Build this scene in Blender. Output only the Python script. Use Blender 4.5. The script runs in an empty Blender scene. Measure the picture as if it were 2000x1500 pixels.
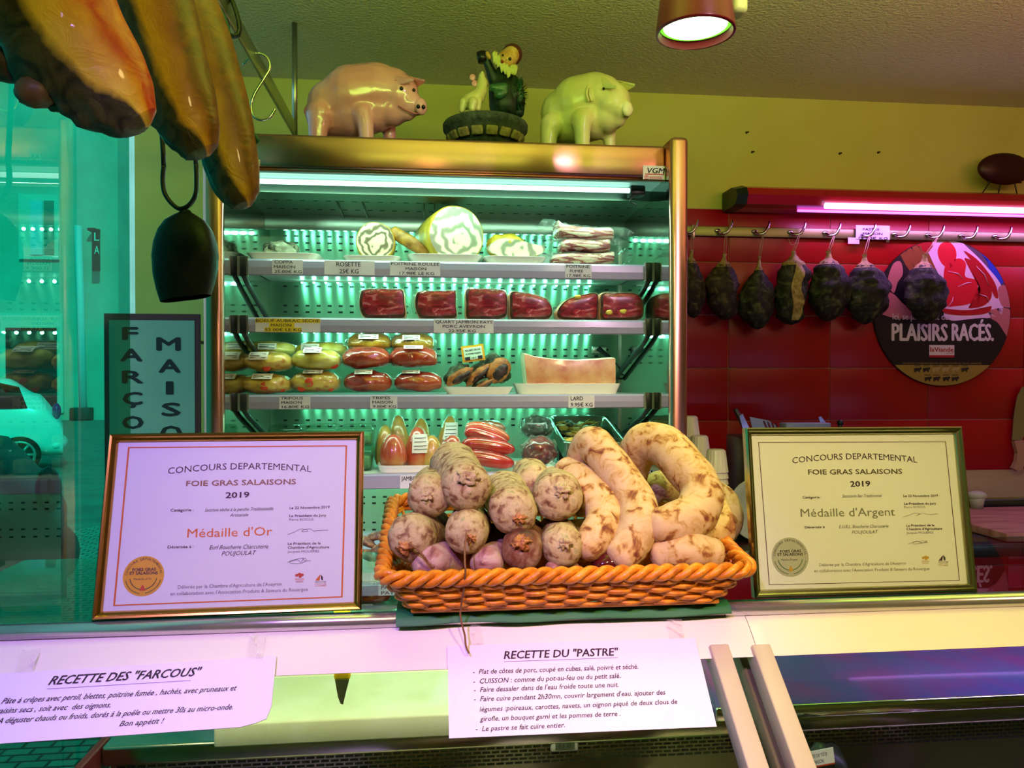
import bpy, bmesh, math, random
from mathutils import Vector, Matrix, noise
random.seed(7)
C = bpy.context.scene.collection
sc = bpy.context.scene
V = Vector
PI = math.pi

# ------------------------------------------------------------------ camera
CAM_Z = 1.6
YAW, PITCH, F = math.radians(6.0), math.radians(0.57), 1500.0
cam_data = bpy.data.cameras.new('camera')
cam_data.sensor_width = 36.0
cam_data.lens = 27.0
cam_data.clip_start = 0.02
cam = bpy.data.objects.new('camera', cam_data)
cam.location = (0, 0, CAM_Z)
cam.rotation_euler = (PI/2 - PITCH, 0, -YAW)
C.objects.link(cam)
sc.camera = cam

# ------------------------------------------------------------------ colour management
sc.view_settings.view_transform = 'Standard'
sc.view_settings.look = 'None'
sc.view_settings.gamma = 1.0
sc.view_settings.exposure = 0.0
sc.view_settings.use_curve_mapping = False
sc.cycles.max_bounces = 9
sc.cycles.transparent_max_bounces = 24
sc.cycles.caustics_reflective = False
sc.cycles.caustics_refractive = False
sc.cycles.sample_clamp_indirect = 4.0

def lin(h):
    h = h.lstrip('#')
    out = []
    for i in (0, 2, 4):
        v = int(h[i:i+2], 16) / 255
        out.append(v/12.92 if v <= .04045 else ((v+.055)/1.055)**2.4)
    return (*out, 1.0)

# ------------------------------------------------------------------ sky and sun outside
w = bpy.data.worlds.new('sky')
sc.world = w
w.use_nodes = True
bg = w.node_tree.nodes['Background']
bg.inputs[0].default_value = lin('#8fd8e6')
bg.inputs[1].default_value = 1.3

def aim(o, target):
    o.rotation_euler = (V(target) - o.location).to_track_quat('-Z', 'Y').to_euler()

def lamp(name, kind, loc, target, energy, color, **kw):
    d = bpy.data.lights.new(name, kind)
    d.energy = energy
    d.color = lin(color)[:3]
    for k, v in kw.items():
        setattr(d, k, v)
    o = bpy.data.objects.new(name, d)
    o.location = loc
    if target is not None:
        aim(o, target)
    C.objects.link(o)
    return o

lamp('sun', 'SUN', (-6, -6, 12), (-14, 12, 0), 4.2, '#b4ffee', angle=math.radians(1.5))

# ------------------------------------------------------------------ unseen spots (behind the customer) and uplights added to light the shop
lamp('unseen_spot', 'SPOT', (-0.5, -0.4, 2.52), (-0.22, 1.0, 1.12), 150, '#c894ff', spot_size=math.radians(46), spot_blend=.6, shadow_soft_size=.05)
lamp('unseen_spot', 'SPOT', (0.1, -0.55, 2.55), (0.22, 1.0, 1.15), 70, '#ffd4a8', spot_size=math.radians(44), spot_blend=.7, shadow_soft_size=.05)
lamp('unseen_spot', 'SPOT', (0.72, -0.5, 2.55), (0.72, 1.05, 1.2), 108, '#ffdc9c', spot_size=math.radians(50), spot_blend=.7, shadow_soft_size=.05)
lamp('unseen_spot', 'SPOT', (0.95, -0.1, 2.58), (0.25, 2.05, 1.7), 60, '#f4bce4', spot_size=math.radians(40), spot_blend=.8, shadow_soft_size=.05)
lamp('unseen_spot', 'SPOT', (-0.05, 0.25, 2.2), (-0.44, 1.2, 2.05), 6, '#ffdc8c', spot_size=math.radians(64), spot_blend=.8, shadow_soft_size=.05)  # added spot that brightens the hams
lamp('fill_uplight', 'AREA', (0.35, 0.95, 2.32), (0.35, 1.05, 2.655), 33, '#acda54', shape='RECTANGLE', size=1.5, size_y=.2)  # unseen uplights added to brighten ceiling and upper wall by bounce
lamp('fill_uplight', 'AREA', (1.7, 1.1, 2.3), (1.7, 1.3, 2.655), 9, '#ffb49c', shape='RECTANGLE', size=1.2, size_y=.2)

# ------------------------------------------------------------------ pixel rays of the photograph
R_ = V((math.cos(YAW), -math.sin(YAW), 0))
F_ = V((math.sin(YAW)*math.cos(PITCH), math.cos(YAW)*math.cos(PITCH), -math.sin(PITCH)))
U_ = V((math.sin(YAW)*math.sin(PITCH), math.cos(YAW)*math.sin(PITCH), math.cos(PITCH)))
O_ = V((0, 0, CAM_Z))

def ray(px, py):
    return F_ + R_*((px-1000)/F) + U_*((750-py)/F)
def at(px, py, Y):
    d = ray(px, py); return O_ + d*(Y/d.y)
def atX(px, py, X):
    d = ray(px, py); return O_ + d*(X/d.x)
def atZ(px, py, Z):
    d = ray(px, py); return O_ + d*((Z-CAM_Z)/d.z)
def on_plane(px, py, p0, n):
    d = ray(px, py); return O_ + d*((p0-O_).dot(n)/d.dot(n))
def mpp(px, Y):            # metres per pixel at depth plane Y
    d = ray(px, 735); return (Y/d.y)/F

# ------------------------------------------------------------------ materials
def _nt(name):
    m = bpy.data.materials.new(name); m.use_nodes = True
    nt = m.node_tree
    return m, nt, nt.nodes['Principled BSDF']

def coords(nt):
    return nt.nodes.new('ShaderNodeTexCoord').outputs['Object']

def noise_node(nt, scale, detail=3, rough=.55, dist=0, vec=None):
    n = nt.nodes.new('ShaderNodeTexNoise')
    n.inputs['Scale'].default_value = scale; n.inputs['Detail'].default_value = detail
    n.inputs['Roughness'].default_value = rough; n.inputs['Distortion'].default_value = dist
    nt.links.new(vec if vec is not None else coords(nt), n.inputs['Vector'])
    return n

def ramp_node(nt, fac, stops):
    r = nt.nodes.new('ShaderNodeValToRGB')
    e = r.color_ramp.elements
    while len(e) < len(stops): e.new(.5)
    for k, (p, col) in enumerate(stops):
        e[k].position = p; e[k].color = lin(col)
    nt.links.new(fac, r.inputs['Fac'])
    return r

def add_bump(nt, b, height, strength, dist=.01):
    n = nt.nodes.new('ShaderNodeBump')
    n.inputs['Strength'].default_value = strength; n.inputs['Distance'].default_value = dist
    nt.links.new(height, n.inputs['Height']); nt.links.new(n.outputs[0], b.inputs['Normal'])

def M(name, col, rough=.5, metal=0, stops=None, scale=20, detail=3, dist=0, bump=0, bscale=None, bdist=.01, spec=.5, coat=0, emit=None, estr=0, stretch=None, sss=0):
    m, nt, b = _nt(name)
    b.inputs['Base Color'].default_value = lin(col)
    b.inputs['Roughness'].default_value = rough
    b.inputs['Metallic'].default_value = metal
    b.inputs['Specular IOR Level'].default_value = spec
    b.inputs['Coat Weight'].default_value = coat
    b.inputs['Coat Roughness'].default_value = .08
    if sss:
        b.inputs['Subsurface Weight'].default_value = sss
        b.inputs['Subsurface Radius'].default_value = (.02, .01, .006)
    vec = None
    if stretch:
        mp = nt.nodes.new('ShaderNodeMapping'); mp.inputs['Scale'].default_value = stretch
        nt.links.new(coords(nt), mp.inputs['Vector']); vec = mp.outputs[0]
    if stops:
        n = noise_node(nt, scale, detail, dist=dist, vec=vec)
        r = ramp_node(nt, n.outputs['Fac'], stops)
        nt.links.new(r.outputs[0], b.inputs['Base Color'])
    if bump:
        n2 = noise_node(nt, bscale or scale, 4, vec=vec)
        add_bump(nt, b, n2.outputs['Fac'], bump, bdist)
    if emit:
        b.inputs['Emission Color'].default_value = lin(emit); b.inputs['Emission Strength'].default_value = estr
    return m

def glass_mat(name, tint, ior=1.5, rough=.0, lo=0.0):
    m = bpy.data.materials.new(name); m.use_nodes = True
    nt = m.node_tree; nt.nodes.clear()
    out = nt.nodes.new('ShaderNodeOutputMaterial')
    t = nt.nodes.new('ShaderNodeBsdfTransparent'); t.inputs[0].default_value = lin(tint)
    g = nt.nodes.new('ShaderNodeBsdfGlossy'); g.inputs['Roughness'].default_value = rough
    f = nt.nodes.new('ShaderNodeFresnel'); f.inputs['IOR'].default_value = ior
    mx = nt.nodes.new('ShaderNodeMixShader')
    fac = f.outputs[0]
    if lo:
        a = nt.nodes.new('ShaderNodeMath'); a.operation = 'MAXIMUM'; a.inputs[1].default_value = lo
        nt.links.new(fac, a.inputs[0]); fac = a.outputs[0]
    ge = nt.nodes.new('ShaderNodeNewGeometry')          # a sheet reflects where light enters it, not again on its way out
    sb = nt.nodes.new('ShaderNodeMath'); sb.operation = 'SUBTRACT'; sb.inputs[0].default_value = 1
    nt.links.new(ge.outputs['Backfacing'], sb.inputs[1])
    ml = nt.nodes.new('ShaderNodeMath'); ml.operation = 'MULTIPLY'
    nt.links.new(fac, ml.inputs[0]); nt.links.new(sb.outputs[0], ml.inputs[1]); fac = ml.outputs[0]
    nt.links.new(fac, mx.inputs[0]); nt.links.new(t.outputs[0], mx.inputs[1]); nt.links.new(g.outputs[0], mx.inputs[2])
    nt.links.new(mx.outputs[0], out.inputs[0])
    return m

def film_mat(name, tint='#f4fff8', amount=.2, gloss=.1):
    """thin crinkled plastic film: clear, shiny where it folds, a little milky"""
    m = bpy.data.materials.new(name); m.use_nodes = True
    nt = m.node_tree; nt.nodes.clear()
    out = nt.nodes.new('ShaderNodeOutputMaterial')
    t = nt.nodes.new('ShaderNodeBsdfTransparent')
    g = nt.nodes.new('ShaderNodeBsdfGlossy'); g.inputs['Roughness'].default_value = gloss
    d = nt.nodes.new('ShaderNodeBsdfDiffuse'); d.inputs[0].default_value = lin(tint)
    n = noise_node(nt, 42, 3, dist=1.6)
    bm = nt.nodes.new('ShaderNodeBump'); bm.inputs['Strength'].default_value = .7; bm.inputs['Distance'].default_value = .008
    nt.links.new(n.outputs['Fac'], bm.inputs['Height']); nt.links.new(bm.outputs[0], g.inputs['Normal'])
    r = nt.nodes.new('ShaderNodeMapRange')
    r.inputs['From Min'].default_value = .55; r.inputs['From Max'].default_value = .8
    r.inputs['To Min'].default_value = amount*.12; r.inputs['To Max'].default_value = amount*1.3
    nt.links.new(n.outputs['Fac'], r.inputs['Value'])
    m1 = nt.nodes.new('ShaderNodeMixShader'); m2 = nt.nodes.new('ShaderNodeMixShader')
    nt.links.new(r.outputs[0], m1.inputs[0]); nt.links.new(t.outputs[0], m1.inputs[1]); nt.links.new(d.outputs[0], m1.inputs[2])
    f = nt.nodes.new('ShaderNodeFresnel'); f.inputs['IOR'].default_value = 1.3; nt.links.new(bm.outputs[0], f.inputs['Normal'])
    ge = nt.nodes.new('ShaderNodeNewGeometry'); sb = nt.nodes.new('ShaderNodeMath'); sb.operation = 'SUBTRACT'; sb.inputs[0].default_value = 1
    nt.links.new(ge.outputs['Backfacing'], sb.inputs[1])
    ml = nt.nodes.new('ShaderNodeMath'); ml.operation = 'MULTIPLY'; ml.use_clamp = True
    nt.links.new(f.outputs[0], ml.inputs[0]); nt.links.new(sb.outputs[0], ml.inputs[1])
    nt.links.new(ml.outputs[0], m2.inputs[0]); nt.links.new(m1.outputs[0], m2.inputs[1]); nt.links.new(g.outputs[0], m2.inputs[2])
    nt.links.new(m2.outputs[0], out.inputs[0])
    return m

# ------------------------------------------------------------------ text as triangles
_tc = {}
def glyphs(s, bold=0):
    k = (s, bold)
    if k not in _tc:
        cu = bpy.data.curves.new('t', 'FONT'); cu.body = s; cu.size = 1; cu.resolution_u = 2; cu.offset = bold
        ob = bpy.data.objects.new('t', cu)
        C.objects.link(ob)
        dg = bpy.context.evaluated_depsgraph_get()
        me = bpy.data.meshes.new_from_object(ob.evaluated_get(dg))
        vs = [(v.co.x, v.co.y) for v in me.vertices]
        fs = [tuple(p.vertices) for p in me.polygons]
        bpy.data.objects.remove(ob); bpy.data.curves.remove(cu); bpy.data.meshes.remove(me)
        xs = [v[0] for v in vs] or [0, 1]
        _tc[k] = (vs, fs, min(xs), max(xs))
    return _tc[k]

# ------------------------------------------------------------------ mesh builder
class MB:
    def __init__(s):
        s.v = []; s.f = []; s.m = []; s.sm = []; s.a = []
    def add(s, vs, fs, mi=0, smooth=False, attr=None):
        o = len(s.v)
        s.v += [V(p) for p in vs]
        s.a += list(attr) if attr else [0.0]*len(vs)
        for f in fs:
            s.f.append(tuple(i+o for i in f)); s.m.append(mi); s.sm.append(smooth)
        return s
    def box(s, a, b, mi=0, bev=0, mat=None):
        x0, y0, z0 = (min(a[i], b[i]) for i in range(3)); x1, y1, z1 = (max(a[i], b[i]) for i in range(3))
        c = V(((x0+x1)/2, (y0+y1)/2, (z0+z1)/2)); h = V(((x1-x0)/2, (y1-y0)/2, (z1-z0)/2))
        return s.obox(c, h, mi, bev, mat)
    def obox(s, c, h, mi=0, bev=0, rot=None):
        c = V(c); h = V(h); bm = bmesh.new(); bmesh.ops.create_cube(bm, size=2)
        for v in bm.verts: v.co = V((v.co.x*h.x, v.co.y*h.y, v.co.z*h.z))
        if bev:
            bev = min(bev, min(h)*.95)
            bmesh.ops.bevel(bm, geom=bm.edges[:]+bm.verts[:], offset=bev, segments=2, affect='EDGES', profile=.5)
        if rot is not None: bmesh.ops.transform(bm, matrix=rot.to_4x4(), verts=bm.verts)
        bm.verts.index_update()
        s.add([v.co+c for v in bm.verts], [[v.index for v in f.verts] for f in bm.faces], mi, bool(bev)); bm.free()
        return s
    def grid(s, fn, nu, nv, cu=False, cv=False, mi=0, smooth=True, attr=None):
        NU = nu if cu else nu+1; NV = nv if cv else nv+1
        vs = [V(fn(i/nu, j/nv)) for i in range(NU) for j in range(NV)]
        at_ = [attr(i/nu, j/nv) for i in range(NU) for j in range(NV)] if attr else None
        fs = []
        for i in range(nu):
            for j in range(nv):
                a, b = i, (i+1) % NU; c, d = j, (j+1) % NV
                fs.append((a*NV+c, b*NV+c, b*NV+d, a*NV+d))
        return s.add(vs, fs, mi, smooth, at_)
    def tube(s, pts, r, seg=10, caps=True, mi=0, closed=False, flat=None, smooth=True, round_ends=False):
        pts = [V(p) for p in pts]; n = len(pts)
        rs = list(r) if isinstance(r, (list, tuple)) else [r]*n
        T = []
        for i in range(n):
            a = pts[(i-1) % n] if (closed or i > 0) else pts[i]
            b = pts[(i+1) % n] if (closed or i < n-1) else pts[i]
            t = b-a; T.append(t.normalized() if t.length > 1e-9 else V((0, 0, 1)))
        up = V((0, 0, 1)) if abs(T[0].z) < .9 else V((0, 1, 0))
        nrm = (up - T[0]*up.dot(T[0])).normalized()
        rings = []
        for i in range(n):
            if i: nrm = (nrm - T[i]*nrm.dot(T[i])).normalized()
            bn = T[i].cross(nrm)
            fx, fy = flat if flat else (1, 1)
            rings.append([pts[i] + (nrm*math.cos(2*PI*k/seg)*fx + bn*math.sin(2*PI*k/seg)*fy)*rs[i] for k in range(seg)])
        vs = [p for ring in rings for p in ring]; fs = []
        for i in range(n if closed else n-1):
            j = (i+1) % n
            for k in range(seg):
                l = (k+1) % seg
                fs.append((i*seg+k, i*seg+l, j*seg+l, j*seg+k))
        if caps and not closed:
            vs = vs + [pts[0] - (T[0]*rs[0]*.5 if round_ends else V()), pts[-1] + (T[-1]*rs[-1]*.5 if round_ends else V())]
            a, b = len(vs)-2, len(vs)-1
            for k in range(seg):
                l = (k+1) % seg
                fs.append((a, l, k)); fs.append((b, (n-1)*seg+k, (n-1)*seg+l))
        return s.add(vs, fs, mi, smooth)
    def cyl(s, a, b, r, r2=None, seg=20, mi=0, smooth=True):
        return s.tube([a, b], [r, r if r2 is None else r2], seg, mi=mi, smooth=smooth)
    def lathe(s, prof, c=(0, 0, 0), seg=32, mi=0, sx=1, sy=1, ang=2*PI, smooth=True):
        c = V(c)
        return s.grid(lambda u, v: c + V((0, 0, 0)) + _prof(prof, v, u*ang, sx, sy), seg, len(prof)-1, cu=True, mi=mi, smooth=smooth)
    def ball(s, c, r, seg=20, rings=12, mi=0, rot=None, disp=0, fr=8, seed=0, attr=None):
        c = V(c); r = V(r) if hasattr(r, '__len__') else V((r, r, r))
        def fn(u, v):
            th = u*2*PI; ph = v*PI
            d = V((math.sin(ph)*math.cos(th), math.sin(ph)*math.sin(th), math.cos(ph)))
            k = 1 + (disp*noise.noise(d*fr + V((seed, seed*1.7, 0))) if disp else 0)
            p = V((d.x*r.x, d.y*r.y, d.z*r.z))*k
            if rot is not None: p = rot @ p
            return c + p
        return s.grid(fn, seg, rings, cu=True, mi=mi, attr=attr)
    def prism(s, poly, mat, depth, mi=0, mi_side=None, smooth=False):
        """poly: 2-D outline; mat maps (x, y, z) to space; extruded along +z by depth; front is z = depth"""
        n = len(poly)
        vs = [mat @ V((x, y, 0)) for x, y in poly] + [mat @ V((x, y, depth)) for x, y in poly]
        s.add(vs, [tuple(range(n, 2*n)), tuple(range(n-1, -1, -1))], mi)
        s.add(vs, [(i, (i+1) % n, n+(i+1) % n, n+i) for i in range(n)], mi if mi_side is None else mi_side, smooth)
        return s
    def quad(s, a, b, c, d, mi=0):
        return s.add([a, b, c, d], [(0, 1, 2, 3)], mi)
    def poly(s, pts, mi=0):
        return s.add(pts, [tuple(range(len(pts)))], mi)
    def text(s, t, p0, ex, ey, width, cap, mi=0, bold=0, shear=0, arc=0):
        """fits t between p0 and p0 + ex*width, capitals cap high"""
        vs, fs, x0, x1 = glyphs(t, 0)
        k = width/max(1e-6, x1-x0); h = cap/.7
        out = []
        for x, y in vs:
            q = (x-x0)/max(1e-6, x1-x0)
            X = (x-x0)*k + shear*y*h; Y = y*h + arc*(1-(2*q-1)**2)
            out.append(p0 + ex*X + ey*Y)
        if bold:                                    # a heavier face: the same outlines laid down a little apart
            bh = bold*1.5*min(h, 1.9*width/max(1, len(t)))
            nn = ex.cross(ey).normalized()
            for i, (a, b) in enumerate(((0, 0), (-.8, 0), (.8, 0), (0, .45), (0, -.45))):
                s.add([p + (ex*a + ey*b)*bh + nn*(i*.00004) for p in out], fs, mi)
            return s
        return s.add(out, fs, mi)
    def build(s, name, mats, parent=None, origin=None, attr=False, local=False):
        mats = mats if isinstance(mats, (list, tuple)) else [mats]
        me = bpy.data.meshes.new(name)
        if parent is not None:
            root = parent
            while root.parent: root = root.parent
            inv = root.matrix_basis.inverted() if not local else Matrix()
            vs = [inv @ p for p in s.v]
        else:
            if origin is None:
                lo = V((min(p.x for p in s.v), min(p.y for p in s.v), min(p.z for p in s.v)))
                hi = V((max(p.x for p in s.v), max(p.y for p in s.v), max(p.z for p in s.v)))
                origin = V(((lo.x+hi.x)/2, (lo.y+hi.y)/2, lo.z))
            origin = V(origin)
            vs = [p-origin for p in s.v]
        me.from_pydata([tuple(p) for p in vs], [], s.f)
        for m in mats: me.materials.append(m)
        me.polygons.foreach_set('material_index', s.m)
        me.polygons.foreach_set('use_smooth', s.sm)
        if attr:
            a = me.attributes.new('band', 'FLOAT', 'POINT'); a.data.foreach_set('value', s.a)
        me.validate(); me.update()
        o = bpy.data.objects.new(name, me)
        C.objects.link(o)
        if parent is not None: o.parent = parent
        else: o.location = origin
        return o

def _prof(prof, v, a, sx, sy):
    i = min(int(round(v*(len(prof)-1))), len(prof)-1)
    r, z = prof[i]
    return V((r*math.cos(a)*sx, r*math.sin(a)*sy, z))

def tag(o, label, cat, group=None, kind=None):
    if label: o['label'] = label
    if cat: o['category'] = cat
    if group: o['group'] = group
    if kind: o['kind'] = kind
    return o
def thing(name, loc, label, cat, group=None, rot=None):
    o = bpy.data.objects.new(name, None); C.objects.link(o)
    o.empty_display_size = .05
    M4 = Matrix.Translation(V(loc))
    if rot is not None: M4 = M4 @ rot.to_4x4()
    o.matrix_basis = M4
    return tag(o, label, cat, group)
def struct(o):
    o['kind'] = 'structure'; return o
def smooth_path(pts, n=8, closed=False):
    pts = [V(p) for p in pts]; out = []; m = len(pts)
    rng = range(m if closed else m-1)
    for i in rng:
        p0 = pts[(i-1) % m] if closed or i > 0 else pts[i]
        p1 = pts[i]; p2 = pts[(i+1) % m]
        p3 = pts[(i+2) % m] if closed or i+2 < m else p2
        for k in range(n):
            t = k/n
            out.append(.5*((2*p1) + (p2-p0)*t + (2*p0-5*p1+4*p2-p3)*t*t + (3*p1-p0-3*p2+p3)*t**3))
    if not closed: out.append(pts[-1])
    return out
def lerp_list(vals, n):
    out = []
    for i in range(len(vals)-1):
        for k in range(n): 
            t = k/n; t = t*t*(3-2*t)
            out.append(vals[i]*(1-t)+vals[i+1]*t)
    return out + [vals[-1]]
def pixblobs(mb, Y, items, mi=0):
    """capsules given in picture pixels at depth Y: (px, py, dy_px, r_px) chains"""
    for ch in items:
        pts = []; rs = []
        for px, py, dy, r in ch:
            k = mpp(px, Y); pts.append(at(px, py, Y + dy*k)); rs.append(r*k)
        if len(pts) == 1:
            mb.ball(pts[0], rs[0], mi=mi)
        else:
            for p, r in zip(pts, rs): mb.ball(p, r, 16, 10, mi=mi)
            mb.tube(pts, rs, 16, mi=mi)
    return mb
def remesh(o, vox, sm=6):
    m = o.modifiers.new('remesh', 'REMESH'); m.mode = 'VOXEL'; m.voxel_size = vox; m.use_smooth_shade = True
    s = o.modifiers.new('smooth', 'SMOOTH'); s.factor = .5; s.iterations = sm
    return o

# ================================================================== THE SETTING
CEIL = 2.655
YW = 2.80                     # back wall
XP = -1.025                   # left end of the back wall, beyond it the street
plaster = M('plaster', '#d8d06c', .85, stops=[(.3, '#d2ca64'), (.7, '#ddd574')], scale=3, bump=.15, bscale=60, bdist=.004)
stipple = M('stippled_ceiling', '#d8ccae', .9, bump=.9, bscale=95, bdist=.012)
floor_m = M('floor_tile', '#8d8578', .5, stops=[(.4, '#857d70'), (.6, '#958d80')], scale=5)
grout_m = M('pale_grout', '#c9b48a', .8)
tile_m = M('red_glazed_tile', '#a4000c', .34, stops=[(.3, '#9c0009'), (.7, '#ac020e')], scale=2, bump=.03, bscale=6, spec=.5)

mb = MB(); mb.box((XP, YW, 0), (3.3, YW+.12, CEIL)); struct(mb.build('wall_back', plaster))
mb = MB(); mb.box((3.2, -2.7, 0), (3.3, YW, CEIL)); struct(mb.build('wall_right', plaster))
mb = MB(); mb.box((-1.12, -2.8, 0), (3.3, -2.7, CEIL)); struct(mb.build('wall_front', plaster))
mb = MB(); mb.box((-1.12, -2.7, 0), (-1.02, .55, CEIL)); struct(mb.build('wall_left', plaster))
mb = MB(); mb.box((-1.12, -2.8, CEIL), (3.3, YW+.12, CEIL+.1)); struct(mb.build('ceiling', stipple))
mb = MB(); mb.box((-1.12, -2.8, -.1), (3.3, YW+.12, 0)); struct(mb.build('floor', floor_m))

# red tile cladding on the back wall, on a 40 x 20 cm grid
TY = YW-.012
tile_top = at(1600, 410, TY).z
mb = MB(); mb.box((.66, TY+.004, .9), (3.2, YW, tile_top-.002), 1)
xs = [at(px, 640, TY).x for px in (1423, 1620, 1813)]
tw = (xs[2]-xs[0])/2; th = (at(1600, 515, TY).z-at(1600, 821, TY).z)/3
zt = at(1600, 515, TY).z
for i in range(-2, 5):
    for j in range(-4, 2):
        x0 = xs[0]+i*tw; z0 = zt-(j+1)*th if False else zt + j*th
        a = max(x0+.0012, .66); b = min(x0+tw-.0012, 3.19)
        c = z0+.0012; d = min(z0+th-.0012, tile_top)
        if b-a > .01 and d-c > .01: mb.box((a, TY, c), (b, TY+.008, d), 0, .0015)
struct(mb.build('trim_1', [tile_m, grout_m]))
# screw holes and stains left in the plaster
hole_m = M('screw_hole', '#2a2414', .9)
for px, py in ((1458, 259), (1469, 297), (1640, 300), (1715, 298)):
    p = at(px, py, YW-.0005); mb = MB()
    mb.cyl(p+V((0, .004, 0)), p-V((0, .003, 0)), .0055, .004, 10)
    mb.ball(p+V((.006, -.001, .002)), (.004, .002, .003), 8, 6)
    tag(mb.build('wall_plug', hole_m), 'small dark screw plug in the plaster ' + {1458: 'highest on the wall right of the fridge', 1469: 'just above the red lamp end', 1640: 'in the middle above the red lamp', 1715: 'furthest right above the red lamp'}[px], 'wall plug', 'screw plugs in the wall')

# ================================================================== THE STREET
asphalt = M('asphalt', '#6c7f78', .75, stops=[(.35, '#5f726b'), (.65, '#78897f')], scale=3, bump=.2, bscale=80)
mb = MB(); mb.box((-45, -12, -.12), (-1.13, 60, -.02)); struct(mb.build('street_ground', asphalt))
def cobble_mat():
    m, nt, b = _nt('cobbles')
    br = nt.nodes.new('ShaderNodeTexBrick'); br.inputs['Scale'].default_value = 4.2
    br.inputs['Color1'].default_value = lin('#7e968c'); br.inputs['Color2'].default_value = lin('#96aea0'); br.inputs['Mortar'].default_value = lin('#2c3f3a')
    br.inputs['Mortar Size'].default_value = .03
    nt.links.new(coords(nt), br.inputs['Vector']); nt.links.new(br.outputs['Color'], b.inputs['Base Color'])
    add_bump(nt, b, br.outputs['Fac'], -.6, .02); b.inputs['Roughness'].default_value = .7
    return m
cob = cobble_mat()
mb = MB()
k0 = atZ(60, 1120, -.02); k1 = atZ(205, 1018, -.02)
mb.poly([(k0.x-1.0, k0.y-.7, .0), (-1.13, 1.0, .0), (-1.13, 9, .0), (k1.x+1.0, k1.y+1.4, .0)][::1])
n0 = len(mb.v)
pav = MB()
c4 = [(k0.x-2.2, k0.y-2.0), (-1.13, -3), (-1.13, 12), (k1.x+.9, k1.y+1.4)]
pav.add([(x, y, 0.0) for x, y in c4] + [(x, y, -.02) for x, y in c4], [(0, 1, 2, 3), (0, 4, 5, 1), (1, 5, 6, 2), (2, 6, 7, 3), (3, 7, 4, 0)])
struct(pav.build('pavement', cob))

FY = 30.0
wall_m = M('street_render', '#aebdb0', .85, stops=[(.3, '#a3b3a6'), (.7, '#b9c7ba')], scale=.8)
pale_m = M('pale_stone', '#c9d6cc', .8)
dark_win = M('dark_window', '#10221e', .15)
pipe_m = M('zinc_pipe', '#9adbe6', .5)
shutter_m = M('shutter', '#a8d8e8', .6)
bl = at(-260, 806, FY); br_ = at(232, 806, FY)
bld = thing('building', (at(120, 806, FY).x, FY, -.02), 'tall pale rendered house across the street seen through the glass', 'building')
mb = MB(); mb.box((at(-400, 735, FY).x, FY, -.02), (at(232, 735, FY).x, FY+6, 16))
mb.build('facade_wall', wall_m, bld)
def prect(px0, py0, px1, py1, Y, d, mi=0, mb=None, bev=0):
    a = at(px0, py0, Y); b = at(px1, py1, Y)
    mb.box((a.x, Y-d, b.z), (b.x, Y, a.z), mi, bev); return mb
f = prect(2, 612, 126, 806, FY, .12, 0, MB()).build('shop_front', pale_m, bld)
prect(12, 640, 112, 800, FY-.12, .05, 0, MB()).build('window_pane', dark_win, f)
f = prect(40, 380, 118, 508, FY, .15, 0, MB()).build('window_frame', pale_m, bld)
prect(60, 392, 84, 498, FY-.15, .06, 0, MB()).build('shutter', shutter_m, f)
prect(86, 392, 106, 498, FY-.15, .03, 0, MB()).build('window_pane', M('grey_pane', '#5b8c82', .2), f)
mb = MB()
p = [at(150, 440, FY-.3), at(155, 600, FY-.3), at(160, 800, FY-.3)]
mb.tube([V((q.x, FY-.2, q.z)) for q in p], .13, 10)
mb.build('downpipe', pipe_m, bld)
q = at(160, 795, FY-.2); mb = MB(); mb.box((q.x-.35, FY-.45, -.02), (q.x+.35, FY, .45), 0, .05); mb.build('pipe_foot', M('iron_foot', '#223c38', .6), bld)
# dark hanging sign with its letters
sg = prect(182, 448, 196, 530, FY-.5, .1, 0, MB())
a = at(184, 468, FY-.62)
for i, ch in enumerate('LA'):
    p0 = at(184, 470+i*26, FY-.615); sg.text(ch, p0, V((1, 0, 0)), V((0, 0, 1)), .18, .3, 1)
sg.box((at(182, 455, FY).x, FY-.5, at(190, 455, FY).z), (at(196, 450, FY).x, FY, at(190, 450, FY).z), 0)
sg.build('hanging_sign', [M('sign_dark', '#0b2b28', .5), M('sign_white', '#d8f4ee', .6)], bld)['label'] = 'narrow dark sign with pale letters'

# leaning street buildings further along, their shade put into the dark colour
mb = MB(); mb.box((at(232, 735, FY).x, 46, -.02), (at(330, 735, FY).x, 52, 14)); 
tag(mb.build('building', M('shaded_house', '#3d564c', .9)), 'dim far house closing the lane right of the pale house', 'building')

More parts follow.
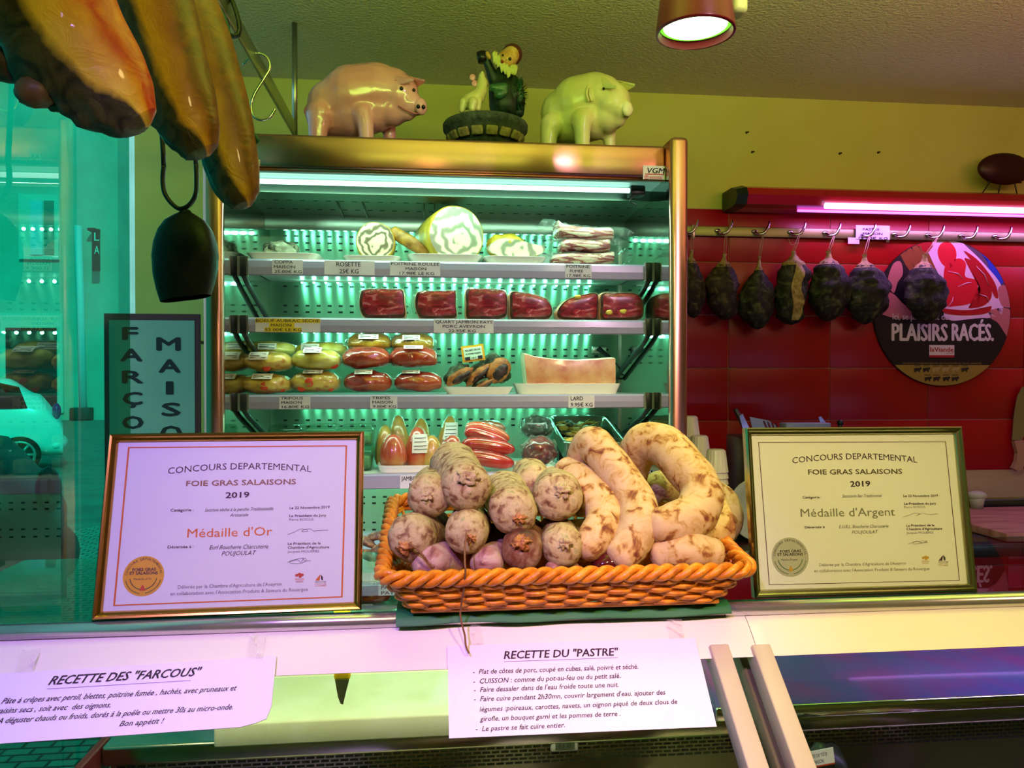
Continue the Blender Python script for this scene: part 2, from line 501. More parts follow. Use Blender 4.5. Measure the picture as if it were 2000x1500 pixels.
tyre_m = M('tyre', '#0c1110', .8); rim_m = M('wheel_rim', '#8aa09a', .35, metal=.6)
def car(name, label, X_rear, Y_near, H, body, glassm, light, L=3.9, Wd=1.7, wheel=.31, turn=24):
    t = thing(name, (X_rear-L/2, Y_near+Wd/2, -.02), label, 'car')
    # side outline from rear (0) to front (L): belt, roof
    def prof(s):
        lo = .22+.03*math.sin(s*PI)
        belt = H*(.62-.04*s)
        xs_ = [0, .03, .10, .22, .45, .62, .70, .80, .97, 1]
        zs_ = [.45, .62, .80, .97, 1.0, .95, .80, .62, .52, .38]
        for i in range(len(xs_)-1):
            if s <= xs_[i+1]:
                k = (s-xs_[i])/(xs_[i+1]-xs_[i]); k = k*k*(3-2*k)
                return lo, belt, H*(zs_[i]*(1-k)+zs_[i+1]*k)
        return lo, belt, H*.4
    def fn(u, v):
        s = u
        lo, belt, top = prof(s)
        a = v*2*PI
        sx, sz = math.cos(a), math.sin(a)
        e = .45
        cx = math.copysign(abs(sx)**e, sx); cz = math.copysign(abs(sz)**e, sz)
        mid = (lo+top)/2; z = mid+cz*(top-lo)/2
        wdt = Wd/2*(1-.10*max(0, (z-belt)/max(.1, H-belt))*2.0)
        wdt *= 1-.16*(1-min(1, s/.08))**2 - .2*(max(0, s-.85)/.15)**2
        return V((X_rear-L*s - .0, Y_near+Wd/2+cx*wdt, z))
    mb = MB(); mb.grid(fn, 44, 36, cv=True)
    e0 = [fn(0, j/36) for j in range(36)]; mb.poly(e0); e1 = [fn(1, j/36) for j in range(36)]; mb.poly(e1[::-1])
    b = mb.build('body', body, t)
    # side window and rear screen
    mb = MB()
    pts = [(.13, .66), (.16, .88), (.24, .93), (.40, .94), (.40, .66)]
    for q in (pts, [(.42, .66), (.42, .94), (.60, .90), (.68, .68)]):
        mb.prism([(X_rear-L*s, H*z) for s, z in q], Matrix.Translation((0, Y_near+.06, 0)) @ Matrix.Rotation(PI/2, 4, 'X'), .06)
    mb.build('side_window', glassm, t)
    for s in (.16, .83):
        for yy in (Y_near-.01, Y_near+Wd-.17):
            wm = MB(); c = V((X_rear-L*s, yy, wheel-.02))
            wm.tube([c, c+V((0, .18, 0))], wheel, 28)
            wo = wm.build('wheel', tyre_m, t)
            rm = MB(); rm.tube([c-V((0, .004, 0)), c+V((0, .02, 0))], wheel*.3, 16)
            rm.tube([c+V((wheel*.7*math.cos(k*PI/14), -.006, wheel*.7*math.sin(k*PI/14))) for k in range(28)], .025, 6, closed=True)
            for k in range(7):
                a = k*2*PI/7; rm.tube([c, c+V((wheel*.7*math.cos(a), -.006, wheel*.7*math.sin(a)))], .028, 6)
            rm.build('rim', rim_m, wo)
    mb = MB(); mb.ball((X_rear-.09, Y_near+.13, H*.62), (.07, .07, .14), 12, 8); mb.build('tail_light', light, t)
    mb = MB(); mb.ball((X_rear-.12, Y_near+Wd/2, .42), (.2, Wd/2*.98, .16), 20, 10); mb.build('bumper', body, t)
    pv = V((X_rear, Y_near, 0))
    t.matrix_basis = Matrix.Translation(pv) @ Matrix.Rotation(math.radians(turn), 4, 'Z') @ Matrix.Translation(-pv) @ t.matrix_basis
    return t
carglass = M('car_glass', '#0d1d1c', .08)
px0 = at(122, 735, 13.8)
car('car', 'white hatchback parked at the far side of the street', px0.x, 13.8, 1.62, M('white_car_paint', '#e4f2f0', .25, coat=.6), carglass, M('tail_lamp', '#7a1d6a', .2))
px1 = at(128, 735, 4.7)
car('car', 'dark hatchback parked close to the shop window', px1.x, 4.7, 1.50, M('dark_car_paint', '#0a100e', .5), carglass, M('tail_lamp_dark', '#1d100e', .2))

# ================================================================== GLASS SCREEN BESIDE THE COUNTER
XG = -.68
pane_m = glass_mat('green_pane', '#58d8c6', ior=1.75)
scr = thing('glass_screen', (XG, 1.33, .12), 'tall green tinted glass screen at the left end of the counter', 'glass screen')
mb = MB(); mb.box((XG-.004, .6, .12), (XG+.004, 1.815, CEIL-.001)); mb.build('pane', pane_m, scr)
mb = MB(); mb.box((XG-.012, .6, 0), (XG+.012, 1.815, .12)); mb.build('foot_rail', M('dark_rail', '#1d2623', .4, metal=.6), scr)

# ================================================================== REFRIGERATED DISPLAY CABINET
XL, XR = -.4907, .5985
YF, YS, YR, YBK = 1.88, 2.05, 2.42, 2.72
Z_TOP = at(930, 274, 1.93).z
Z_FB = at(900, 338, 1.93).z
def zpx(py, Y=YS, px=900): return at(px, py, Y).z

def brushed(name, col, rough=.32, aniso=.85, tangent=(1, 0, 0), scr=(1, 1, 220), amp=.05):
    m, nt, b = _nt(name)
    b.inputs['Metallic'].default_value = 1; b.inputs['Roughness'].default_value = rough
    b.inputs['Base Color'].default_value = lin(col); b.inputs['Anisotropic'].default_value = aniso
    cx = nt.nodes.new('ShaderNodeCombineXYZ')
    for i in range(3): cx.inputs[i].default_value = tangent[i]
    nt.links.new(cx.outputs[0], b.inputs['Tangent'])
    return m
steel = M('satin_steel', '#b9bab0', .28, metal=1, bump=.02, bscale=40)
steel_front = brushed('brushed_fascia_steel', '#cc9484', .26, .6, (0, 0, 1))
steel_back = brushed('brushed_back_steel', '#8fb49c', .48, .95, (0, 0, 1))
steel_mirror = M('polished_steel', '#b5bfb6', .07, metal=1)
steel_dark = M('dim_steel', '#5d6b5e', .35, metal=1)
slot_m = M('slot_hole', '#0a120e', .8)
black_m = M('black_metal', '#101412', .4)
rail_m = M('price_rail_plastic', '#9d94b4', .25, coat=.3)
shelf_m = M('white_shelf_enamel', '#d9d9d4', .3)
led_m = M('led_lamp', '#d8fff0', emit='#b8ffe4', estr=6)
tube_m = M('fluorescent_tube', '#f0fff8', emit='#c8fff0', estr=3.2)
diff_m = M('lamp_diffuser', '#bcd8cc', .3, emit='#8fe8cc', estr=.22)

fr = thing('display_fridge', ((XL+XR)/2, (YF+YBK)/2, 0), 'tall open steel display fridge with lit shelves of meat behind the counter', 'display fridge')
# side panels: polished inside, rounded front edge
for x0, x1, inn in ((XL-.047, XL, XL), (XR, XR+.047, XR)):
    mb = MB(); mb.box((x0, YF, 0), (x1, YBK, Z_TOP+.012), 0, .012)
    xi = inn + (.0006 if inn == XL else -.0006)
    mb.quad((xi, YF+.015, .9), (xi, YR, .9), (xi, YR, Z_FB), (xi, YF+.015, Z_FB), 1)
    mb.build('side_panel', [steel_front, steel_mirror], fr)
# fascia with its rounded lower edge, and cabinet top
mb = MB(); mb.box((XL, 1.925, Z_FB), (XR, 1.96, Z_TOP), 0, .008); mb.build('fascia', steel_front, fr)
mb = MB(); mb.box((XL, 1.95, Z_TOP-.03), (XR, YBK, Z_TOP)); mb.build('top_panel', steel, fr)
mb = MB(); mb.tube([(XL, 1.932, Z_FB-.003), (XR, 1.932, Z_FB-.003)], .005, 8); mb.build('fascia_trim', M('copper_trim', '#b07a5a', .3, metal=1), fr)
# sticker of the maker
def sticker(mb, px0, py0, px1, py1, Y, mi=0):
    a = at(px0, py0, Y); b = at(px1, py1, Y); mb.box((a.x, Y, b.z), (b.x, Y+.001, a.z), mi)
    return a, b
EX, EZ = V((1, 0, 0)), V((0, 0, 1))
white_p = M('white_paper', '#e9e4e0', .6)
ink = M('black_ink', '#1b1420', .7)
red_ink = M('red_ink', '#c03a28', .6)
mb = MB(); Yk = 1.9235
a, b = sticker(mb, 1256, 323, 1299, 351, Yk)
wd = b.x-a.x
mb.text('VGM', at(1262, 338, Yk-.0005), EX, EZ, wd*.8, .014, 1, .02, .25)
mb.box((at(1260, 340, Yk).x, Yk-.0006, at(1260, 341, Yk).z), (at(1297, 340, Yk).x, Yk, at(1260, 339, Yk).z), 2)
q = at(1259, 350, Yk); q2 = at(1266, 343, Yk); mb.box((q.x, Yk-.0006, q.z), (q2.x, Yk, q2.z), 2)
mb.text('38', at(1260, 349, Yk-.001), EX, EZ, .007, .006, 0, .02)
for k, t in enumerate(('VITRINES REFRIGEREES', 'MEUBLES FRIGORIFIQUES')):
    pass
for k in range(3):
    q = at(1268, 345+k*2, Yk); mb.box((q.x, Yk-.0006, q.z-.0006), (q.x+.034, Yk, q.z+.0006), 2)
mb.build('maker_sticker', [white_p, ink, red_ink], fr)
mb = MB(); a, b = sticker(mb, 488, 311, 508, 324, Yk); mb.text('A.S.', at(490, 321, Yk-.0005), EX, EZ, .022, .008, 1, .02); mb.build('sticker', [white_p, ink], fr)

# canopy: diffuser, tube, dark honeycomb outlet, sloping perforated panel
zc = zpx(366, 1.99)
mb = MB(); mb.box((XL+.002, 1.962, Z_FB-.004), (XR-.002, 2.05, Z_FB+.012)); mb.build('lamp_diffuser', diff_m, fr)
mb = MB(); mb.tube([(XL+.004, 2.0, Z_FB-.016), (XR-.06, 2.0, Z_FB-.016)], .0065, 12); mb.build('lamp_tube', tube_m, fr)
mb = MB(); mb.box((XR-.075, 1.985, Z_FB-.03), (XR-.035, 2.03, Z_FB-.004), 0, .004); mb.tube(smooth_path([(XR-.06, 1.99, Z_FB-.025), (XR-.075, 1.99, Z_FB-.045), (XR-.06, 1.99, Z_FB-.055)], 6), .0015, 6); mb.build('lamp_holder', black_m, fr)
lamp('fridge_tube_light', 'AREA', ((XL+XR)/2, 2.02, Z_FB-.03), ((XL+XR)/2, 2.12, 1.6), 3, '#b4ffd4', shape='RECTANGLE', size=1.0, size_y=.02)
zo0, zo1 = zpx(374, 2.06), zpx(402, 2.12)
mb = MB(); mb.box((XL+.001, 2.055, Z_FB-.03), (XR-.001, 2.14, Z_FB-.004)); mb.build('air_outlet', steel_dark, fr)
p0 = V((0, 2.14, Z_FB-.02)); p1 = V((0, YR-.075, zpx(428, YR-.075)))
mb = MB(); mb.add([(XL, p0.y, p0.z), (XR, p0.y, p0.z), (XR, p1.y, p1.z), (XL, p1.y, p1.z), (XL, p0.y+.02, p0.z+.02), (XR, p0.y+.02, p0.z+.02), (XR, p1.y+.02, p1.z+.02), (XL, p1.y+.02, p1.z+.02)],
                  [(0, 3, 2, 1), (4, 5, 6, 7), (0, 1, 5, 4), (3, 7, 6, 2)])
d = (p1-p0); nrm = V((0, -d.z, d.y)).normalized()
if nrm.y > 0: nrm = -nrm
n_h = 30
for row in (.18, .62):
    for i in range(n_h):
        x = XL+.03+(XR-XL-.06)*i/(n_h-1); c = p0+d*row+nrm*.0005; e = d.normalized()*.0045
        mb.quad((x-.007, c.y-e.y, c.z-e.z), (x-.007, c.y+e.y, c.z+e.z), (x+.007, c.y+e.y, c.z+e.z), (x+.007, c.y-e.y, c.z-e.z), 1)
for x in (XL+.23, XL+.30, XL+.47, XL+.50):
    a_ = p0+nrm*.004; b_ = p1+nrm*.004; mb.tube([(x, a_.y, a_.z), (x, b_.y, b_.z)], .0025, 6, mi=0)
mb.build('canopy_panel', [steel_dark, slot_m], fr)
mb = MB(); zb = p1.z; mb.box((XL, YR-.08, zb-.042), (XR, YR-.06, zb+.012), 0, .003); mb.build('canopy_bar', steel, fr)

# perforated back panel with slotted uprights
mb = MB(); mb.box((XL, YR, .85), (XR, YR+.02, p1.z+.05))
dx = .0335
rows = [467, 480, 493, 551, 563, 600, 612, 682, 695, 708, 819, 831, 968, 980, 1017, 1031]
nx = int((XR-XL-.06)/dx)
for py in rows:
    z = at(900, py, YR).z
    for i in range(nx+1):
        x = XL+.045+i*dx
        mb.quad((x-.006, YR-.0004, z-.0028), (x+.006, YR-.0004, z-.0028), (x+.006, YR-.0004, z+.0028), (x-.006, YR-.0004, z+.0028), 1)
mb.build('back_panel', [steel_back, slot_m], fr)
for px in (513, 1217):
    x = at(px, 735, YR-.02).x
    mb = MB(); mb.box((x-.016, YR-.02, .95), (x-.002, YR-.001, p1.z-.03)); mb.box((x+.002, YR-.02, .95), (x+.016, YR-.001, p1.z-.03))
    mb.quad((x-.002, YR-.004, .95), (x+.002, YR-.004, .95), (x+.002, YR-.004, p1.z-.03), (x-.002, YR-.004, p1.z-.03), 1)
    z = .96
    while z < p1.z-.05:
        for s in (-.009, .005): mb.quad((x+s, YR-.0206, z), (x+s+.005, YR-.0206, z), (x+s+.005, YR-.0206, z+.022), (x+s, YR-.0206, z+.022), 1)
        z += .031
    mb.build('upright', [steel, slot_m], fr)

SH = {}
for k, (y0, y1, bt) in enumerate(((513, 544, 1), (624, 652, 1), (771, 798, 1), (924, 952, 0), (1134, 1158, 0))):
    z0 = zpx(y0); z1 = zpx(y1); SH[k+1] = z0
    mb = MB(); mb.box((XL+.003, YS, z0-.012), (XR-.003, YR-.002, z0-.001)); sh = mb.build('shelf', shelf_m, fr)
    # price rail: shallow channel with a lip
    mb = MB()
    prof = [(YS, z0+.0015), (YS-.006, z0+.001), (YS-.010, z0-.004), (YS-.012, (z0+z1)/2), (YS-.012, z1+.003), (YS-.008, z1), (YS, z1+.002)]
    n = len(prof)
    vs = [(XL+.003, y, z) for y, z in prof]+[(XR-.003, y, z) for y, z in prof]
    mb.add(vs, [(i, i+1, n+i+1, n+i) for i in range(n-1)]+[tuple(range(n)), tuple(range(2*n-1, n-1, -1))])
    mb.build('price_rail', rail_m, sh)
    if bt:
        for x, sx in ((XL+.012, 1), (XR-.012, -1)):
            mb = MB()
            mb.box((x-.008, YS-.020, z1-.004), (x+.008, YS-.012, z0+.006), 0, .002)
            mb.tube([(x, YS-.016, z1), (x, YS+.03, z1-.02), (x+sx*.004, YR-.02, z1-.12)], .007, 8)
            mb.box((x-.012, YS-.021, z1-.003), (x-.008, YS-.010, z0+.005), 1); mb.box((x+.008, YS-.021, z1-.003), (x+.012, YS-.010, z0+.005), 1)
            mb.build('bracket', [black_m, steel], sh)
    # LED strip under the shelf, close to the back panel
    if k < 4:
        zl = z0-.016; n = 26
        mb = MB(); mb.box((XL+.05, YR-.035, zl), (XR-.05, YR-.02, zl+.004), 0)
        for i in range(n):
            x = XL+.10+(XR-XL-.20)*i/(n-1)
            mb.ball((x, YR-.028, zl-.001), .0035, 8, 5, mi=1)
        mb.build('led_strip', [steel, led_m], sh)
        for i in range(n):
            x = XL+.10+(XR-XL-.20)*i/(n-1)
            lamp('led', 'POINT', (x, YR-.026, zl-.007), None, .09, '#7cffd0', shadow_soft_size=.005)
        lamp('shelf_light', 'AREA', ((XL+XR)/2, YS+.03, zl), ((XL+XR)/2, YS+.10, zl-.3), 1.15, '#c4ffd8', shape='RECTANGLE', size=.95, size_y=.012)
# LEDs above the top shelf
n = 40
for i in range(n):
    x = XL+.05+(XR-XL-.10)*i/(n-1)
    lamp('led', 'POINT', (x, YR-.022, p1.z-.045), None, .06, '#8cffd4', shadow_soft_size=.005)
# loose cables inside at the right
mb = MB()
cx = lambda px, py: at(px, py, YR-.03)
mb.tube(smooth_path([cx(1225, 385), cx(1222, 410), cx(1219, 440)], 6), .003, 6)
mb.tube(smooth_path([cx(1165, 682), cx(1185, 697), cx(1205, 712), cx(1212, 728), cx(1202, 736), cx(1225, 742), cx(1235, 728), cx(1225, 700), cx(1252, 655)], 8), .0028, 6)
mb.tube(smooth_path([cx(1168, 678), cx(1180, 690), cx(1192, 700)], 6), .007, 8)
mb.build('cable', black_m, fr)
mb = MB(); q0 = at(1155, 677, YR-.001); q1 = at(1183, 690, YR-.001); mb.box((q0.x, YR-.012, q1.z), (q1.x, YR-.001, q0.z), 0, .002); mb.build('sensor_box', steel, fr)
# lower body with the air intake
mb = MB(); mb.box((XL, 1.95, .02), (XR, 2.05, SH[5]-.045), 0, .006); mb.build('lower_front', steel, fr)
mb = MB(); mb.box((XL, YR, .02), (XR, YBK-.001, 1.0)); mb.build('rear_body', steel_dark, fr)

# ------------------------------------------------------------------ price labels in the rails
lab_w = M('label_card', '#ded6e6', .5)
lab_y = M('label_yellow', '#e2c21e', .5)
ink_l = M('label_ink', '#231a30', .6)
def price_label(px0, px1, shelf, lines, label, rows=None, yellow=None, clip=None, tilt=0):
    y0, y1 = {1: (515, 541), 2: (626, 651), 3: (773, 797), 4: (926, 951), 5: (1136, 1156)}[shelf]
    Y = YS-.0135
    cx = (px0+px1)/2
    off = (cx-900)*({1: .0195, 2: .009, 3: -.001, 4: -.012, 5: -.026}[shelf])
    mb = MB(); k = mpp(cx, Y)
    zt, zb = zpx(y0)+.001, zpx(y1)
    a = at(px0, 735, Y).x; b = at(px1, 735, Y).x
    mb.box((a, Y, zb), (b, Y+.0008, zt), 0)
    H = zt-zb; n = len(lines)
    for i, (t, f0, f1) in enumerate(lines):
        zz = zt - H*(i+.80)/n
        if yellow and yellow[i]:
            y_0, y_1 = yellow[i]
            mb.box((a+(b-a)*y_0, Y-.0004, zz-H*.06), (a+(b-a)*y_1, Y, zz+H*.27), 2)
        mb.text(t, V((a+(b-a)*f0, Y-.0008, zz)), EX, EZ, (b-a)*(f1-f0), H*.62/n, 1, .012)
    tag(mb.build('price_label', [lab_w, ink_l, lab_y]), label, 'price label', 'price labels on the fridge shelf rails')
price_label(532, 592, 1, [('COPPA', .08, .68), ('MAISON', .06, .75), ('25.00€ KG', .08, .97)], 'white price label reading COPPA MAISON on the top shelf rail')
price_label(634, 732, 1, [('ROSETTE', .24, .72), ('25€ KG', .30, .68)], 'white price label reading ROSETTE on the top shelf rail')
price_label(762, 860, 1, [('POITRINE ROULEE', .02, .98), ('MAISON', .31, .72), ('17.98€ LE KG', .19, .88)], 'white price label reading POITRINE ROULEE on the top shelf rail')
price_label(1104, 1155, 1, [('POITRINE', .04, .92), ('FUMEE', .18, .68), ('17.98€ KG', .06, .96)], 'white price label reading POITRINE FUMEE on the top shelf rail')
price_label(499, 626, 2, [('BOEUF AUBRAC SECHE', .01, .99), ('MAISON', .24, .55), ('55.00€ LE KG', .15, .71)], 'price label with yellow highlighting reading BOEUF AUBRAC SECHE', yellow=[(0, 1), (.21, .6), (.14, .71)])
price_label(847, 964, 2, [('QUART JAMBON PAYS', .03, .98), ('PORC AVEYRON', .15, .85), ('22.95€ KG', .25, .70)], 'white price label reading QUART JAMBON PAYS under the ham packs')
price_label(545, 606, 3, [('TRIPOUS', .05, .77), ('MAISON', .07, .72), ('16.80€ KG', .09, .96)], 'white price label reading TRIPOUS MAISON under the yellow packs')
price_label(723, 776, 3, [('TRIPES', .07, .74), ('MAISON', .08, .82), ('9.80€ KG', .10, .96)], 'white price label reading TRIPES MAISON under the red packs')
price_label(1110, 1161, 3, [('LARD', .09, .56), ('9.95€ KG', .09, .93)], 'white price label reading LARD under the block of fat')
price_label(781, 846, 4, [('JAMBONNEAU', .04, .96), ('MAISON', .28, .80)], 'white price label reading JAMBONNEAU on the fourth shelf rail')
price_label(955, 1008, 4, [('SAUCISSE', .03, .97), ('MORTEAU', .06, .97)], 'white price label reading SAUCISSE MORTEAU on the fourth shelf rail')
price_label(738, 800, 5, [('PATES', .1, .6), ('PAYS', .1, .6)], 'white price label on the lowest shelf rail left of the basket')

# ================================================================== GOODS IN THE FRIDGE
YP = YS+.035                               # front of the goods
plate_m = M('white_porcelain', '#e6e2da', .25, coat=.3)
tray_m = M('white_foam_tray', '#efe9e4', .5)
film_m = film_mat('cling_film', amount=.07, gloss=.07)
film_thick = film_mat('vacuum_bag', amount=.3, gloss=.16)

def plate(px0, px1, py_rim, py_base, shelf, label, depth=.16, y0=None, mat=None, name='plate', cat='plate', group='plates and trays in the fridge', inset=.16):
    Y = y0 if y0 else YS+.012
    z0 = SH[shelf]; k = mpp((px0+px1)/2, Y)
    a = at(px0, 735, Y).x; b = at(px1, 735, Y).x; h = (py_base-py_rim)*k
    cx, cy = (a+b)/2, Y+depth/2; hw, hd = (b-a)/2, depth/2; ins = hw*inset
    t = .003
    prof = [(0, 0), (1, 0), (1.02, .002), (2, h-.001), (2, h), (1.97, h), (1.05, t+.001), (1, t), (0, t)]
    def fn(u, v):
        s, z = prof[min(8, int(round(v*8)))]
        W_ = hw-ins + (s-1)*ins if s > 1 else s*(hw-ins)
        D_ = hd-ins*.8 + (s-1)*ins*.8 if s > 1 else s*(hd-ins*.8)
        th = u*2*PI; c, sn = math.cos(th), math.sin(th); e = .28
        return V((cx+math.copysign(abs(c)**e, c)*W_, cy+math.copysign(abs(sn)**e, sn)*D_, z0+z))
    mb = MB(); mb.grid(fn, 48, 8, cu=True)
    o = mb.build(name, mat or plate_m); tag(o, label, cat, group)
    return o, z0+t, (a, b)

def face_mat(name, stops, scale=26, dist=3.5, det=2, centre=(0, 0, 0), stretch=(1, 1, 1), rough=.4):
    """rings of fat and lean around the middle of a rolled piece"""
    m, nt, b = _nt(name)
    mp = nt.nodes.new('ShaderNodeMapping'); mp.inputs['Scale'].default_value = stretch
    mp.inputs['Location'].default_value = centre
    nt.links.new(coords(nt), mp.inputs['Vector'])
    wv = nt.nodes.new('ShaderNodeTexWave'); wv.wave_type = 'RINGS'; wv.rings_direction = 'Y'
    wv.inputs['Scale'].default_value = scale; wv.inputs['Distortion'].default_value = dist
    wv.inputs['Detail'].default_value = det; wv.inputs['Detail Scale'].default_value = 1.6
    nz = noise_node(nt, 17, 2, vec=mp.outputs[0]); vm = nt.nodes.new('ShaderNodeVectorMath'); vm.operation = 'MULTIPLY_ADD'; vm.inputs[1].default_value = (.085, .085, .085)
    nt.links.new(nz.outputs['Color'], vm.inputs[0]); nt.links.new(mp.outputs[0], vm.inputs[2]); nt.links.new(vm.outputs[0], wv.inputs['Vector'])
    r = ramp_node(nt, wv.outputs['Fac'], stops)
    nt.links.new(r.outputs[0], b.inputs['Base Color']); b.inputs['Roughness'].default_value = rough
    return m
roll_face = face_mat('rolled_belly_face', [(0, '#8c8470'), (.35, '#a39a82'), (.5, '#e4d8b0'), (1, '#efe4c2')], 9, 3, centre=(-.042, -.042, -.034))
roll_face_b = face_mat('rolled_belly_face_dark', [(0, '#6e5a48'), (.4, '#92866c'), (.55, '#e0d2a6'), (1, '#e8dcb8')], 15, 4, centre=(-.042, -.042, -.042))
rind_m = M('smoked_rind', '#cfa02a', .45, stops=[(.3, '#a87818'), (.6, '#d8ac34'), (.8, '#e2c25a')], scale=22, bump=.3, bscale=40)

def roll(px, py, rpx, Y, length, label, fm, tilt=0, name='rolled_pork_belly', group='rolled pork pieces on the top shelf', squash=1.0):
    c = at(px, py, Y); r = rpx*mpp(px, Y)
    R = Matrix.Rotation(tilt, 3, 'Z')
    t = thing(name, (c.x, c.y+length/2, c.z-r*squash), label, 'cured meat', group)
    ax = R @ V((0, 1, 0)); sd = R @ V((1, 0, 0))
    def ring(f, y, mul=1): 
        return c+ax*y + (sd*math.cos(f)+EZ*math.sin(f)*squash)*r*mul*(1+.05*noise.noise(V((math.cos(f)*1.4, math.sin(f)*1.4, y*8+px))))
    mb = MB(); ys = [(0, .93), (.003, .99), (.01, 1), (length*.5, 1.02), (length*.93, .95), (length, .7)]
    mb.grid(lambda u, v: ring(u*2*PI, *ys[min(5, int(round(v*5)))]), 40, 5, cu=True)
    mb.poly([ring(-i/20*2*PI, length, .7) for i in range(20)])
    mb.build('rind', rind_m, t)
    mb = MB(); mb.grid(lambda u, v: c + ax*(-.002*(1-v)) + (ring(u*2*PI, 0, .95)-c)*v, 40, 6, cu=True)
    o = mb.build('cut_face', fm, t)
    # ring pattern is centred on the piece
    o.data.transform(Matrix.Translation(t.matrix_basis.translation-c)); o.location = c-t.matrix_basis.translation
    return t
# shelf 1
_, z1p, _ = plate(478, 622, 488, 504, 1, 'white plate with flared rim under the dark coppa half')
_, _, _ = plate(668, 782, 497, 510, 1, 'small white plate under the little dark rolled slice')
_, _, _ = plate(795, 944, 494, 512, 1, 'white plate under the largest rolled pork belly')
_, _, _ = plate(945, 1070, 498, 514, 1, 'white plate under the two halved pieces beside the bacon stack')
def sit(r_px, py_base): pass
coppa_m = M('mouldy_coppa', '#6c6a58', .7, stops=[(.35, '#1d1c18'), (.45, '#4b4a3a'), (.56, '#948f78'), (.74, '#c4c0aa')], scale=26, dist=2, bump=.5, bscale=60)
coppa_face = M('coppa_face', '#8d8a74', .5, stops=[(.3, '#5a5444'), (.5, '#8a8670'), (.7, '#bcb8a0')], scale=45, detail=6, stretch=(1, 1, 2.2))
c = at(548, 478, YS+.09); k = mpp(548, YS+.09)
t = thing('coppa', (c.x, c.y, z1p), 'dark mouldy half of coppa lying on the leftmost plate', 'cured meat')
mb = MB(); mb.ball((c.x, c.y+.02, z1p+.028), (36*k, .06, .036), 28, 18, disp=.28, fr=2.2, seed=3); mb.build('casing', coppa_m, t)
mb = MB(); mb.ball((c.x+.004, c.y-.030, z1p+.026), (30*k, .012, .026), 24, 14, disp=.2, fr=2.5, seed=5); mb.build('cut_face', coppa_face, t)
zs = SH[1]+.0035
roll(733, 471, 38, YS+.05, .10, 'small rolled belly slice with dark grey swirl on its plate', roll_face_b)
roll(892, 458, 57, YS+.045, .17, 'largest rolled pork belly with pale swirling face and yellow rind', roll_face, tilt=.28)
# stick of smoked rind leaning towards the big roll
Yb = YS+.07; mb = MB()
pts = [at(766, 452, Yb), at(800, 472, Yb), at(834, 496, Yb)]
mb.tube([p for p in pts], [11*mpp(800, Yb), 12*mpp(800, Yb), 9*mpp(800, Yb)], 14, flat=(1.1, .6), round_ends=True)
tag(mb.build('smoked_sausage', M('brown_rind', '#a8742a', .5, stops=[(.3, '#7c4a18'), (.7, '#c08a34')], scale=40, bump=.3, bscale=80)), 'flat brown smoked stick leaning against the largest rolled belly', 'sausage')
# halved pieces: yellow crusted one behind, pale swirled one in front
Yh = YS+.10; c = at(988, 479, Yh); mb = MB()
mb.ball(c, (38*mpp(988, Yh), .05, 22*mpp(988, Yh)), 26, 16, disp=.18, fr=2.4, seed=9)
tag(mb.build('smoked_ham_end', rind_m), 'yellow crusted meat end behind the halved roll on the same plate', 'cured meat')
c = at(1008, 485, YS+.05); k = mpp(1008, YS+.05)
t = thing('halved_roll', (c.x, YS+.09, zs), 'halved pork roll with its pale swirled face turned forward, left of the bacon stack', 'cured meat', 'rolled pork pieces on the top shelf')
R = lambda u: (math.cos(u), math.sin(u))
out = []
for i in range(40):
    a = i/40*2*PI; x, z = math.cos(a), math.sin(a)
    zz = z*17*k if z < 0 else (z*(15+5*math.cos(3*a+.4)))*k
    out.append((math.copysign(abs(x)**.75, x)*57*k, zz))
mb = MB()
mb.grid(lambda u, v: V((c.x+out[int(round(u*40)) % 40][0]*(1-.15*v*v), YS+.05+.08*v, c.z+out[int(round(u*40)) % 40][1]*(1-.12*v*v))), 40, 5, cu=True)
mb.poly([V((c.x+x*.85, YS+.13, c.z+z*.88)) for x, z in out]); mb.build('rind', rind_m, t)
mb = MB(); mb.grid(lambda u, v: V((c.x+out[int(round(u*40)) % 40][0]*v, YS+.049, c.z+out[int(round(u*40)) % 40][1]*v)), 40, 5, cu=True)
o = mb.build('cut_face', roll_face, t); o.data.transform(Matrix.Translation(t.matrix_basis.translation-c)); o.location = c-t.matrix_basis.translation

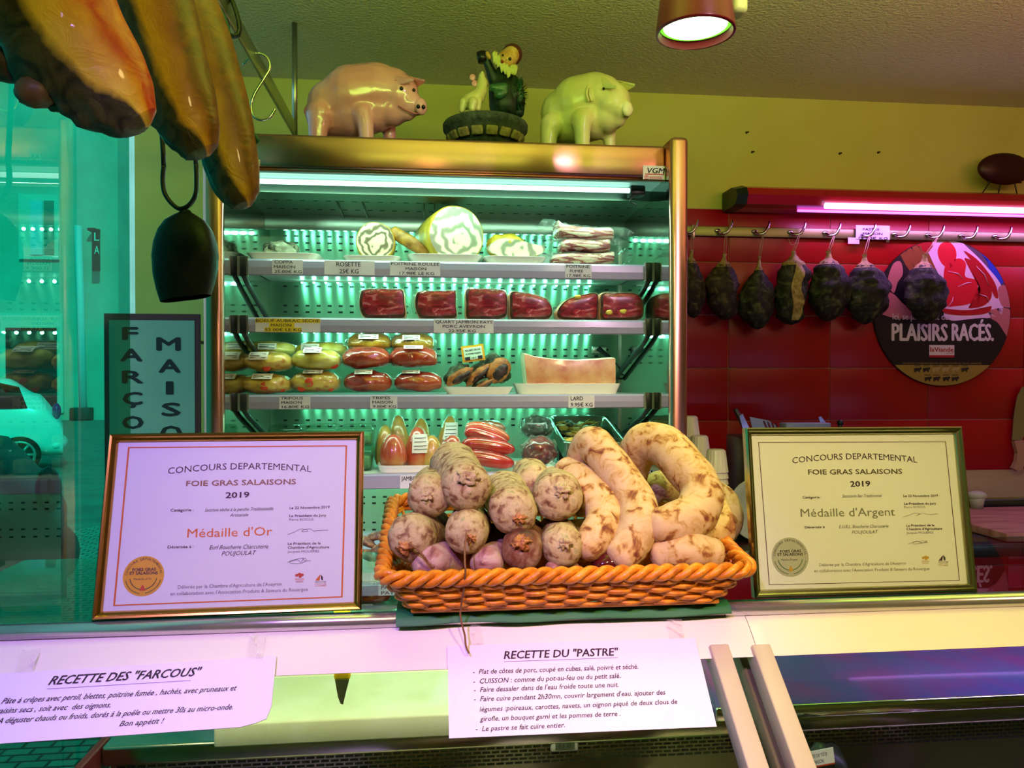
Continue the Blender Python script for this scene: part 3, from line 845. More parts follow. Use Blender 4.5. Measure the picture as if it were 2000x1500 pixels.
# vacuum packed smoked belly, a stack of three slabs
belly_m = M('belly_stripes', '#c08078', .35, stops=[(.36, '#7d2a26'), (.46, '#a8504a'), (.52, '#e6cdb4'), (.66, '#f2dfc6')], scale=30, detail=4, dist=1.5, stretch=(.45, .45, 2.4))
def slab(pts, hpx, depth, label, Y, cx):
    k = mpp(cx, Y)
    path = smooth_path([at(px, py, Y) for px, py in pts], 6)
    t = thing('bacon_pack', (path[len(path)//2].x, Y+depth/2, min(p.z for p in path)-hpx*k/2), label, 'vacuum pack', 'vacuum packed bacon slabs')
    n = len(path); mb = MB(); H = hpx*k/2
    def fn(u, v):
        i = min(n-1, int(round(u*(n-1)))); p = path[i]; a = v*2*PI
        e = .5; cy = math.copysign(abs(math.cos(a))**e, math.cos(a)); cz = math.copysign(abs(math.sin(a))**e, math.sin(a))
        s = 1-.6*max(0, abs(u-.5)*2-.88)/.12
        return p + V((0, depth/2+cy*depth/2*s, cz*H*s*(1+.12*noise.noise(V((u*5, v*4, pts[0][1]))))))
    mb.grid(fn, n-1, 20, cv=True); mb.poly([fn(0, j/20) for j in range(20)]); mb.poly([fn(1, j/20) for j in range(19, -1, -1)])
    mb.build('slab', belly_m, t)
    mb = MB()
    def fn2(u, v):
        i = min(n-1, int(round(u*(n-1)))); p = path[i]; a = v*2*PI
        ex = (u-.5)*2; q = p + V((ex*.018 + (.03 if ex > .8 else (-.03 if ex < -.8 else 0)), 0, 0))
        s = 1.12-.95*max(0, abs(ex)-.82)/.18
        e = .5; cy = math.copysign(abs(math.cos(a))**e, math.cos(a)); cz = math.copysign(abs(math.sin(a))**e, math.sin(a))
        w_ = noise.noise(V((u*14, v*9, pts[0][0]*.1)))*.006
        return q + V((w_, depth/2+cy*(depth/2+.004), cz*H*max(.12, s)+w_))
    mb.grid(fn2, n-1, 20, cv=True); mb.build('film', film_thick, t)
Yv = YS+.02
slab([(1082, 505), (1120, 503), (1165, 504), (1205, 500)], 24, .12, 'lowest vacuum packed bacon slab of the stack on the top shelf', Yv, 1145)
slab([(1098, 478), (1130, 476), (1165, 479), (1196, 476)], 26, .11, 'middle vacuum packed bacon slab of the stack on the top shelf', Yv, 1145)
slab([(1090, 438), (1102, 447), (1130, 452), (1165, 455), (1205, 456)], 27, .11, 'topmost curved bacon slab of the vacuum packed stack', Yv, 1145)

# shelf 2: quarters of raw ham, vacuum packed
ham_face = M('raw_ham_face', '#8c1226', .25, stops=[(.30, '#4a0614'), (.48, '#8c1024'), (.58, '#b02436'), (.64, '#d48088'), (.70, '#a01c30')], scale=24, detail=6, dist=2.2, stretch=(.6, 1, 1.6), coat=.15)
ham_rind = M('raw_ham_rind', '#e0b08a', .4, stops=[(.35, '#d89a5c'), (.6, '#ecc0a0')], scale=18, coat=.4)
salt_m = M('ham_fat_spot', '#e8c84a', .4)
def ham_pack(shape, label, spots=()):
    Y = YS+.03; z = SH[2]+.002; D = .09
    py_b = 626
    cx = sum(p[0] for p in shape)/len(shape)
    def P(px, py): 
        q = at(px, py, Y); return (q.x, q.z)
    outer = [P(*p) for p in shape]
    zmin = min(p[1] for p in outer); outer = [(x, zz-zmin+z) for x, zz in outer]
    op = [V((x, Y, zz)) for x, zz in outer]
    cxx = sum(p.x for p in op)/len(op); czz = sum(p.z for p in op)/len(op)
    t = thing('ham_pack', (cxx, Y+D/2, z), label, 'vacuum pack', 'vacuum packed ham quarters on the second shelf')
    pth = smooth_path(op, 5, closed=True); n = len(pth)
    ys = [(0, .97), (.006, 1.0), (D*.6, 1.0), (D, .9)]
    mb = MB(); mb.grid(lambda u, v: V((cxx+(pth[int(round(u*n)) % n].x-cxx)*ys[int(round(v*3))][1], Y+ys[int(round(v*3))][0], czz+(pth[int(round(u*n)) % n].z-czz)*ys[int(round(v*3))][1])), n, 3, cu=True)
    mb.poly([V((cxx+(p.x-cxx)*.9, Y+D, czz+(p.z-czz)*.9)) for p in pth])
    mb.build('rind', ham_rind, t)
    def fz(u, v):
        p = pth[int(round(u*n)) % n]; s = v
        return V((cxx+.002+(p.x-cxx)*s*.88, Y-.004*(1-v**4), czz+.003+(p.z-czz)*s*.84))
    mb = MB(); mb.grid(fz, n, 6, cu=True)
    o = mb.build('cut_face', ham_face, t)
    for q, (px, py) in enumerate(spots):
        s = MB(); b = at(px, py, Y-.005); s.ball(b, (.010, .003, .006), 12, 6, disp=.6, fr=3, seed=px); s.build('fat_spot', salt_m, t)
    mb = MB()
    def ff(u, v):
        p = pth[int(round(u*n)) % n]; a = math.atan2(p.z-czz, p.x-cxx)
        r = 1.04+ (.16*max(0, abs(math.cos(a))-.72)/.28)
        wv = noise.noise(V((math.cos(a)*3, v*5, cx*.1+math.sin(a)*3)))*.004
        prof = [(.25, -.009), (.7, -.008), (1, -.004), (1.0, .03), (.95, D+.004)]
        s, y = prof[int(round(v*4))]
        rr = 1+(r-1)*(1 if 1 <= int(round(v*4)) <= 3 else 0)*(1 if int(round(v*4)) == 3 else .5)
        return V((cxx+(p.x-cxx)*s*rr, Y+y+wv, max(z-.0005, czz+(p.z-czz)*s*1.02+wv)))
    mb.grid(ff, n, 4, cu=True); mb.build('film', film_m, t)
S = ham_pack
S([(703, 575), (712, 568), (740, 566), (770, 567), (788, 570), (791, 595), (792, 622), (770, 625), (730, 626), (709, 622), (701, 600)], 'ham quarter pack furthest left on the second shelf, rounded on its left side')
S([(812, 577), (822, 570), (850, 570), (888, 569), (891, 572), (891, 600), (892, 622), (870, 625), (835, 626), (818, 622), (810, 600)], 'second ham quarter pack from the left on the second shelf')
S([(910, 567), (930, 564), (960, 565), (985, 568), (991, 580), (992, 605), (988, 620), (965, 626), (935, 625), (911, 624), (909, 595)], 'ham quarter pack in the middle of the second shelf, film folded at its upper right')
S([(997, 572), (1020, 572), (1045, 576), (1068, 585), (1078, 600), (1080, 615), (1070, 625), (1040, 627), (1010, 626), (996, 624), (995, 595)], 'ham quarter pack rounded on its right, fourth from the left')
S([(1167, 574), (1140, 576), (1112, 584), (1096, 596), (1087, 612), (1092, 624), (1115, 627), (1145, 627), (1166, 626), (1169, 600)], 'ham quarter pack sloping down to its left, fifth from the left', [(1128, 580)])
S([(1174, 574), (1200, 572), (1235, 572), (1252, 580), (1258, 600), (1254, 622), (1225, 627), (1195, 627), (1173, 626), (1172, 600)], 'ham quarter pack furthest right on the second shelf', [(1217, 608), (1190, 610)])

# shelf 3: cooked dishes in pillow bags
def bag(px, py, wpx, hpx, Y, depth, mat, label, name, sticker_at=None, carrots=(), group=None, zmin=None, seed=0, skew=0):
    c = at(px, py, Y); k = mpp(px, Y); a = wpx*k/2; h = hpx*k/2
    t = thing(name, (c.x, c.y, c.z-h), label, 'food pack', group)
    def fn(u, v):
        th = u*2*PI; ph = (v-.5)*PI
        d = math.sin(ph); r = math.cos(ph)**.55 if abs(math.cos(ph)) > 1e-6 else 0
        zz = math.sin(th)*r*h*(1 if math.sin(th) > 0 else .92)
        yy = math.cos(th)*r*depth/2
        w_ = 1+.11*noise.noise(V((d*2.2+seed, math.cos(th)*1.5, math.sin(th)*1.5)))+.09*noise.noise(V((d*5+seed, math.cos(th)*3.5, math.sin(th)*3.5)))
        return c + V((d*a, yy*w_, zz*w_ + skew*d*h + (-h*.35*max(0, abs(d)-.75))))
    mb = MB(); mb.grid(fn, 32, 22, cu=True); mb.build('filling', mat, t)
    mb = MB()
    def fo(u, v):
        p = fn(u, v); q = c+(p-c)*1.035; d = math.sin((v-.5)*PI)
        q.x += math.copysign(max(0, abs(d)-.93)*a*1.2, d)
        q.z = max(q.z, c.z-h*1.0); return q + V((0, 0, .001))*noise.noise(p*60)*1.5
    mb.grid(fo, 32, 22, cu=True); mb.build('film', film_m, t)
    for dx_, dz_, rr in carrots:
        mb = MB(); x = dx_*a; zz = dz_*h
        yy = -depth/2*math.sqrt(max(.02, 1-(dx_)**2-(dz_)**2))*.98
        mb.ball(c+V((x, yy, zz)), (rr*k, .004, rr*k), 16, 8); mb.build('carrot_slice', carrot_m, t)
    if sticker_at:
        sx, sz, sw, shh, rot = sticker_at
        def fs(u, v):
            x = sx + (u-.5)*sw; zz = sz + (v-.5)*shh
            xa = x*a; q = min(.97, math.sqrt(max(0, (x*.9)**2)))
            zt = zz; yy = -depth/2*math.sqrt(max(.01, 1-min(.99, x*x*.8+zt*zt*.8)))*1.10-.002
            return c+V((xa, yy, zt*h*1.0+.003))
        mb = MB(); mb.grid(fs, 6, 4, mi=0)
        for q in (.25, .5, .75):
            p0 = fs(.1, q)+V((0, -.0012, 0)); p1 = fs(.9 if q != .5 else .6, q)+V((0, -.0012, 0))
            mb.tube([p0, (p0+p1)/2+V((0, -.0006, 0)), p1], .0007, 4, mi=1)
        mb.build('sticker', [white_p, ink], t, )
    return t
carrot_m = M('carrot', '#d8401c', .4)
tripous_m = M('tripous_filling', '#c8a850', .3, stops=[(.36, '#8e6a14'), (.5, '#cda83a'), (.62, '#dfc060'), (.68, '#c8702c'), (.74, '#e6d690')], scale=17, detail=2, coat=.7)
tripous_y = M('tripous_filling_pale', '#cfc860', .3, stops=[(.36, '#98861c'), (.52, '#cfc048'), (.64, '#e0da78'), (.78, '#e8e6a0')], scale=17, detail=2, coat=.7)
tripes_m = M('tripes_filling', '#a8240e', .25, stops=[(.32, '#6e1206'), (.55, '#b02c10'), (.75, '#c8641c')], scale=16, detail=4, coat=.8)
tripes_y = M('tripes_filling_gold', '#a87818', .25, stops=[(.3, '#4e3a0c'), (.5, '#9a6c14'), (.7, '#c89a2a')], scale=14, detail=3, coat=.8)
g1, g2 = 'bags of yellow tripous on the third shelf', 'bags of red tripes on the third shelf'
Yt = YS+.075
bag(528, 683, 100, 34, Yt+.085, .08, tripous_y, 'yellow tripous bag at the back on the left, propped above the others', 'tripous_bag', (.0, .2, .7, .7, 0), group=g1, seed=1)
bag(630, 684, 100, 34, Yt+.085, .08, tripous_y, 'yellow tripous bag at the back beside the red tripes bags', 'tripous_bag', (-.4, .2, .7, .7, 0), group=g1, seed=2)
bag(524, 707, 94, 40, Yt, .10, tripous_m, 'upper front tripous bag on the left with a carrot slice and white sticker', 'tripous_bag', (-.25, .45, .8, .75, 0), [(.05, -.55, 8)], g1, seed=3)
bag(619, 703, 92, 44, Yt, .10, tripous_y, 'upper front tripous bag beside the red bags, palest yellow', 'tripous_bag', (-.1, .75, .75, .5, 0), [(.75, -.45, 8)], g1, seed=4)
bag(521, 750, 96, 40, Yt-.005, .10, tripous_m, 'bottom tripous bag at the left end of the third shelf', 'tripous_bag', (-.05, .65, .8, .5, 0), [(.05, -.2, 8), (.7, -.5, 5)], g1, seed=5)
bag(617, 746, 94, 42, Yt-.005, .10, tripous_m, 'bottom tripous bag next to the red tripes bags, carrot slices below', 'tripous_bag', (-.05, .85, .8, .3, 0), [(-.15, .0, 9), (-.5, -.5, 8), (.65, -.6, 6)], g1, seed=6)
bag(722, 670, 84, 40, Yt+.05, .09, tripes_y, 'golden tripes bag on top of the left red stack', 'tripes_bag', (0, .45, .9, .45, 0), group=g2, seed=7)
bag(806, 671, 84, 42, Yt+.05, .09, tripes_y, 'golden tripes bag on top of the right red stack', 'tripes_bag', (-.05, .4, .8, .45, 0), group=g2, seed=8)
bag(716, 700, 92, 46, Yt, .10, tripes_m, 'middle red tripes bag of the left red stack', 'tripes_bag', None, group=g2, seed=9)
bag(808, 699, 92, 46, Yt, .10, tripes_m, 'middle red tripes bag of the right red stack', 'tripes_bag', (0, .8, .8, .3, 0), group=g2, seed=10)
bag(719, 746, 92, 44, Yt-.01, .10, tripes_m, 'bottom red tripes bag under the left red stack', 'tripes_bag', (-.15, .8, .75, .4, 0), group=g2, seed=11)
bag(817, 746, 92, 42, Yt-.01, .10, tripes_m, 'bottom red tripes bag next to the dried mushrooms plate', 'tripes_bag', (-.3, .85, .75, .3, 0), group=g2, seed=12)

# plate of dried sausage slices with an orange rimmed price tag
_, zt3, _ = plate(866, 1004, 754, 769, 3, 'white tray under the dark dried meat pieces on the third shelf', depth=.14, mat=tray_m, name='foam_tray', cat='tray', inset=.12)
mould_m = M('green_mould', '#4a5a40', .8, stops=[(.35, '#141a10'), (.5, '#3c4a34'), (.7, '#8a9a7c')], scale=30, detail=5, bump=.6, bscale=60)
crust_m = M('orange_crust', '#b06a28', .5, stops=[(.35, '#7c3c12'), (.6, '#b87030'), (.8, '#d89a50')], scale=50)
dark_meat = M('dark_lean', '#2a1418', .5, stops=[(.4, '#160a0e'), (.7, '#4a2428')], scale=60, bump=.4)
for i, (px, py, rx, rz, rot, lab) in enumerate(((897, 735, 30, 18, .55, 'leftmost piece of dark dried meat with an orange crust on the third shelf tray'), (934, 732, 30, 16, .75, 'middle piece of dark dried meat leaning on its neighbour, orange crust forward'),
                                         (944, 752, 22, 9, .5, 'lowest small piece of dark dried meat lying at the front of the tray'), (973, 724, 27, 34, .9, 'largest dark mouldy dried meat piece at the right end of the tray'))):
    Yd = YS+.06+.02*(i % 2); c = at(px, py, Yd); k = mpp(px, Yd)
    c.z = max(c.z, zt3+.016)
    t = thing('dried_meat', (c.x, c.y, zt3), lab, 'cured meat', 'dried meat pieces on the third shelf tray')
    Rr = Matrix.Rotation(-rot, 3, 'Y')
    mb = MB(); mb.ball(c+V((-.005, .03, .006)), (rx*k*.95, .035, rz*k*.95), 24, 14, rot=Rr, disp=.25, fr=2, seed=i); mb.build('mouldy_skin', mould_m, t)
    mb = MB(); mb.ball(c+V((0, -.004, 0)), (rx*k, .012, rz*k*.62), 24, 12, rot=Rr, disp=.2, fr=2.5, seed=i+4); mb.build('crust', crust_m, t)
    mb = MB(); mb.ball(c+V((.005, -.012, -.003)), (rx*k*.7, .008, rz*k*.34), 20, 10, rot=Rr, disp=.3, fr=3, seed=i+7); mb.build('lean', dark_meat, t)
c = at(924, 690, YS+.07); k = mpp(924, YS+.07)
t = thing('price_tag', (c.x, c.y, at(924, 706, YS+.07).z), 'small tilted price tag with an orange frame among the dark dried meat', 'price tag')
Rr = Matrix.Rotation(-.14, 3, 'Y'); ex = Rr @ EX; ez = Rr @ EZ
def tq(mb, x0, x1, z0, z1, dy, mi): mb.obox(c+ex*(x0+x1)/2*k+ez*(z0+z1)/2*k+V((0, dy, 0)), ((x1-x0)/2*k, .0008, (z1-z0)/2*k), mi, rot=Rr)
mb = MB(); tq(mb, -22, 22, -16, 16, 0, 0); mb.build('frame', M('orange_frame', '#e09a1c', .4), t)
mb = MB(); tq(mb, -18, 18, -12, 12, -.0015, 0); tq(mb, -17, -7, -12, -6, -.003, 1); tq(mb, 8, 17, -12, -6, -.003, 1)
for j, tx in enumerate(('MAGRET SECHE', 'AU POIVRE MAISON', '')):
    if tx: mb.text(tx, c+ex*(-15*k)+ez*((5-7*j)*k)+V((0, -.003, 0)), ex, ez, 30*k, 3.6*k, 1, .02)
mb.text('3.95 €', c+ex*(-5*k)+ez*(-11*k)+V((0, -.003, 0)), ex, ez, 10*k, 4*k, 1, .02)
mb.build('card', [M('pale_card', '#cfe8c8', .5), ink], t)

# block of fat on a white tray
_, ztl, _ = plate(1010, 1216, 748, 769, 3, 'long white tray under the pink block of lard', depth=.15, mat=tray_m, name='foam_tray', cat='tray', inset=.07)
lard_m = M('lard_skin', '#d8906c', .35, stops=[(.32, '#b8503c'), (.45, '#d08a64'), (.6, '#dca478'), (.75, '#e4c08c')], scale=15, detail=4, coat=.4, sss=.15)
fat_m = M('white_fat', '#f2ecc8', .45, sss=.1)
Yl = YS+.05; a = at(1027, 735, Yl).x; b = at(1201, 735, Yl).x; zt_ = at(1110, 700, Yl).z; zb_ = ztl+.0015
t = thing('lard_block', ((a+b)/2, Yl+.04, zb_), 'large pink skinned block of lard on the long white tray', 'lard')
def lf(u, v):
    x = a+(b-a)*u; y = -.004-.006*math.sin(u*PI)-.005*math.sin(v*PI)
    top = zt_+.006*(1-u)**6*2 - .006*math.sin(u*PI)
    return V((x+.010*(u < .02)*(.5-v), Yl+y, zb_+(top-zb_)*v + .0015*noise.noise(V((u*6, v*6, 1)))*v))
mb = MB(); mb.grid(lf, 30, 14)
mb.build('skin', lard_m, t)
mb = MB()
def lf2(u, v):
    y, zf = [(-.002, 1), (.006, 1.02), (.05, 1.05), (.075, 1.0), (.085, .9), (.085, 0)][int(round(v*5))]
    p = lf(u, 1 if zf > 0 else 0); return V((p.x, Yl+y, zb_+(p.z-zb_)*zf if zf else zb_))
mb.grid(lf2, 30, 5); 
for u in (0, 1): mb.poly([lf2(u, j/5) for j in range(6)] + [lf(u, 0)] if u else ([lf2(u, j/5) for j in range(6)] + [lf(u, 0)])[::-1])
mb.build('fat_layer', fat_m, t)

# shelf 4
jam_m = M('jambonneau', '#b03a1e', .3, stops=[(.3, '#8c1c14'), (.5, '#bc4420'), (.7, '#c89040'), (.85, '#d8c050')], scale=9, detail=4, coat=.7)
jam_y = M('jambonneau_pale', '#c0a848', .3, stops=[(.3, '#b04a24'), (.45, '#c08a38'), (.6, '#c8b850'), (.8, '#d0cc7c')], scale=9, detail=3, coat=.7)
_, zj, _ = plate(735, 900, 903, 918, 4, 'white foam tray under the cone shaped hams on the fourth shelf', depth=.20, mat=tray_m, name='foam_tray', cat='tray', inset=.05)
def cone(px, py0, py1, wpx, dy, mat, label, stick=None, lean=0, seed=0):
    Y = YS+.05+dy; k = mpp(px, Y); top = at(px, py0, Y); h = (py1-py0)*k; r = wpx*k/2
    base = V((top.x, top.y, max(zj+.001, top.z-h)))
    if dy: base.z = zj+.001
    t = thing('jambonneau', base, label, 'cooked ham', 'cone shaped hams on the fourth shelf')
    h = top.z-base.z
    prof = [(0, 0), (.55, 0), (.86, .05), (1, .2), (1, .36), (.9, .55), (.72, .75), (.5, .9), (.25, .98), (0, 1)]
    def fn(u, v, s=1.0):
        i = min(9, int(round(v*9))); rr, z = prof[i]; a = u*2*PI
        w_ = 1+.09*noise.noise(V((math.cos(a)*1.5, math.sin(a)*1.5, z*2+seed)))
        return base+V((math.cos(a)*rr*r*w_*s+lean*z*h, math.sin(a)*rr*r*w_*s, z*h*(1+.03*(s > 1))))
    mb = MB(); mb.grid(fn, 26, 9, cu=True); mb.build('meat', mat, t)
    mb = MB(); mb.grid(lambda u, v: fn(u, v, 1.05)+V((0, 0, .0004)), 26, 9, cu=True); mb.build('film', film_m, t)
    if stick:
        def fs(u, v): 
            a = -PI/2+(u-.5)*1.3+stick[0]; z = stick[1]+(v-.5)*stick[2]
            rr = r*(1.12-.45*max(0, z-.45)); return base+V((math.cos(a)*rr+lean*z*h, math.sin(a)*rr-.002, z*h))
        mb = MB(); mb.grid(fs, 6, 4)
        for q in (.2, .38, .6, .8): mb.tube([fs(.1, q)+V((0, -.0012, 0)), fs(.5, q)+V((0, -.0014, 0)), fs(.85, q)+V((0, -.0012, 0))], .0008, 4, mi=1)
        mb.build('sticker', [white_p, ink], t)
cone(768, 848, 912, 54, 0, jam_m, 'red cone shaped ham at the front left of the tray', seed=1)
cone(815, 834, 898, 50, .045, jam_m, 'cone shaped ham with a pale sticker, second in the front row', (.3, .62, .45), seed=2)
cone(843, 850, 905, 44, .04, jam_y, 'yellow and red cone ham just left of the stickered front one', seed=3)
cone(876, 850, 914, 56, 0, jam_m, 'cone shaped ham with a large white sticker beside the red sausages', (-.1, .58, .5), lean=.12, seed=4)
cone(752, 830, 880, 40, .09, jam_y, 'yellow cone ham behind the front left red one', seed=5)
cone(778, 811, 870, 44, .13, jam_y, 'tallest pale cone ham at the back left of the tray', seed=6)
cone(822, 817, 870, 44, .13, jam_y, 'pale yellow cone ham at the back in the middle of the tray', seed=7)
cone(870, 812, 870, 44, .11, jam_y, 'pale yellow cone ham at the back right with a slanted sticker', (.2, .7, .35), lean=.1, seed=8)

red_saus = M('red_sausage', '#b8160e', .22, stops=[(.35, '#8a0a08'), (.6, '#c01c10'), (.8, '#d04a20')], scale=12, coat=.9)
def saus(pts, rpx, Y, mat, label, film=True, name='red_sausage', group='red smoked sausages on the fourth shelf'):
    k = mpp(pts[0][0], Y); P3 = smooth_path([at(px, py, Y) for px, py in pts], 6); n = len(P3)
    rs = [rpx*k*(1-(abs(i/(n-1)-.5)*2)**4*.65) for i in range(n)]
    mid = P3[n//2]
    t = thing(name, (mid.x, Y, min(p.z for p in P3)-rpx*k), label, 'sausage', group)
    mb = MB(); mb.tube(P3, rs, 14, round_ends=True); mb.build('casing', mat, t)
    if film:
        mb = MB(); mb.tube(P3, [r*1.12+.001 for r in rs], 14, round_ends=True, flat=(1.05, 1)); 
        e = P3[-1]; d = (P3[-1]-P3[-2]).normalized()
        mb.grid(lambda u, v: e + d*(u*.022) + V((0, .004*math.sin(v*9+u*4), (v-.5)*.022*(1+u))), 4, 8)
        mb.build('film', film_m, t)
Yr = YS+.035
saus([(906, 892), (930, 893), (960, 898), (1002, 906)], 16, Yr, red_saus, 'lowest glossy red sausage on the fourth shelf')
saus([(903, 868), (930, 868), (965, 872), (1004, 879)], 15, Yr+.01, red_saus, 'second red sausage up, lying across the lowest one')
saus([(908, 846), (925, 845), (960, 855), (990, 866)], 13, Yr+.02, red_saus, 'third red sausage up, sloping down to the right')
saus([(910, 834), (935, 834), (965, 843), (994, 858)], 11, Yr+.035, M('orange_sausage', '#c0501c', .25, coat=.8), 'topmost orange red sausage of the pile')
saus([(928, 831), (950, 829), (975, 834), (985, 842)], 8, Yr+.075, M('brown_sausage', '#8c4a20', .3, coat=.8), 'thin brown sausage behind the red pile')

_, zk, _ = plate(1008, 1094, 906, 916, 4, 'small white tray under the dark smoked packs', depth=.16, mat=tray_m, name='foam_tray', cat='tray', inset=.05)
smoke_m = M('smoked_meat', '#5a1218', .3, stops=[(.3, '#2a060a'), (.55, '#6e1820'), (.75, '#a06048')], scale=26, detail=6, dist=1.5, coat=.8)
smoke_g = M('smoked_meat_dark', '#1d2a1e', .35, stops=[(.35, '#0c140c'), (.6, '#2c4430'), (.8, '#6a8a6a')], scale=26, detail=6, coat=.8)
for i, (px, py, rx, rz, dy, mt, lab) in enumerate(((1053, 881, 33, 28, .05, smoke_m, 'dark red smoked meat in clear film at the front of the small tray'), (1050, 835, 31, 23, .12, smoke_g, 'blackish smoked meat in clear film behind the dark red one'))):
    Y = YS+dy; c = at(px, py, Y); k = mpp(px, Y)
    if i == 0: c.z = max(c.z, zk+rz*k*.9)
    t = thing('smoked_meat_pack', (c.x, c.y, c.z-rz*k), lab, 'vacuum pack', 'smoked meat packs on the fourth shelf')
    mb = MB(); mb.ball(c, (rx*k, .035, rz*k*.98), 26, 16, disp=.22, fr=2.2, seed=i+2); mb.build('meat', mt, t)
    mb = MB(); mb.ball(c+V((-.001, 0, .001)), (rx*k*1.10, .038, rz*k*1.05), 40, 26, disp=.26, fr=4.2, seed=i+2); mb.build('film', film_thick, t)

# steel pan of mushrooms
Y0, Y1 = YS+.01, YS+.30
pan_steel = M('pan_steel', '#9fae9c', .18, metal=1)
a0 = at(1110, 880, Y0+.02); b0 = at(1243, 880, Y0+.02); zr = SH[4]+.065
xa, xb = at(1098, 735, Y0).x, at(1232, 735, Y0).x
t = thing('gastro_pan', ((xa+xb)/2, (Y0+Y1)/2, SH[4]), 'steel catering pan of mushrooms at the right end of the fourth shelf', 'catering pan')
def panring(ins, z, e=.2):
    return lambda a: V(((xa+xb)/2+math.copysign(abs(math.cos(a))**e, math.cos(a))*((xb-xa)/2-ins), (Y0+Y1)/2+math.copysign(abs(math.sin(a))**e, math.sin(a))*((Y1-Y0)/2-ins), z))
rg = [panring(0, zr), panring(0, zr+.002), panring(.010, zr+.002), panring(.013, zr-.004), panring(.020, SH[4]+.006), panring(.03, SH[4]+.003), panring(.12, SH[4]+.003)]
mb = MB(); mb.grid(lambda u, v: rg[int(round(v*6))](u*2*PI+.39), 56, 6, cu=True)
og = [panring(0, zr), panring(.010, zr-.002), panring(.018, SH[4]), panring(.12, SH[4])]
mb.grid(lambda u, v: og[int(round(v*3))](u*2*PI+.39), 56, 3, cu=True)
def tilt(mb):
    for v in mb.v: v.z += .010+.062*(v.y-Y0)/(Y1-Y0)
tilt(mb); mb.build('pan', pan_steel, t)
mb = MB(); mb.box((xa+.03, Y1-.06, SH[4]+.0005), (xb-.03, Y1-.02, SH[4]+.064)); mb.build('riser', black_m, t)
mush_m = M('girolle', '#b89a30', .5, stops=[(.3, '#6e5214'), (.55, '#b48e28'), (.8, '#dcc460')], scale=40, bump=.4)
mush_d = M('dark_mushroom', '#3a3418', .6, stops=[(.4, '#1c1a0c'), (.7, '#5c5222')], scale=40)
rnd = random.Random(4)
mb = MB()
for i in range(90):
    x = xa+.03+(xb-xa-.06)*rnd.random(); y = Y0+.03+(Y1-Y0-.06)*rnd.random(); z = SH[4]+.030+.022*rnd.random()
    r = .008+.01*rnd.random(); a = rnd.random()*6.28
    mb.ball((x, y, z), (r*1.3, r, r*.35), 10, 6, mi=(1 if rnd.random() < .3 else 0), rot=Matrix.Rotation(a, 3, 'Z') @ Matrix.Rotation(rnd.uniform(-.7, .7), 3, 'X'), disp=.4, fr=2, seed=i)
    if i % 3 == 0: mb.tube([(x, y, z), (x+r*math.cos(a), y+r*math.sin(a), z+.008), (x+2.4*r*math.cos(a), y+2.4*r*math.sin(a), z+.012)], [.002, .0016, .001], 5, mi=0)
tilt(mb); o = mb.build('mushroom_filling', [mush_m, mush_d]); tag(o, 'yellow and brown mushrooms heaped in the steel pan', 'mushrooms', kind='stuff')

# clear plastic boxes at the left end of shelf 4
box_m = glass_mat('clear_box_plastic', '#d8f2e6', ior=1.5, rough=.05, lo=.06)
box_fill = M('green_filling', '#46704c', .5, stops=[(.35, '#24402a'), (.65, '#6c9a66')], scale=30, bump=.4)
def clearbox(px0, px1, py0, z0, dy, label, h=None):
    Y = YS+.04+dy; a = at(px0, 735, Y).x+.002; b = at(px1, 735, Y).x-.002; D = .12
    zt = at((px0+px1)/2, py0, Y).z; 
    t = thing('plastic_box', ((a+b)/2, Y+D/2, z0), label, 'food box', 'clear plastic boxes on the fourth shelf')
    cx, cy = (a+b)/2, Y+D/2
    def ring(w_, d_, z): return lambda A: V((cx+math.copysign(abs(math.cos(A))**.25, math.cos(A))*w_, cy+math.copysign(abs(math.sin(A))**.25, math.sin(A))*d_, z))
    hw, hd = (b-a)/2, D/2; H = zt-z0
    rg = [ring(.001, .001, z0), ring(hw*.86, hd*.9, z0), ring(hw*.95, hd*.96, z0+H*.78)]
    mb = MB(); mb.grid(lambda u, v: rg[int(round(v*2))](u*2*PI+.39), 40, 2, cu=True); mb.build('tub', box_m, t)
    lg = [ring(hw, hd, z0+H*.78), ring(hw, hd, z0+H*.83), ring(hw*.94, hd*.95, z0+H*.84), ring(hw*.88, hd*.9, z0+H), ring(.001, .001, z0+H)]
    mb = MB(); mb.grid(lambda u, v: lg[int(round(v*4))](u*2*PI+.39), 40, 4, cu=True); mb.build('lid', box_m, t)
    mb = MB(); mb.box((cx-hw*.82, cy-hd*.85, z0+.002), (cx+hw*.82, cy+hd*.85, z0+H*.62), 0, .008); mb.build('filling', box_fill, t)
zA = SH[4]; 
for i, (p0, p1, lab) in enumerate(((518, 590, 'leftmost'), (592, 660, 'middle'), (661, 731, 'rightmost'))):
    clearbox(p0, p1, 873, zA, .03, f'{lab} clear plastic box of the lower row behind the gold medal certificate')
    zz = at(625, 873, YS+.07).z+.0005
    clearbox(p0, p1, 832, zz, .03, f'{lab} clear plastic box of the upper row just above the gold medal certificate')

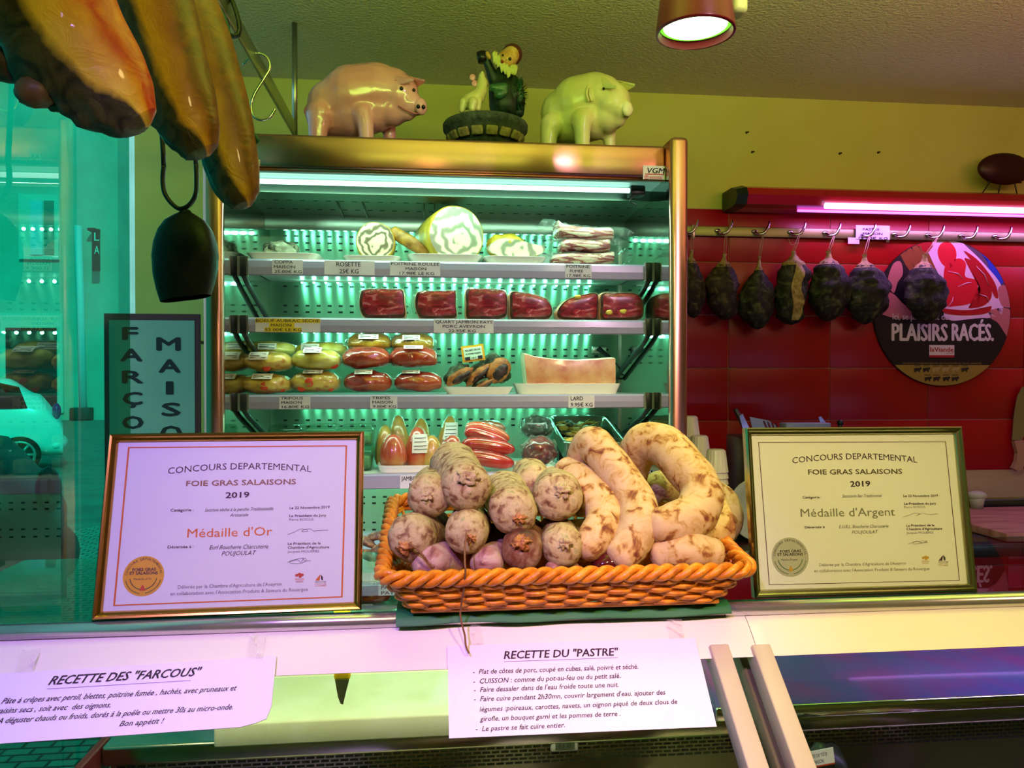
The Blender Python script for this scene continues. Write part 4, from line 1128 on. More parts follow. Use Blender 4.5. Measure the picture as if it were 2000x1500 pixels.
# shelf 5: a tray of dried mushrooms and a wrapped pack
zz5 = SH[5]
p0 = at(735, 735, YS+.06); k = mpp(735, YS+.06)
plate(690, 800, 1112, 1130, 5, 'white tray of sliced dried sausage on the lowest fridge shelf', depth=.15, mat=tray_m, name='foam_tray', cat='tray', inset=.07)
slice_m = M('dried_slice', '#6e4a38', .6, stops=[(.35, '#3c2030'), (.55, '#7c5640'), (.75, '#c8a070')], scale=60, detail=5)
for i, (px, py, rx, ry, rot) in enumerate(((722, 1085, 22, 10, .3), (742, 1072, 24, 9, -.4), (716, 1058, 20, 9, .5), (738, 1046, 22, 9, -.2), (765, 1090, 22, 10, .2))):
    Y = YS+.07+.012*i; c = at(px, py, Y); k = mpp(px, Y); t = MB()
    t.ball(c, (rx*k, .022, ry*k), 20, 10, rot=Matrix.Rotation(rot, 3, 'Y'), disp=.3, fr=2.5, seed=i+20)
    tag(t.build('dried_meat', [slice_m]), 'dark brown dried meat piece ' + ('at the front left of', 'leaning in the middle of', 'at the left side of', 'on top of', 'at the right end of')[i] + ' the lowest shelf tray', 'cured meat', 'dried meat pieces on the lowest shelf')

# ================================================================== FIGURES ON TOP OF THE FRIDGE
pig_m = M('pink_glazed_clay', '#f0a0b0', .22, stops=[(.35, '#e892a4'), (.6, '#f4acba')], scale=7, coat=.5)
cream_m = M('cream_glazed_clay', '#e4d890', .35, stops=[(.35, '#d8ca80'), (.65, '#eae0a0')], scale=7, coat=.25)
pink_d = M('pink_paint', '#c2607a', .3)
eye_m = M('black_paint', '#0c0a0a', .25)

def ear(mb, pts, Y, th=.006):
    """curved leaf from picture points: base a, base b, tip"""
    P = [at(px, py, Y+dy*mpp(px, Y)) for px, py, dy in pts]
    a, b, c = P
    def fn(u, v):
        base = a.lerp(b, u); p = base.lerp(c, v)
        return p + V((0, -.012*math.sin(u*PI)*(1-v) , .006*math.sin(u*PI)))
    mb.grid(fn, 8, 8)
    mb.grid(lambda u, v: fn(1-u, v)+V((0, th*(1-v*.7), -th*.5*(1-v*.8))), 8, 8)
def eyeball(px, py, r, Y, dy, parent, name='eye', m=eye_m):
    k = mpp(px, Y); mb = MB(); mb.ball(at(px, py, Y+dy*k), r*k, 10, 8); return mb.build(name, m, parent)

# pink pig, three-quarter view facing right
Yp = 2.08
t = thing('pig_figurine', (at(712, 266, Yp).x, Yp, Z_TOP), 'pink glazed pig figurine with black nostrils on top of the fridge', 'pig figurine')
zf = (at(712, 262, Yp).z - Z_TOP)/mpp(712, Yp)      # feet reach the fridge top
fy = lambda px: 262+zf-14
mb = MB()
pixblobs(mb, Yp, [
    [(650, 207, 5, 50), (690, 190, 0, 61), (735, 182, -4, 57), (765, 180, -8, 46)],
    [(640, 228, 10, 42), (690, 222, 0, 50), (730, 212, -6, 46)],
    [(752, 182, -12, 47), (780, 184, -22, 38)],
    [(780, 192, -24, 34), (800, 203, -30, 25), (815, 208, -34, 17)],
    [(765, 215, -18, 32), (795, 218, -28, 18)],
    [(708, 222, -36, 22), (714, 245, -40, 16), (717, fy(717), -40, 13)],
    [(750, 226, 26, 20), (760, 248, 26, 14), (762, fy(762), 26, 12)],
    [(625, 222, -24, 27), (622, 245, -28, 20), (620, fy(620), -28, 16)],
    [(650, 226, 38, 26), (648, 248, 38, 18), (648, fy(648), 38, 15)],
])
remesh(mb.build('body', pig_m, t), .0045)
mb = MB(); ear(mb, [(750, 172, -44), (772, 146, -36), (808, 158, -72)], Yp); mb.build('ear', pig_m, t)
mb = MB(); ear(mb, [(796, 150, -24), (812, 168, -20), (830, 160, -58)], Yp); mb.build('ear', pig_m, t)
k = mpp(822, Yp); c = at(822, 208, Yp-46*k); mb = MB()
mb.ball(c, (13*k, 9*k, 16*k), 18, 12, rot=Matrix.Rotation(.6, 3, 'Z')); mb.build('snout', pig_m, t)
eyeball(817, 208, 4, Yp, -56, t, 'nostril'); eyeball(827, 209, 4, Yp, -54, t, 'nostril')
eyeball(784, 173, 4, Yp, -57, t); eyeball(808, 176, 3.4, Yp, -48, t)
mb = MB(); q = [(758, 163, -52), (775, 157, -55), (795, 152, -50)]
mb.tube([at(px, py, Yp+dy*k) for px, py, dy in q], [.002, .003, .0015], 6); mb.build('ear_rim', pink_d, t)
mb = MB(); mb.tube(smooth_path([at(px, py, Yp+dy*k) for px, py, dy in ((778, 206, -52), (795, 216, -50), (812, 222, -48), (822, 221, -46))], 6), .0018, 6); mb.build('mouth_line', pink_d, t)
mb = MB(); mb.tube(smooth_path([at(px, py, Yp+dy*k) for px, py, dy in ((602, 205, 20), (596, 215, 15), (600, 228, 5), (603, 240, 0))], 5), [.004]*5*3+[.002], 8); mb.build('tail', pig_m, t)

# cream pig, facing right and a little towards us
Yq = 2.08
t = thing('pig_figurine', (at(1140, 280, Yq).x, Yq, Z_TOP), 'plain cream pig figurine on the right end of the fridge top', 'pig figurine')
zf = (at(1140, 270, Yq).z - Z_TOP)/mpp(1140, Yq); fy = lambda px: 270+zf-14
mb = MB()
pixblobs(mb, Yq, [
    [(1100, 222, 30, 46), (1130, 205, 12, 55), (1160, 196, -4, 52), (1180, 198, -16, 42)],
    [(1098, 240, 28, 42), (1130, 235, 10, 46), (1158, 232, -8, 42)],
    [(1175, 190, -20, 42), (1195, 198, -34, 36)],
    [(1195, 205, -38, 33), (1210, 212, -48, 24), (1222, 214, -54, 15)],
    [(1185, 228, -28, 32), (1205, 232, -40, 18)],
    [(1137, 235, -40, 22), (1137, 254, -44, 16), (1138, fy(1138), -44, 13)],
    [(1188, 245, -6, 18), (1190, 262, -6, 13), (1191, fy(1191), -6, 11)],
    [(1078, 245, 2, 24), (1072, 262, 0, 18), (1070, fy(1070), 0, 15)],
    [(1100, 245, 60, 24), (1100, fy(1100), 60, 15)],
])
remesh(mb.build('body', cream_m, t), .0045)
mb = MB(); ear(mb, [(1160, 172, -44), (1182, 150, -44), (1204, 172, -86)], Yq); mb.build('ear', cream_m, t)
mb = MB(); ear(mb, [(1204, 158, -50), (1220, 176, -50), (1240, 168, -76)], Yq); mb.build('ear', cream_m, t)
k = mpp(1225, Yq); mb = MB(); mb.ball(at(1225, 213, Yq-66*k), (12*k, 7*k, 14*k), 18, 12, rot=Matrix.Rotation(.4, 3, 'Z')); mb.build('snout', M('pale_cream_clay', '#efe6b4', .4), t)
eyeball(1179, 173, 2.6, Yq, -64, t); eyeball(1226, 227, 2.2, Yq, -62, t, 'paint_dot')
mb = MB()
for o_ in (0, 6): mb.tube(smooth_path([at(px-o_, py, Yq+dy*k) for px, py, dy in ((1162, 158, -36), (1154, 170, -50), (1152, 185, -54), (1156, 198, -52))], 5), .003, 6)
mb.build('neck_fold', cream_m, t)

# gnome with a piglet on a stone basin
Yg = 2.13
kg = mpp(948, Yg); cb = at(948, 270, Yg); cb.z = Z_TOP
hz = lambda py: at(948, py, Yg-.09).z
stone_m = M('dark_stone', '#3f463c', .85, stops=[(.3, '#2a3028'), (.65, '#50584a')], scale=50, bump=.5, bscale=90)
block_m = M('sandstone_block', '#96844e', .85, stops=[(.3, '#7c6a3a'), (.7, '#a8965e')], scale=60, bump=.4)
t = thing('gnome_figurine', (cb.x, cb.y, Z_TOP), 'dark garden gnome with a piglet standing on a round stone basin', 'gnome figurine')
r = 82*kg
mb = MB(); prof = [(0, Z_TOP), (r*.58, Z_TOP), (r*.66, hz(268)), (r*.80, hz(258)), (r*.93, hz(245)), (r*.97, hz(238)), (r*1.0, hz(236)), (r*1.01, hz(226)), (r*.98, hz(222)), (r*.90, hz(219)), (r*.8, hz(220)), (r*.4, hz(219)), (0, hz(219))]
mb.lathe(prof, (cb.x, cb.y, 0), 48); mb.build('basin', stone_m, t)
for i in range(16):
    a = i/16*2*PI+.1
    mb = MB(); rr = r*.85; zc = hz(255)
    c = V((cb.x+math.cos(a)*rr, cb.y+math.sin(a)*rr, zc))
    Rm = Matrix.Rotation(a, 3, 'Z') @ Matrix.Rotation(.55, 3, 'Y')
    mb.obox(c, (.006, r*.135, 8.5*kg), 0, .004, Rm); mb.build('stone_block', block_m, t)
Yg2 = Yg-.01
mb = MB(); pixblobs(mb, Yg2, [[(908, 203, -10, 11), (918, 198, -14, 16), (932, 190, -16, 15), (940, 178, -16, 12), (942, 162, -16, 11)], [(942, 160, -16, 10), (941, 150, -20, 7), (942, 143, -22, 4)], [(905, 200, -18, 8), (902, 215, -18, 6)], [(936, 195, -26, 6), (934, 213, -26, 5)], [(924, 200, -30, 10), (922, 212, -32, 7)]])
remesh(mb.build('piglet', cream_m, t), .0022, 3)
for px, py in ((923, 151), (927, 163)):
    mb = MB(); mb.ball(at(px, py, Yg2-18*kg), (6*kg, 2*kg, 6.5*kg), 14, 8); mb.build('piglet_ear', pig_m, t)
coat_m = M('gnome_coat', '#12241a', .5, stops=[(.4, '#0c1812'), (.7, '#1d3626')], scale=40)
mb = MB(); pixblobs(mb, Yg, [[(985, 205, 0, 30), (982, 180, 0, 28), (978, 160, 0, 22), (985, 140, 0, 16)], [(965, 155, -8, 12), (957, 135, -12, 9), (950, 118, -16, 8), (952, 108, -18, 7)], [(1000, 160, -5, 14), (1008, 185, -14, 12)]])
remesh(mb.build('coat', coat_m, t), .003, 4)
mb = MB(); pixblobs(mb, Yg, [[(962, 172, -28, 8), (985, 170, -32, 8)], [(975, 185, -30, 10), (985, 180, -30, 8)]]); remesh(mb.build('green_apron', M('green_apron', '#2e5c3a', .4, coat=.3), t), .003, 4)
skin_m = M('painted_skin', '#dca45e', .4, stops=[(.4, '#d0904a'), (.65, '#e4b46c')], scale=60)
mb = MB(); pixblobs(mb, Yg, [[(988, 118, -14, 18), (998, 108, -12, 17)], [(984, 117, -34, 5)], [(975, 110, -16, 5)]]); remesh(mb.build('face', skin_m, t), .002, 3)
mb = MB(); mb.ball(at(1000, 107, Yg-6*kg), (20*kg, 18*kg, 21*kg), 20, 14, rot=Matrix.Rotation(.4, 3, 'Y')); mb.build('hat', M('maroon_hat', '#5a2018', .6), t)
rnd = random.Random(3); mb = MB()
for i in range(34):
    u = i/33; px = 966+u*40+rnd.uniform(-3, 3); py = 106+32*math.sin(min(1, u*1.15)*PI*.55)*(1-.1*u)+rnd.uniform(-4, 4) if u < .55 else 138-8*(u-.55)+rnd.uniform(-4, 4)
    p = at(px, py, Yg-30*kg); mb.tube([p+V((.004, .008, .012)), p, p+V((rnd.uniform(-.004, .003), -.002, -.016))], [.003, .006, .0012], 6)
mb.build('beard', M('yellowish_beard', '#d8d07c', .7), t)
eyeball(996, 115, 3.2, Yg, -32, t); eyeball(982, 108, 2.2, Yg, -32, t)
eyeball(981, 120, 3, Yg, -36, t, 'mouth', M('red_mouth', '#a0281c', .4))
mb = MB(); p = at(943, 113, Yg-18*kg); mb.cyl(p+V((0, 0, -.012)), p+V((-.004, 0, .014)), .013, .014, 18); mb.build('mug', M('black_mug', '#0c0c12', .3), t)
mb = MB(); pixblobs(mb, Yg, [[(952, 106, -22, 5), (956, 112, -24, 4)]]); mb.build('hand', skin_m, t)
rnd = random.Random(5); mb = MB(); cc = at(1014, 185, Yg-14*kg)
for i in range(220):
    d = V((rnd.gauss(0, 1), rnd.gauss(0, .8), rnd.gauss(0, 1.4))).normalized(); c0 = cc+V((d.x*.014, d.y*.016, d.z*.034))
    e = c0+d*.014+V((0, 0, rnd.uniform(-.004, .006))); s = d.cross(EZ).normalized()*.0022
    mb.add([c0-s, c0+s, e], [(0, 1, 2)])
mb.ball(cc, (.014, .016, .034), 12, 8)
mb.build('fir_bush', M('fir_green', '#12361c', .5, stops=[(.4, '#0c2412'), (.7, '#1e5a2c')], scale=60), t)
mb = MB(); pixblobs(mb, Yg, [[(1012, 219, 0, 12), (1012, 195, 0, 14)]]); mb.build('trunk', coat_m, t)

# ================================================================== RED SPOT LAMP
YL_ = 1.30
lc = at(1358, 66, YL_); kl = mpp(1358, YL_); rl = 76*kl
red_l = M('red_lamp_enamel', '#78060e', .35, coat=.3)
zb = lc.z
sp = thing('spot_lamp', (lc.x, lc.y, zb), 'red cone shaped spot lamp glowing greenish white under the ceiling', 'spot lamp')
mb = MB(); prof = [(rl*.94, .0), (rl, 0), (rl*1.0, .004), (rl*.78, .125), (rl*.74, .17), (rl*.6, .185), (.0, .187)]
mb.lathe([(r, zb+z) for r, z in prof], (lc.x, lc.y, 0), 48)
mb.lathe([(rl*.94, zb), (rl*.88, zb+.02), (rl*.80, zb+.024)], (lc.x, lc.y, 0), 48); mb.build('shade', red_l, sp)
mb = MB(); mb.lathe([(rl*.8, zb+.013), (rl*.76, zb+.018), (0, zb+.018)], (lc.x, lc.y, 0), 40); mb.build('lamp_glass', M('lamp_glass', '#f0fff0', .2, emit='#d8ffc8', estr=6), sp)
mb = MB(); mb.lathe([(rl*.90, zb+.014), (rl*.83, zb+.012), (rl*.78, zb+.016)], (lc.x, lc.y, 0), 40); mb.build('glass_ring', M('green_glow_ring', '#9adf60', .3, emit='#6ce030', estr=1.6), sp)  # green light reflected in the lamp glass, put in as emission
mb = MB(); mb.cyl((lc.x+.02, lc.y, zb+.18), (lc.x+.03, lc.y+.02, CEIL), .012, seg=14); mb.build('stem', red_l, sp)
mb = MB(); q = at(1440, 10, YL_+.05); mb.obox(q+V((0, 0, .06)), (.014, .02, .08), 0, .008); mb.cyl((lc.x+rl*.6, lc.y+.01, zb+.16), q+V((-.01, -.01, .10)), .007, seg=10); mb.cyl(q+V((0, 0, .12)), V((q.x, q.y, CEIL)), .010, seg=10); mb.build('bracket', M('cream_plastic', '#d8d090', .5), sp)
lamp('spot_lamp_light', 'SPOT', (lc.x, lc.y, zb-.004), (lc.x+.05, lc.y+.35, 1.0), 16, '#f2f8b4', spot_size=math.radians(110), spot_blend=.8, shadow_soft_size=.03)

# ================================================================== HANGING RAIL, HAMS, HOOK AND BELL AT THE UPPER LEFT
XB = -.405
bar0 = atX(428, 0, XB); bar1 = atX(579, 252, XB); zb_ = (bar0.z+bar1.z)/2
rail = thing('hanging_rail', (XB, 1.6, 2.3), 'flat steel rail running back from above the hams to the ceiling rod', 'hanging rail')
far = at(574, 245, 2.36)
mb = MB(); mb.box((XB-.004, .5, zb_-.022), (XB+.004, 2.37, zb_+.022), 0, .002); mb.build('bar', steel, rail)
mb = MB(); mb.cyl((XB, 2.36, zb_-.03), (XB, 2.36, CEIL), .008, seg=12); mb.build('rod', steel, rail)
mb = MB(); mb.cyl((XB, 1.2, zb_), (XB, 1.2, CEIL), .008, seg=12); mb.build('rod', steel, rail)
mb = MB(); q = at(428, 42, 1.60); mb.obox((XB-.015, q.y, q.z+.01), (.012, .03, .035), 0, .003); mb.build('rail_joint', steel_dark, rail)
# S hook
hk = lambda px, py, dy=0: at(px, py, 1.86+dy)
mb = MB(); mb.tube(smooth_path([hk(476, 126), hk(487, 110), hk(505, 104), hk(522, 112), hk(527, 132), hk(515, 155), hk(498, 182), hk(490, 205), hk(494, 225), hk(508, 234), hk(526, 230), hk(538, 212)], 6), .0035, 8, round_ends=True)
tag(mb.build('meat_hook', M('chrome', '#c8ccc0', .15, metal=1)), 'empty steel S hook hanging on the rail right of the hams', 'meat hook')

def ham_mat(name, skin, fat, meat, b=(.24, .32, .50, .58)):
    m, nt, bs = _nt(name)
    a = nt.nodes.new('ShaderNodeAttribute'); a.attribute_name = 'band'
    n = noise_node(nt, 9, 4, dist=1); n2 = noise_node(nt, 26, 5, dist=1.5)
    s = nt.nodes.new('ShaderNodeMath'); s.operation = 'MULTIPLY_ADD'; s.inputs[1].default_value = .22; 
    nt.links.new(n.outputs['Fac'], s.inputs[0]); nt.links.new(a.outputs['Fac'], s.inputs[2])
    s2 = nt.nodes.new('ShaderNodeMath'); s2.operation = 'SUBTRACT'; s2.inputs[1].default_value = .11; nt.links.new(s.outputs[0], s2.inputs[0])
    r = ramp_node(nt, s2.outputs[0], [(b[0], skin[0]), (b[1], fat[1]), (b[2], fat[0]), (b[3], meat[0])])
    r2 = ramp_node(nt, s2.outputs[0], [(b[0], skin[1]), (b[1], fat[1]), (b[2], fat[0]), (b[3], meat[1])])
    mx = nt.nodes.new('ShaderNodeMix'); mx.data_type = 'RGBA'
    mr = ramp_node(nt, n2.outputs['Fac'], [(.38, '#000000'), (.62, '#ffffff')])
    nt.links.new(mr.outputs[0], mx.inputs['Factor']); nt.links.new(r.outputs[0], mx.inputs['A']); nt.links.new(r2.outputs[0], mx.inputs['B'])
    nt.links.new(mx.outputs['Result'], bs.inputs['Base Color'])
    bs.inputs['Roughness'].default_value = .42; bs.inputs['Coat Weight'].default_value = .2
    add_bump(nt, bs, n2.outputs['Fac'], .35, .006)
    return m
def ham(name, label, spine, Y, mat, seed, lump=.10, knob=None):
    """spine: (px, py, half width px); skin to the right, fat strip, then the dark lean face to the lower left"""
    sp_ = smooth_path([V((a, b, c)) for a, b, c in spine], 8); n = len(sp_)
    P = [at(p.x, p.y, Y) for p in sp_]; rs = [p.z*mpp(p.x, Y) for p in sp_]
    t = thing(name, P[0]*.5+P[-1]*.5, label, 'ham', 'dry hams hanging at the upper left')
    NS = 48
    def fr(i):
        a = P[max(0, i-1)]; b = P[min(n-1, i+1)]; T = (b-a).normalized()
        sd = V((0, -1, 0)).cross(T); sd.normalize()
        if sd.x < 0: sd = -sd
        return T, sd
    def fn(u, v):
        if u > 1: u = 1
        i = min(n-1, int(round(u*(n-1)))); T, sd = fr(i); a = v*2*PI
        r = rs[i]
        lean = max(0, -math.cos(a-.5))
        nz = noise.noise(V((math.cos(a)*2.2, math.sin(a)*2.2, u*7+seed)))*lump*(.35+2.4*lean) + noise.noise(V((math.cos(a)*5, math.sin(a)*5, u*16+seed)))*lump*1.1*lean
        return P[i] + sd*math.cos(a)*r*(1+nz) - V((0, 1, 0))*math.sin(a)*r*.62*(1+nz)
    def band(u, v):
        a = (v*2*PI) % (2*PI)
        b = a/PI if a <= PI else (2*PI-a)/PI
        return b + .22*max(0, u-.8)/.2*max(0, min(1, (b-.2)/.3)) + .04*math.sin(u*9)
    mb = MB(); mb.grid(fn, n-1, NS, cv=True, attr=band)
    tip = P[-1]+fr(n-1)[0]*rs[-1]*.35
    o = len(mb.v); ring = [fn(1, j/NS) for j in range(NS)]
    mid = [p.lerp(tip, .6)+fr(n-1)[0]*rs[-1]*.12 for p in ring]
    mb.add(ring+mid+[tip], [(j, NS+j, NS+(j+1) % NS, (j+1) % NS) for j in range(NS)]+[(NS+j, 2*NS, NS+(j+1) % NS) for j in range(NS)], 0, True, [band(1, j/NS) for j in range(NS)]+[band(1, j/NS)*.6+.26 for j in range(NS)]+[.62])
    top = [fn(0, j/NS) for j in range(NS)]; mb.add(top, [tuple(range(NS-1, -1, -1))], 0, False, [.1]*NS)
    mb.build('ham_meat', mat, t, attr=True)
    if knob:
        for (px, py, rp, dy) in knob:
            mb = MB(); k = mpp(px, Y); mb.ball(at(px, py, Y+dy*k), (rp*k, rp*k*.9, rp*k*.85), 22, 14, disp=.15, fr=2.5, seed=px); mb.build('joint_bone', M('joint_bone', '#5a4624', .5, stops=[(.35, '#33301a'), (.6, '#66502a'), (.8, '#8a5a2c')], scale=16, bump=.3), t)
    return t, P
hm1 = ham_mat('ham_red', ('#c01c04', '#d85a10'), ('#f2d038', '#e8a018'), ('#20240e', '#4e4c22'), (.24, .34, .50, .57))
hm2 = ham_mat('ham_brown', ('#6a3a12', '#8a4a16'), ('#e8a420', '#b06818'), ('#2a2a14', '#4c4424'), (.26, .34, .50, .58))
hm3 = ham_mat('ham_olive', ('#74441a', '#965416'), ('#e0a01c', '#b07218'), ('#2a2616', '#584824'), (.30, .38, .50, .58))
t1, P1 = ham('dry_ham', 'nearest large dry ham with a red skin and a broad yellow fat strip', [(10, -170, 150), (55, -40, 150), (118, 60, 125), (190, 148, 100), (240, 205, 72), (272, 240, 42)], .95, hm1, 1, .12, [(70, 180, 36, -20), (20, 128, 40, 0)])
t2, P2 = ham('dry_ham', 'middle dry ham, brown skin with a bright yellow fat end above the bell', [(268, -85, 50), (272, -60, 74), (285, -20, 84), (322, 100, 76), (352, 200, 70), (378, 262, 54), (395, 296, 34)], 1.2, hm2, 5, .10)
t3, P3 = ham('dry_ham', 'furthest dry ham with olive skin, its tip in front of the fridge corner', [(340, -28, 44), (346, -12, 62), (354, 10, 68), (392, 100, 64), (428, 220, 60), (452, 320, 52), (470, 380, 38), (478, 398, 24)], 1.36, hm3, 9, .08)
cord_m = M('teal_cord', '#16564e', .7)
def cordpath(mb, pts, Y, r, seed=0):
    mb.tube(smooth_path([at(px, py, Y) for px, py in pts], 6), r, 7, round_ends=True)
for T_, P_, nm in ((t1, P1, 0), (t2, P2, 1), (t3, P3, 2)):
    mb = MB(); top = P_[0]; mb.tube([top+V((0, 0, -.02)), V((top.x*.4+XB*.6, top.y, top.z*.4+zb_*.6)), V((XB, top.y, zb_))], .003, 7); mb.build('cord', cord_m, T_)
mb = MB(); Yc = 1.36
cordpath(mb, [(384, 0), (402, 38), (420, 72), (430, 92), (438, 112), (446, 145), (460, 190), (472, 228), (484, 246), (496, 262), (505, 276)], Yc, .0028)
cordpath(mb, [(420, 2), (436, 30), (446, 58), (446, 76), (436, 88), (430, 92)], Yc, .0028)
for dx_ in (-5, 3): cordpath(mb, [(490, 252), (494+dx_, 266), (500+dx_, 280)], Yc, .0018)
mb.ball(at(431, 92, Yc), .006, 10, 8)
mb.build('twine', cord_m, t3)
mb = MB(); mb.tube(smooth_path([at(356, -40, 1.26), at(366, 20, 1.26), at(370, 90, 1.27), at(372, 150, 1.30)], 5), .0065, 10); mb.build('strap', black_m, t3)

# bell with its carrying strap
Yb = 1.60
kb = mpp(360, Yb); cb = at(361, 583, Yb)
bell = thing('cow_bell', cb, 'dark cow bell hanging from a black strap left of the fridge', 'bell')
bell_m = M('dark_bronze', '#10130c', .45, metal=.5, stops=[(.35, '#090b07'), (.6, '#161a10'), (.8, '#2a2412')], scale=14, bump=.2, bscale=40)
prof = [(583, 46), (560, 53), (530, 59), (500, 61), (475, 58), (450, 50), (432, 38), (422, 24), (415, 12), (410, 8)]
def bz(v, inner=0):
    f = v*(len(prof)-1); i = min(len(prof)-2, int(f)); q = f-i
    return (at(361, prof[i][0]*(1-q)+prof[i+1][0]*q, Yb).z, (prof[i][1]*(1-q)+prof[i+1][1]*q)*kb)
def bf(u, v):
    z, r = bz(v); a = u*2*PI; c_, s_ = math.cos(a), math.sin(a); e = .8
    return V((cb.x+.002+math.copysign(abs(c_)**e, c_)*r, cb.y+math.copysign(abs(s_)**e, s_)*r*.72, z + (.008*c_ if v < .3 else 0)))
mb = MB(); mb.grid(bf, 40, 18, cu=True); mb.grid(lambda u, v: V((cb.x, cb.y, 0))+V(((bf(u, v*.8).x-cb.x)*.93, (bf(u, v*.8).y-cb.y)*.93, bf(u, v*.8).z)), 40, 10, cu=True); mb.build('body', bell_m, bell)
mb = MB(); zc = bf(0, 0).z; mb.tube([V((cb.x, cb.y, zc+.10)), V((cb.x, cb.y, zc+.01))], [.004, .012], 10, round_ends=True); mb.build('clapper', bell_m, bell)
mb = MB(); mb.tube(smooth_path([at(320, 325, Yb), at(318, 352, Yb), at(322, 378, Yb), at(336, 398, Yb), at(352, 408, Yb), at(370, 400, Yb), at(382, 380, Yb), at(384, 352, Yb), at(383, 322, Yb)], 6), .0075, 10, flat=(1, .6))
top1 = at(320, 325, Yb); top2 = at(383, 322, Yb)
mb.tube(smooth_path([top1, top1+V((0, 0, .25)), V((XB-.02, Yb, zb_-.05)), V((XB, Yb, zb_+.03)), V((XB+.02, Yb, zb_-.05)), top2+V((0, 0, .25)), top2], 6), .0075, 10, flat=(1, .6))
mb.build('strap', black_m, bell)

# ================================================================== SIGN ON THE SIDE OF THE FRIDGE
YSg = 2.25
sg = thing('shop_sign', at(300, 900, YSg), 'pale sign with a dark red border and black capitals hung left of the fridge', 'sign')
p_tl, p_tr = at(203, 612, YSg), at(391, 612, YSg); z_b = at(300, 985, YSg).z
mb = MB(); mb.box((p_tl.x, YSg, z_b), (p_tr.x, YSg+.006, p_tl.z)); mb.build('border', M('dark_red_border', '#5e1420', .4), sg)
qa, qb = at(213, 625, YSg), at(380, 625, YSg)
mb = MB(); mb.box((qa.x, YSg-.001, z_b+.02), (qb.x, YSg, qa.z), 0)
letter_ink = M('sign_letters', '#0c0a10', .5)
for col, h_, rows_ in ((259, 24, [('F', 240, 663, 27), ('A', 236, 705, 39), ('R', 240, 748, 37), ('Ç', 241, 790, 34), ('O', 240, 837, 37), ('U', 240, 880, 35), ('S', 242, 923, 34)]), (0, 25, [('M', 307, 684, 42), ('A', 311, 727, 39), ('I', 325, 770, 12), ('S', 317, 812, 33), ('O', 315, 857, 37), ('N', 315, 900, 37)])):
    for ch, px, py, wp in rows_:
        p0 = at(px, py, YSg-.002); k = mpp(px, YSg)
        mb.text(ch, p0, EX, EZ, wp*k, h_*k, 1, .045)
mb.build('panel', [M('sign_paper', '#9cc8bc', .5), letter_ink], sg)
# held off the wall by two rods behind it
for z_ in (p_tl.z-.06, z_b+.06):
    mb = MB(); mb.tube([((p_tl.x+p_tr.x)/2, YSg+.006, z_), ((p_tl.x+p_tr.x)/2, YW-.0005, z_)], .006, 8); mb.build('standoff', black_m, sg)

# ================================================================== RIGHT WALL: LAMP, HOOK RAIL, DRIED SAUSAGES, POSTER
tube_red = M('red_lamp_housing', '#b00c18', .3, coat=.3)
YWt = TY
x0 = at(1424, 390, 2.70).x; zt, zb2 = at(1560, 364, 2.68).z, at(1560, 413, 2.74).z
wl = thing('wall_lamp', (x0+.6, 2.72, zb2), 'long red wall lamp with a glowing violet tube above the tiles', 'wall lamp')
prof = [(YWt, zt), (2.70, zt), (2.66, zt-.015), (2.642, zt-.042), (2.66, zt-.072), (2.70, zb2), (YWt, zb2)]
xe = 3.1; xa_ = at(1458, 390, 2.66).x
mb = MB(); n = len(prof); vs = [(xa_, y, z) for y, z in prof]+[(xe, y, z) for y, z in prof]
mb.add(vs, [(i, i+1, n+i+1, n+i) for i in range(n-1)]+[tuple(range(n))[::-1], tuple(range(n, 2*n))], 0, False); mb.build('housing', tube_red, wl)
mb = MB(); vs = [(x0+.01, y+.004, zb2+(z-zb2)*.9+.002) for y, z in prof]+[(xa_, y-.002*(y < 2.75), z+(.002 if z > zb2+.03 else -.002)) for y, z in prof]
mb.add(vs, [(i, i+1, n+i+1, n+i) for i in range(n-1)]+[tuple(range(n))[::-1], tuple(range(n, 2*n))]); mb.build('end_cap', M('dark_green_cap', '#10201a', .4), wl)
xt0 = at(1612, 397, 2.65).x
mb = MB(); mb.tube([(xt0, 2.650, zt-.075), (xe, 2.650, zt-.075)], .011, 12); mb.build('lamp_tube', M('violet_tube', '#fff0ff', emit='#c4b4ff', estr=5), wl)
mb = MB(); mb.tube([(at(1558, 413, 2.70).x, 2.70, zb2-.006), (xe, 2.70, zb2-.006)], .005, 10); mb.build('wall_glow_line', M('violet_wall_glow', '#ffd8ff', emit='#f060ff', estr=2.5), wl)  # glowing strip standing in for the tube's reflection on the wall
lamp('wall_lamp_light', 'AREA', ((xt0+xe)/2, 2.69, zb2-.016), ((xt0+xe)/2, 2.74, 1.2), 4.6, '#d484ff', shape='RECTANGLE', size=xe-xt0, size_y=.03)

# dark dish on a wire stand, on the lamp
c = at(1962, 330, 2.70); k = mpp(1962, 2.7)
dt = thing('metal_dish', (c.x, c.y, zt), 'dark red round metal dish on a wire stand above the wall lamp', 'dish')
mb = MB(); mb.ball(c, (56*k, .03, 31*k), 32, 16); mb.build('dish', M('dark_maroon_metal', '#3a0f0e', .4, metal=.3), dt)
mb = MB()
for dx_ in (-.055, -.012, .04): mb.tube([(c.x+dx_, c.y, c.z-.045), (c.x+dx_*1.5, c.y+.01, zt)], .0022, 6)
mb.tube([(c.x-.07, c.y, c.z-.05), (c.x+.07, c.y, c.z-.05)], .0022, 6); mb.build('wire_stand', black_m, dt)

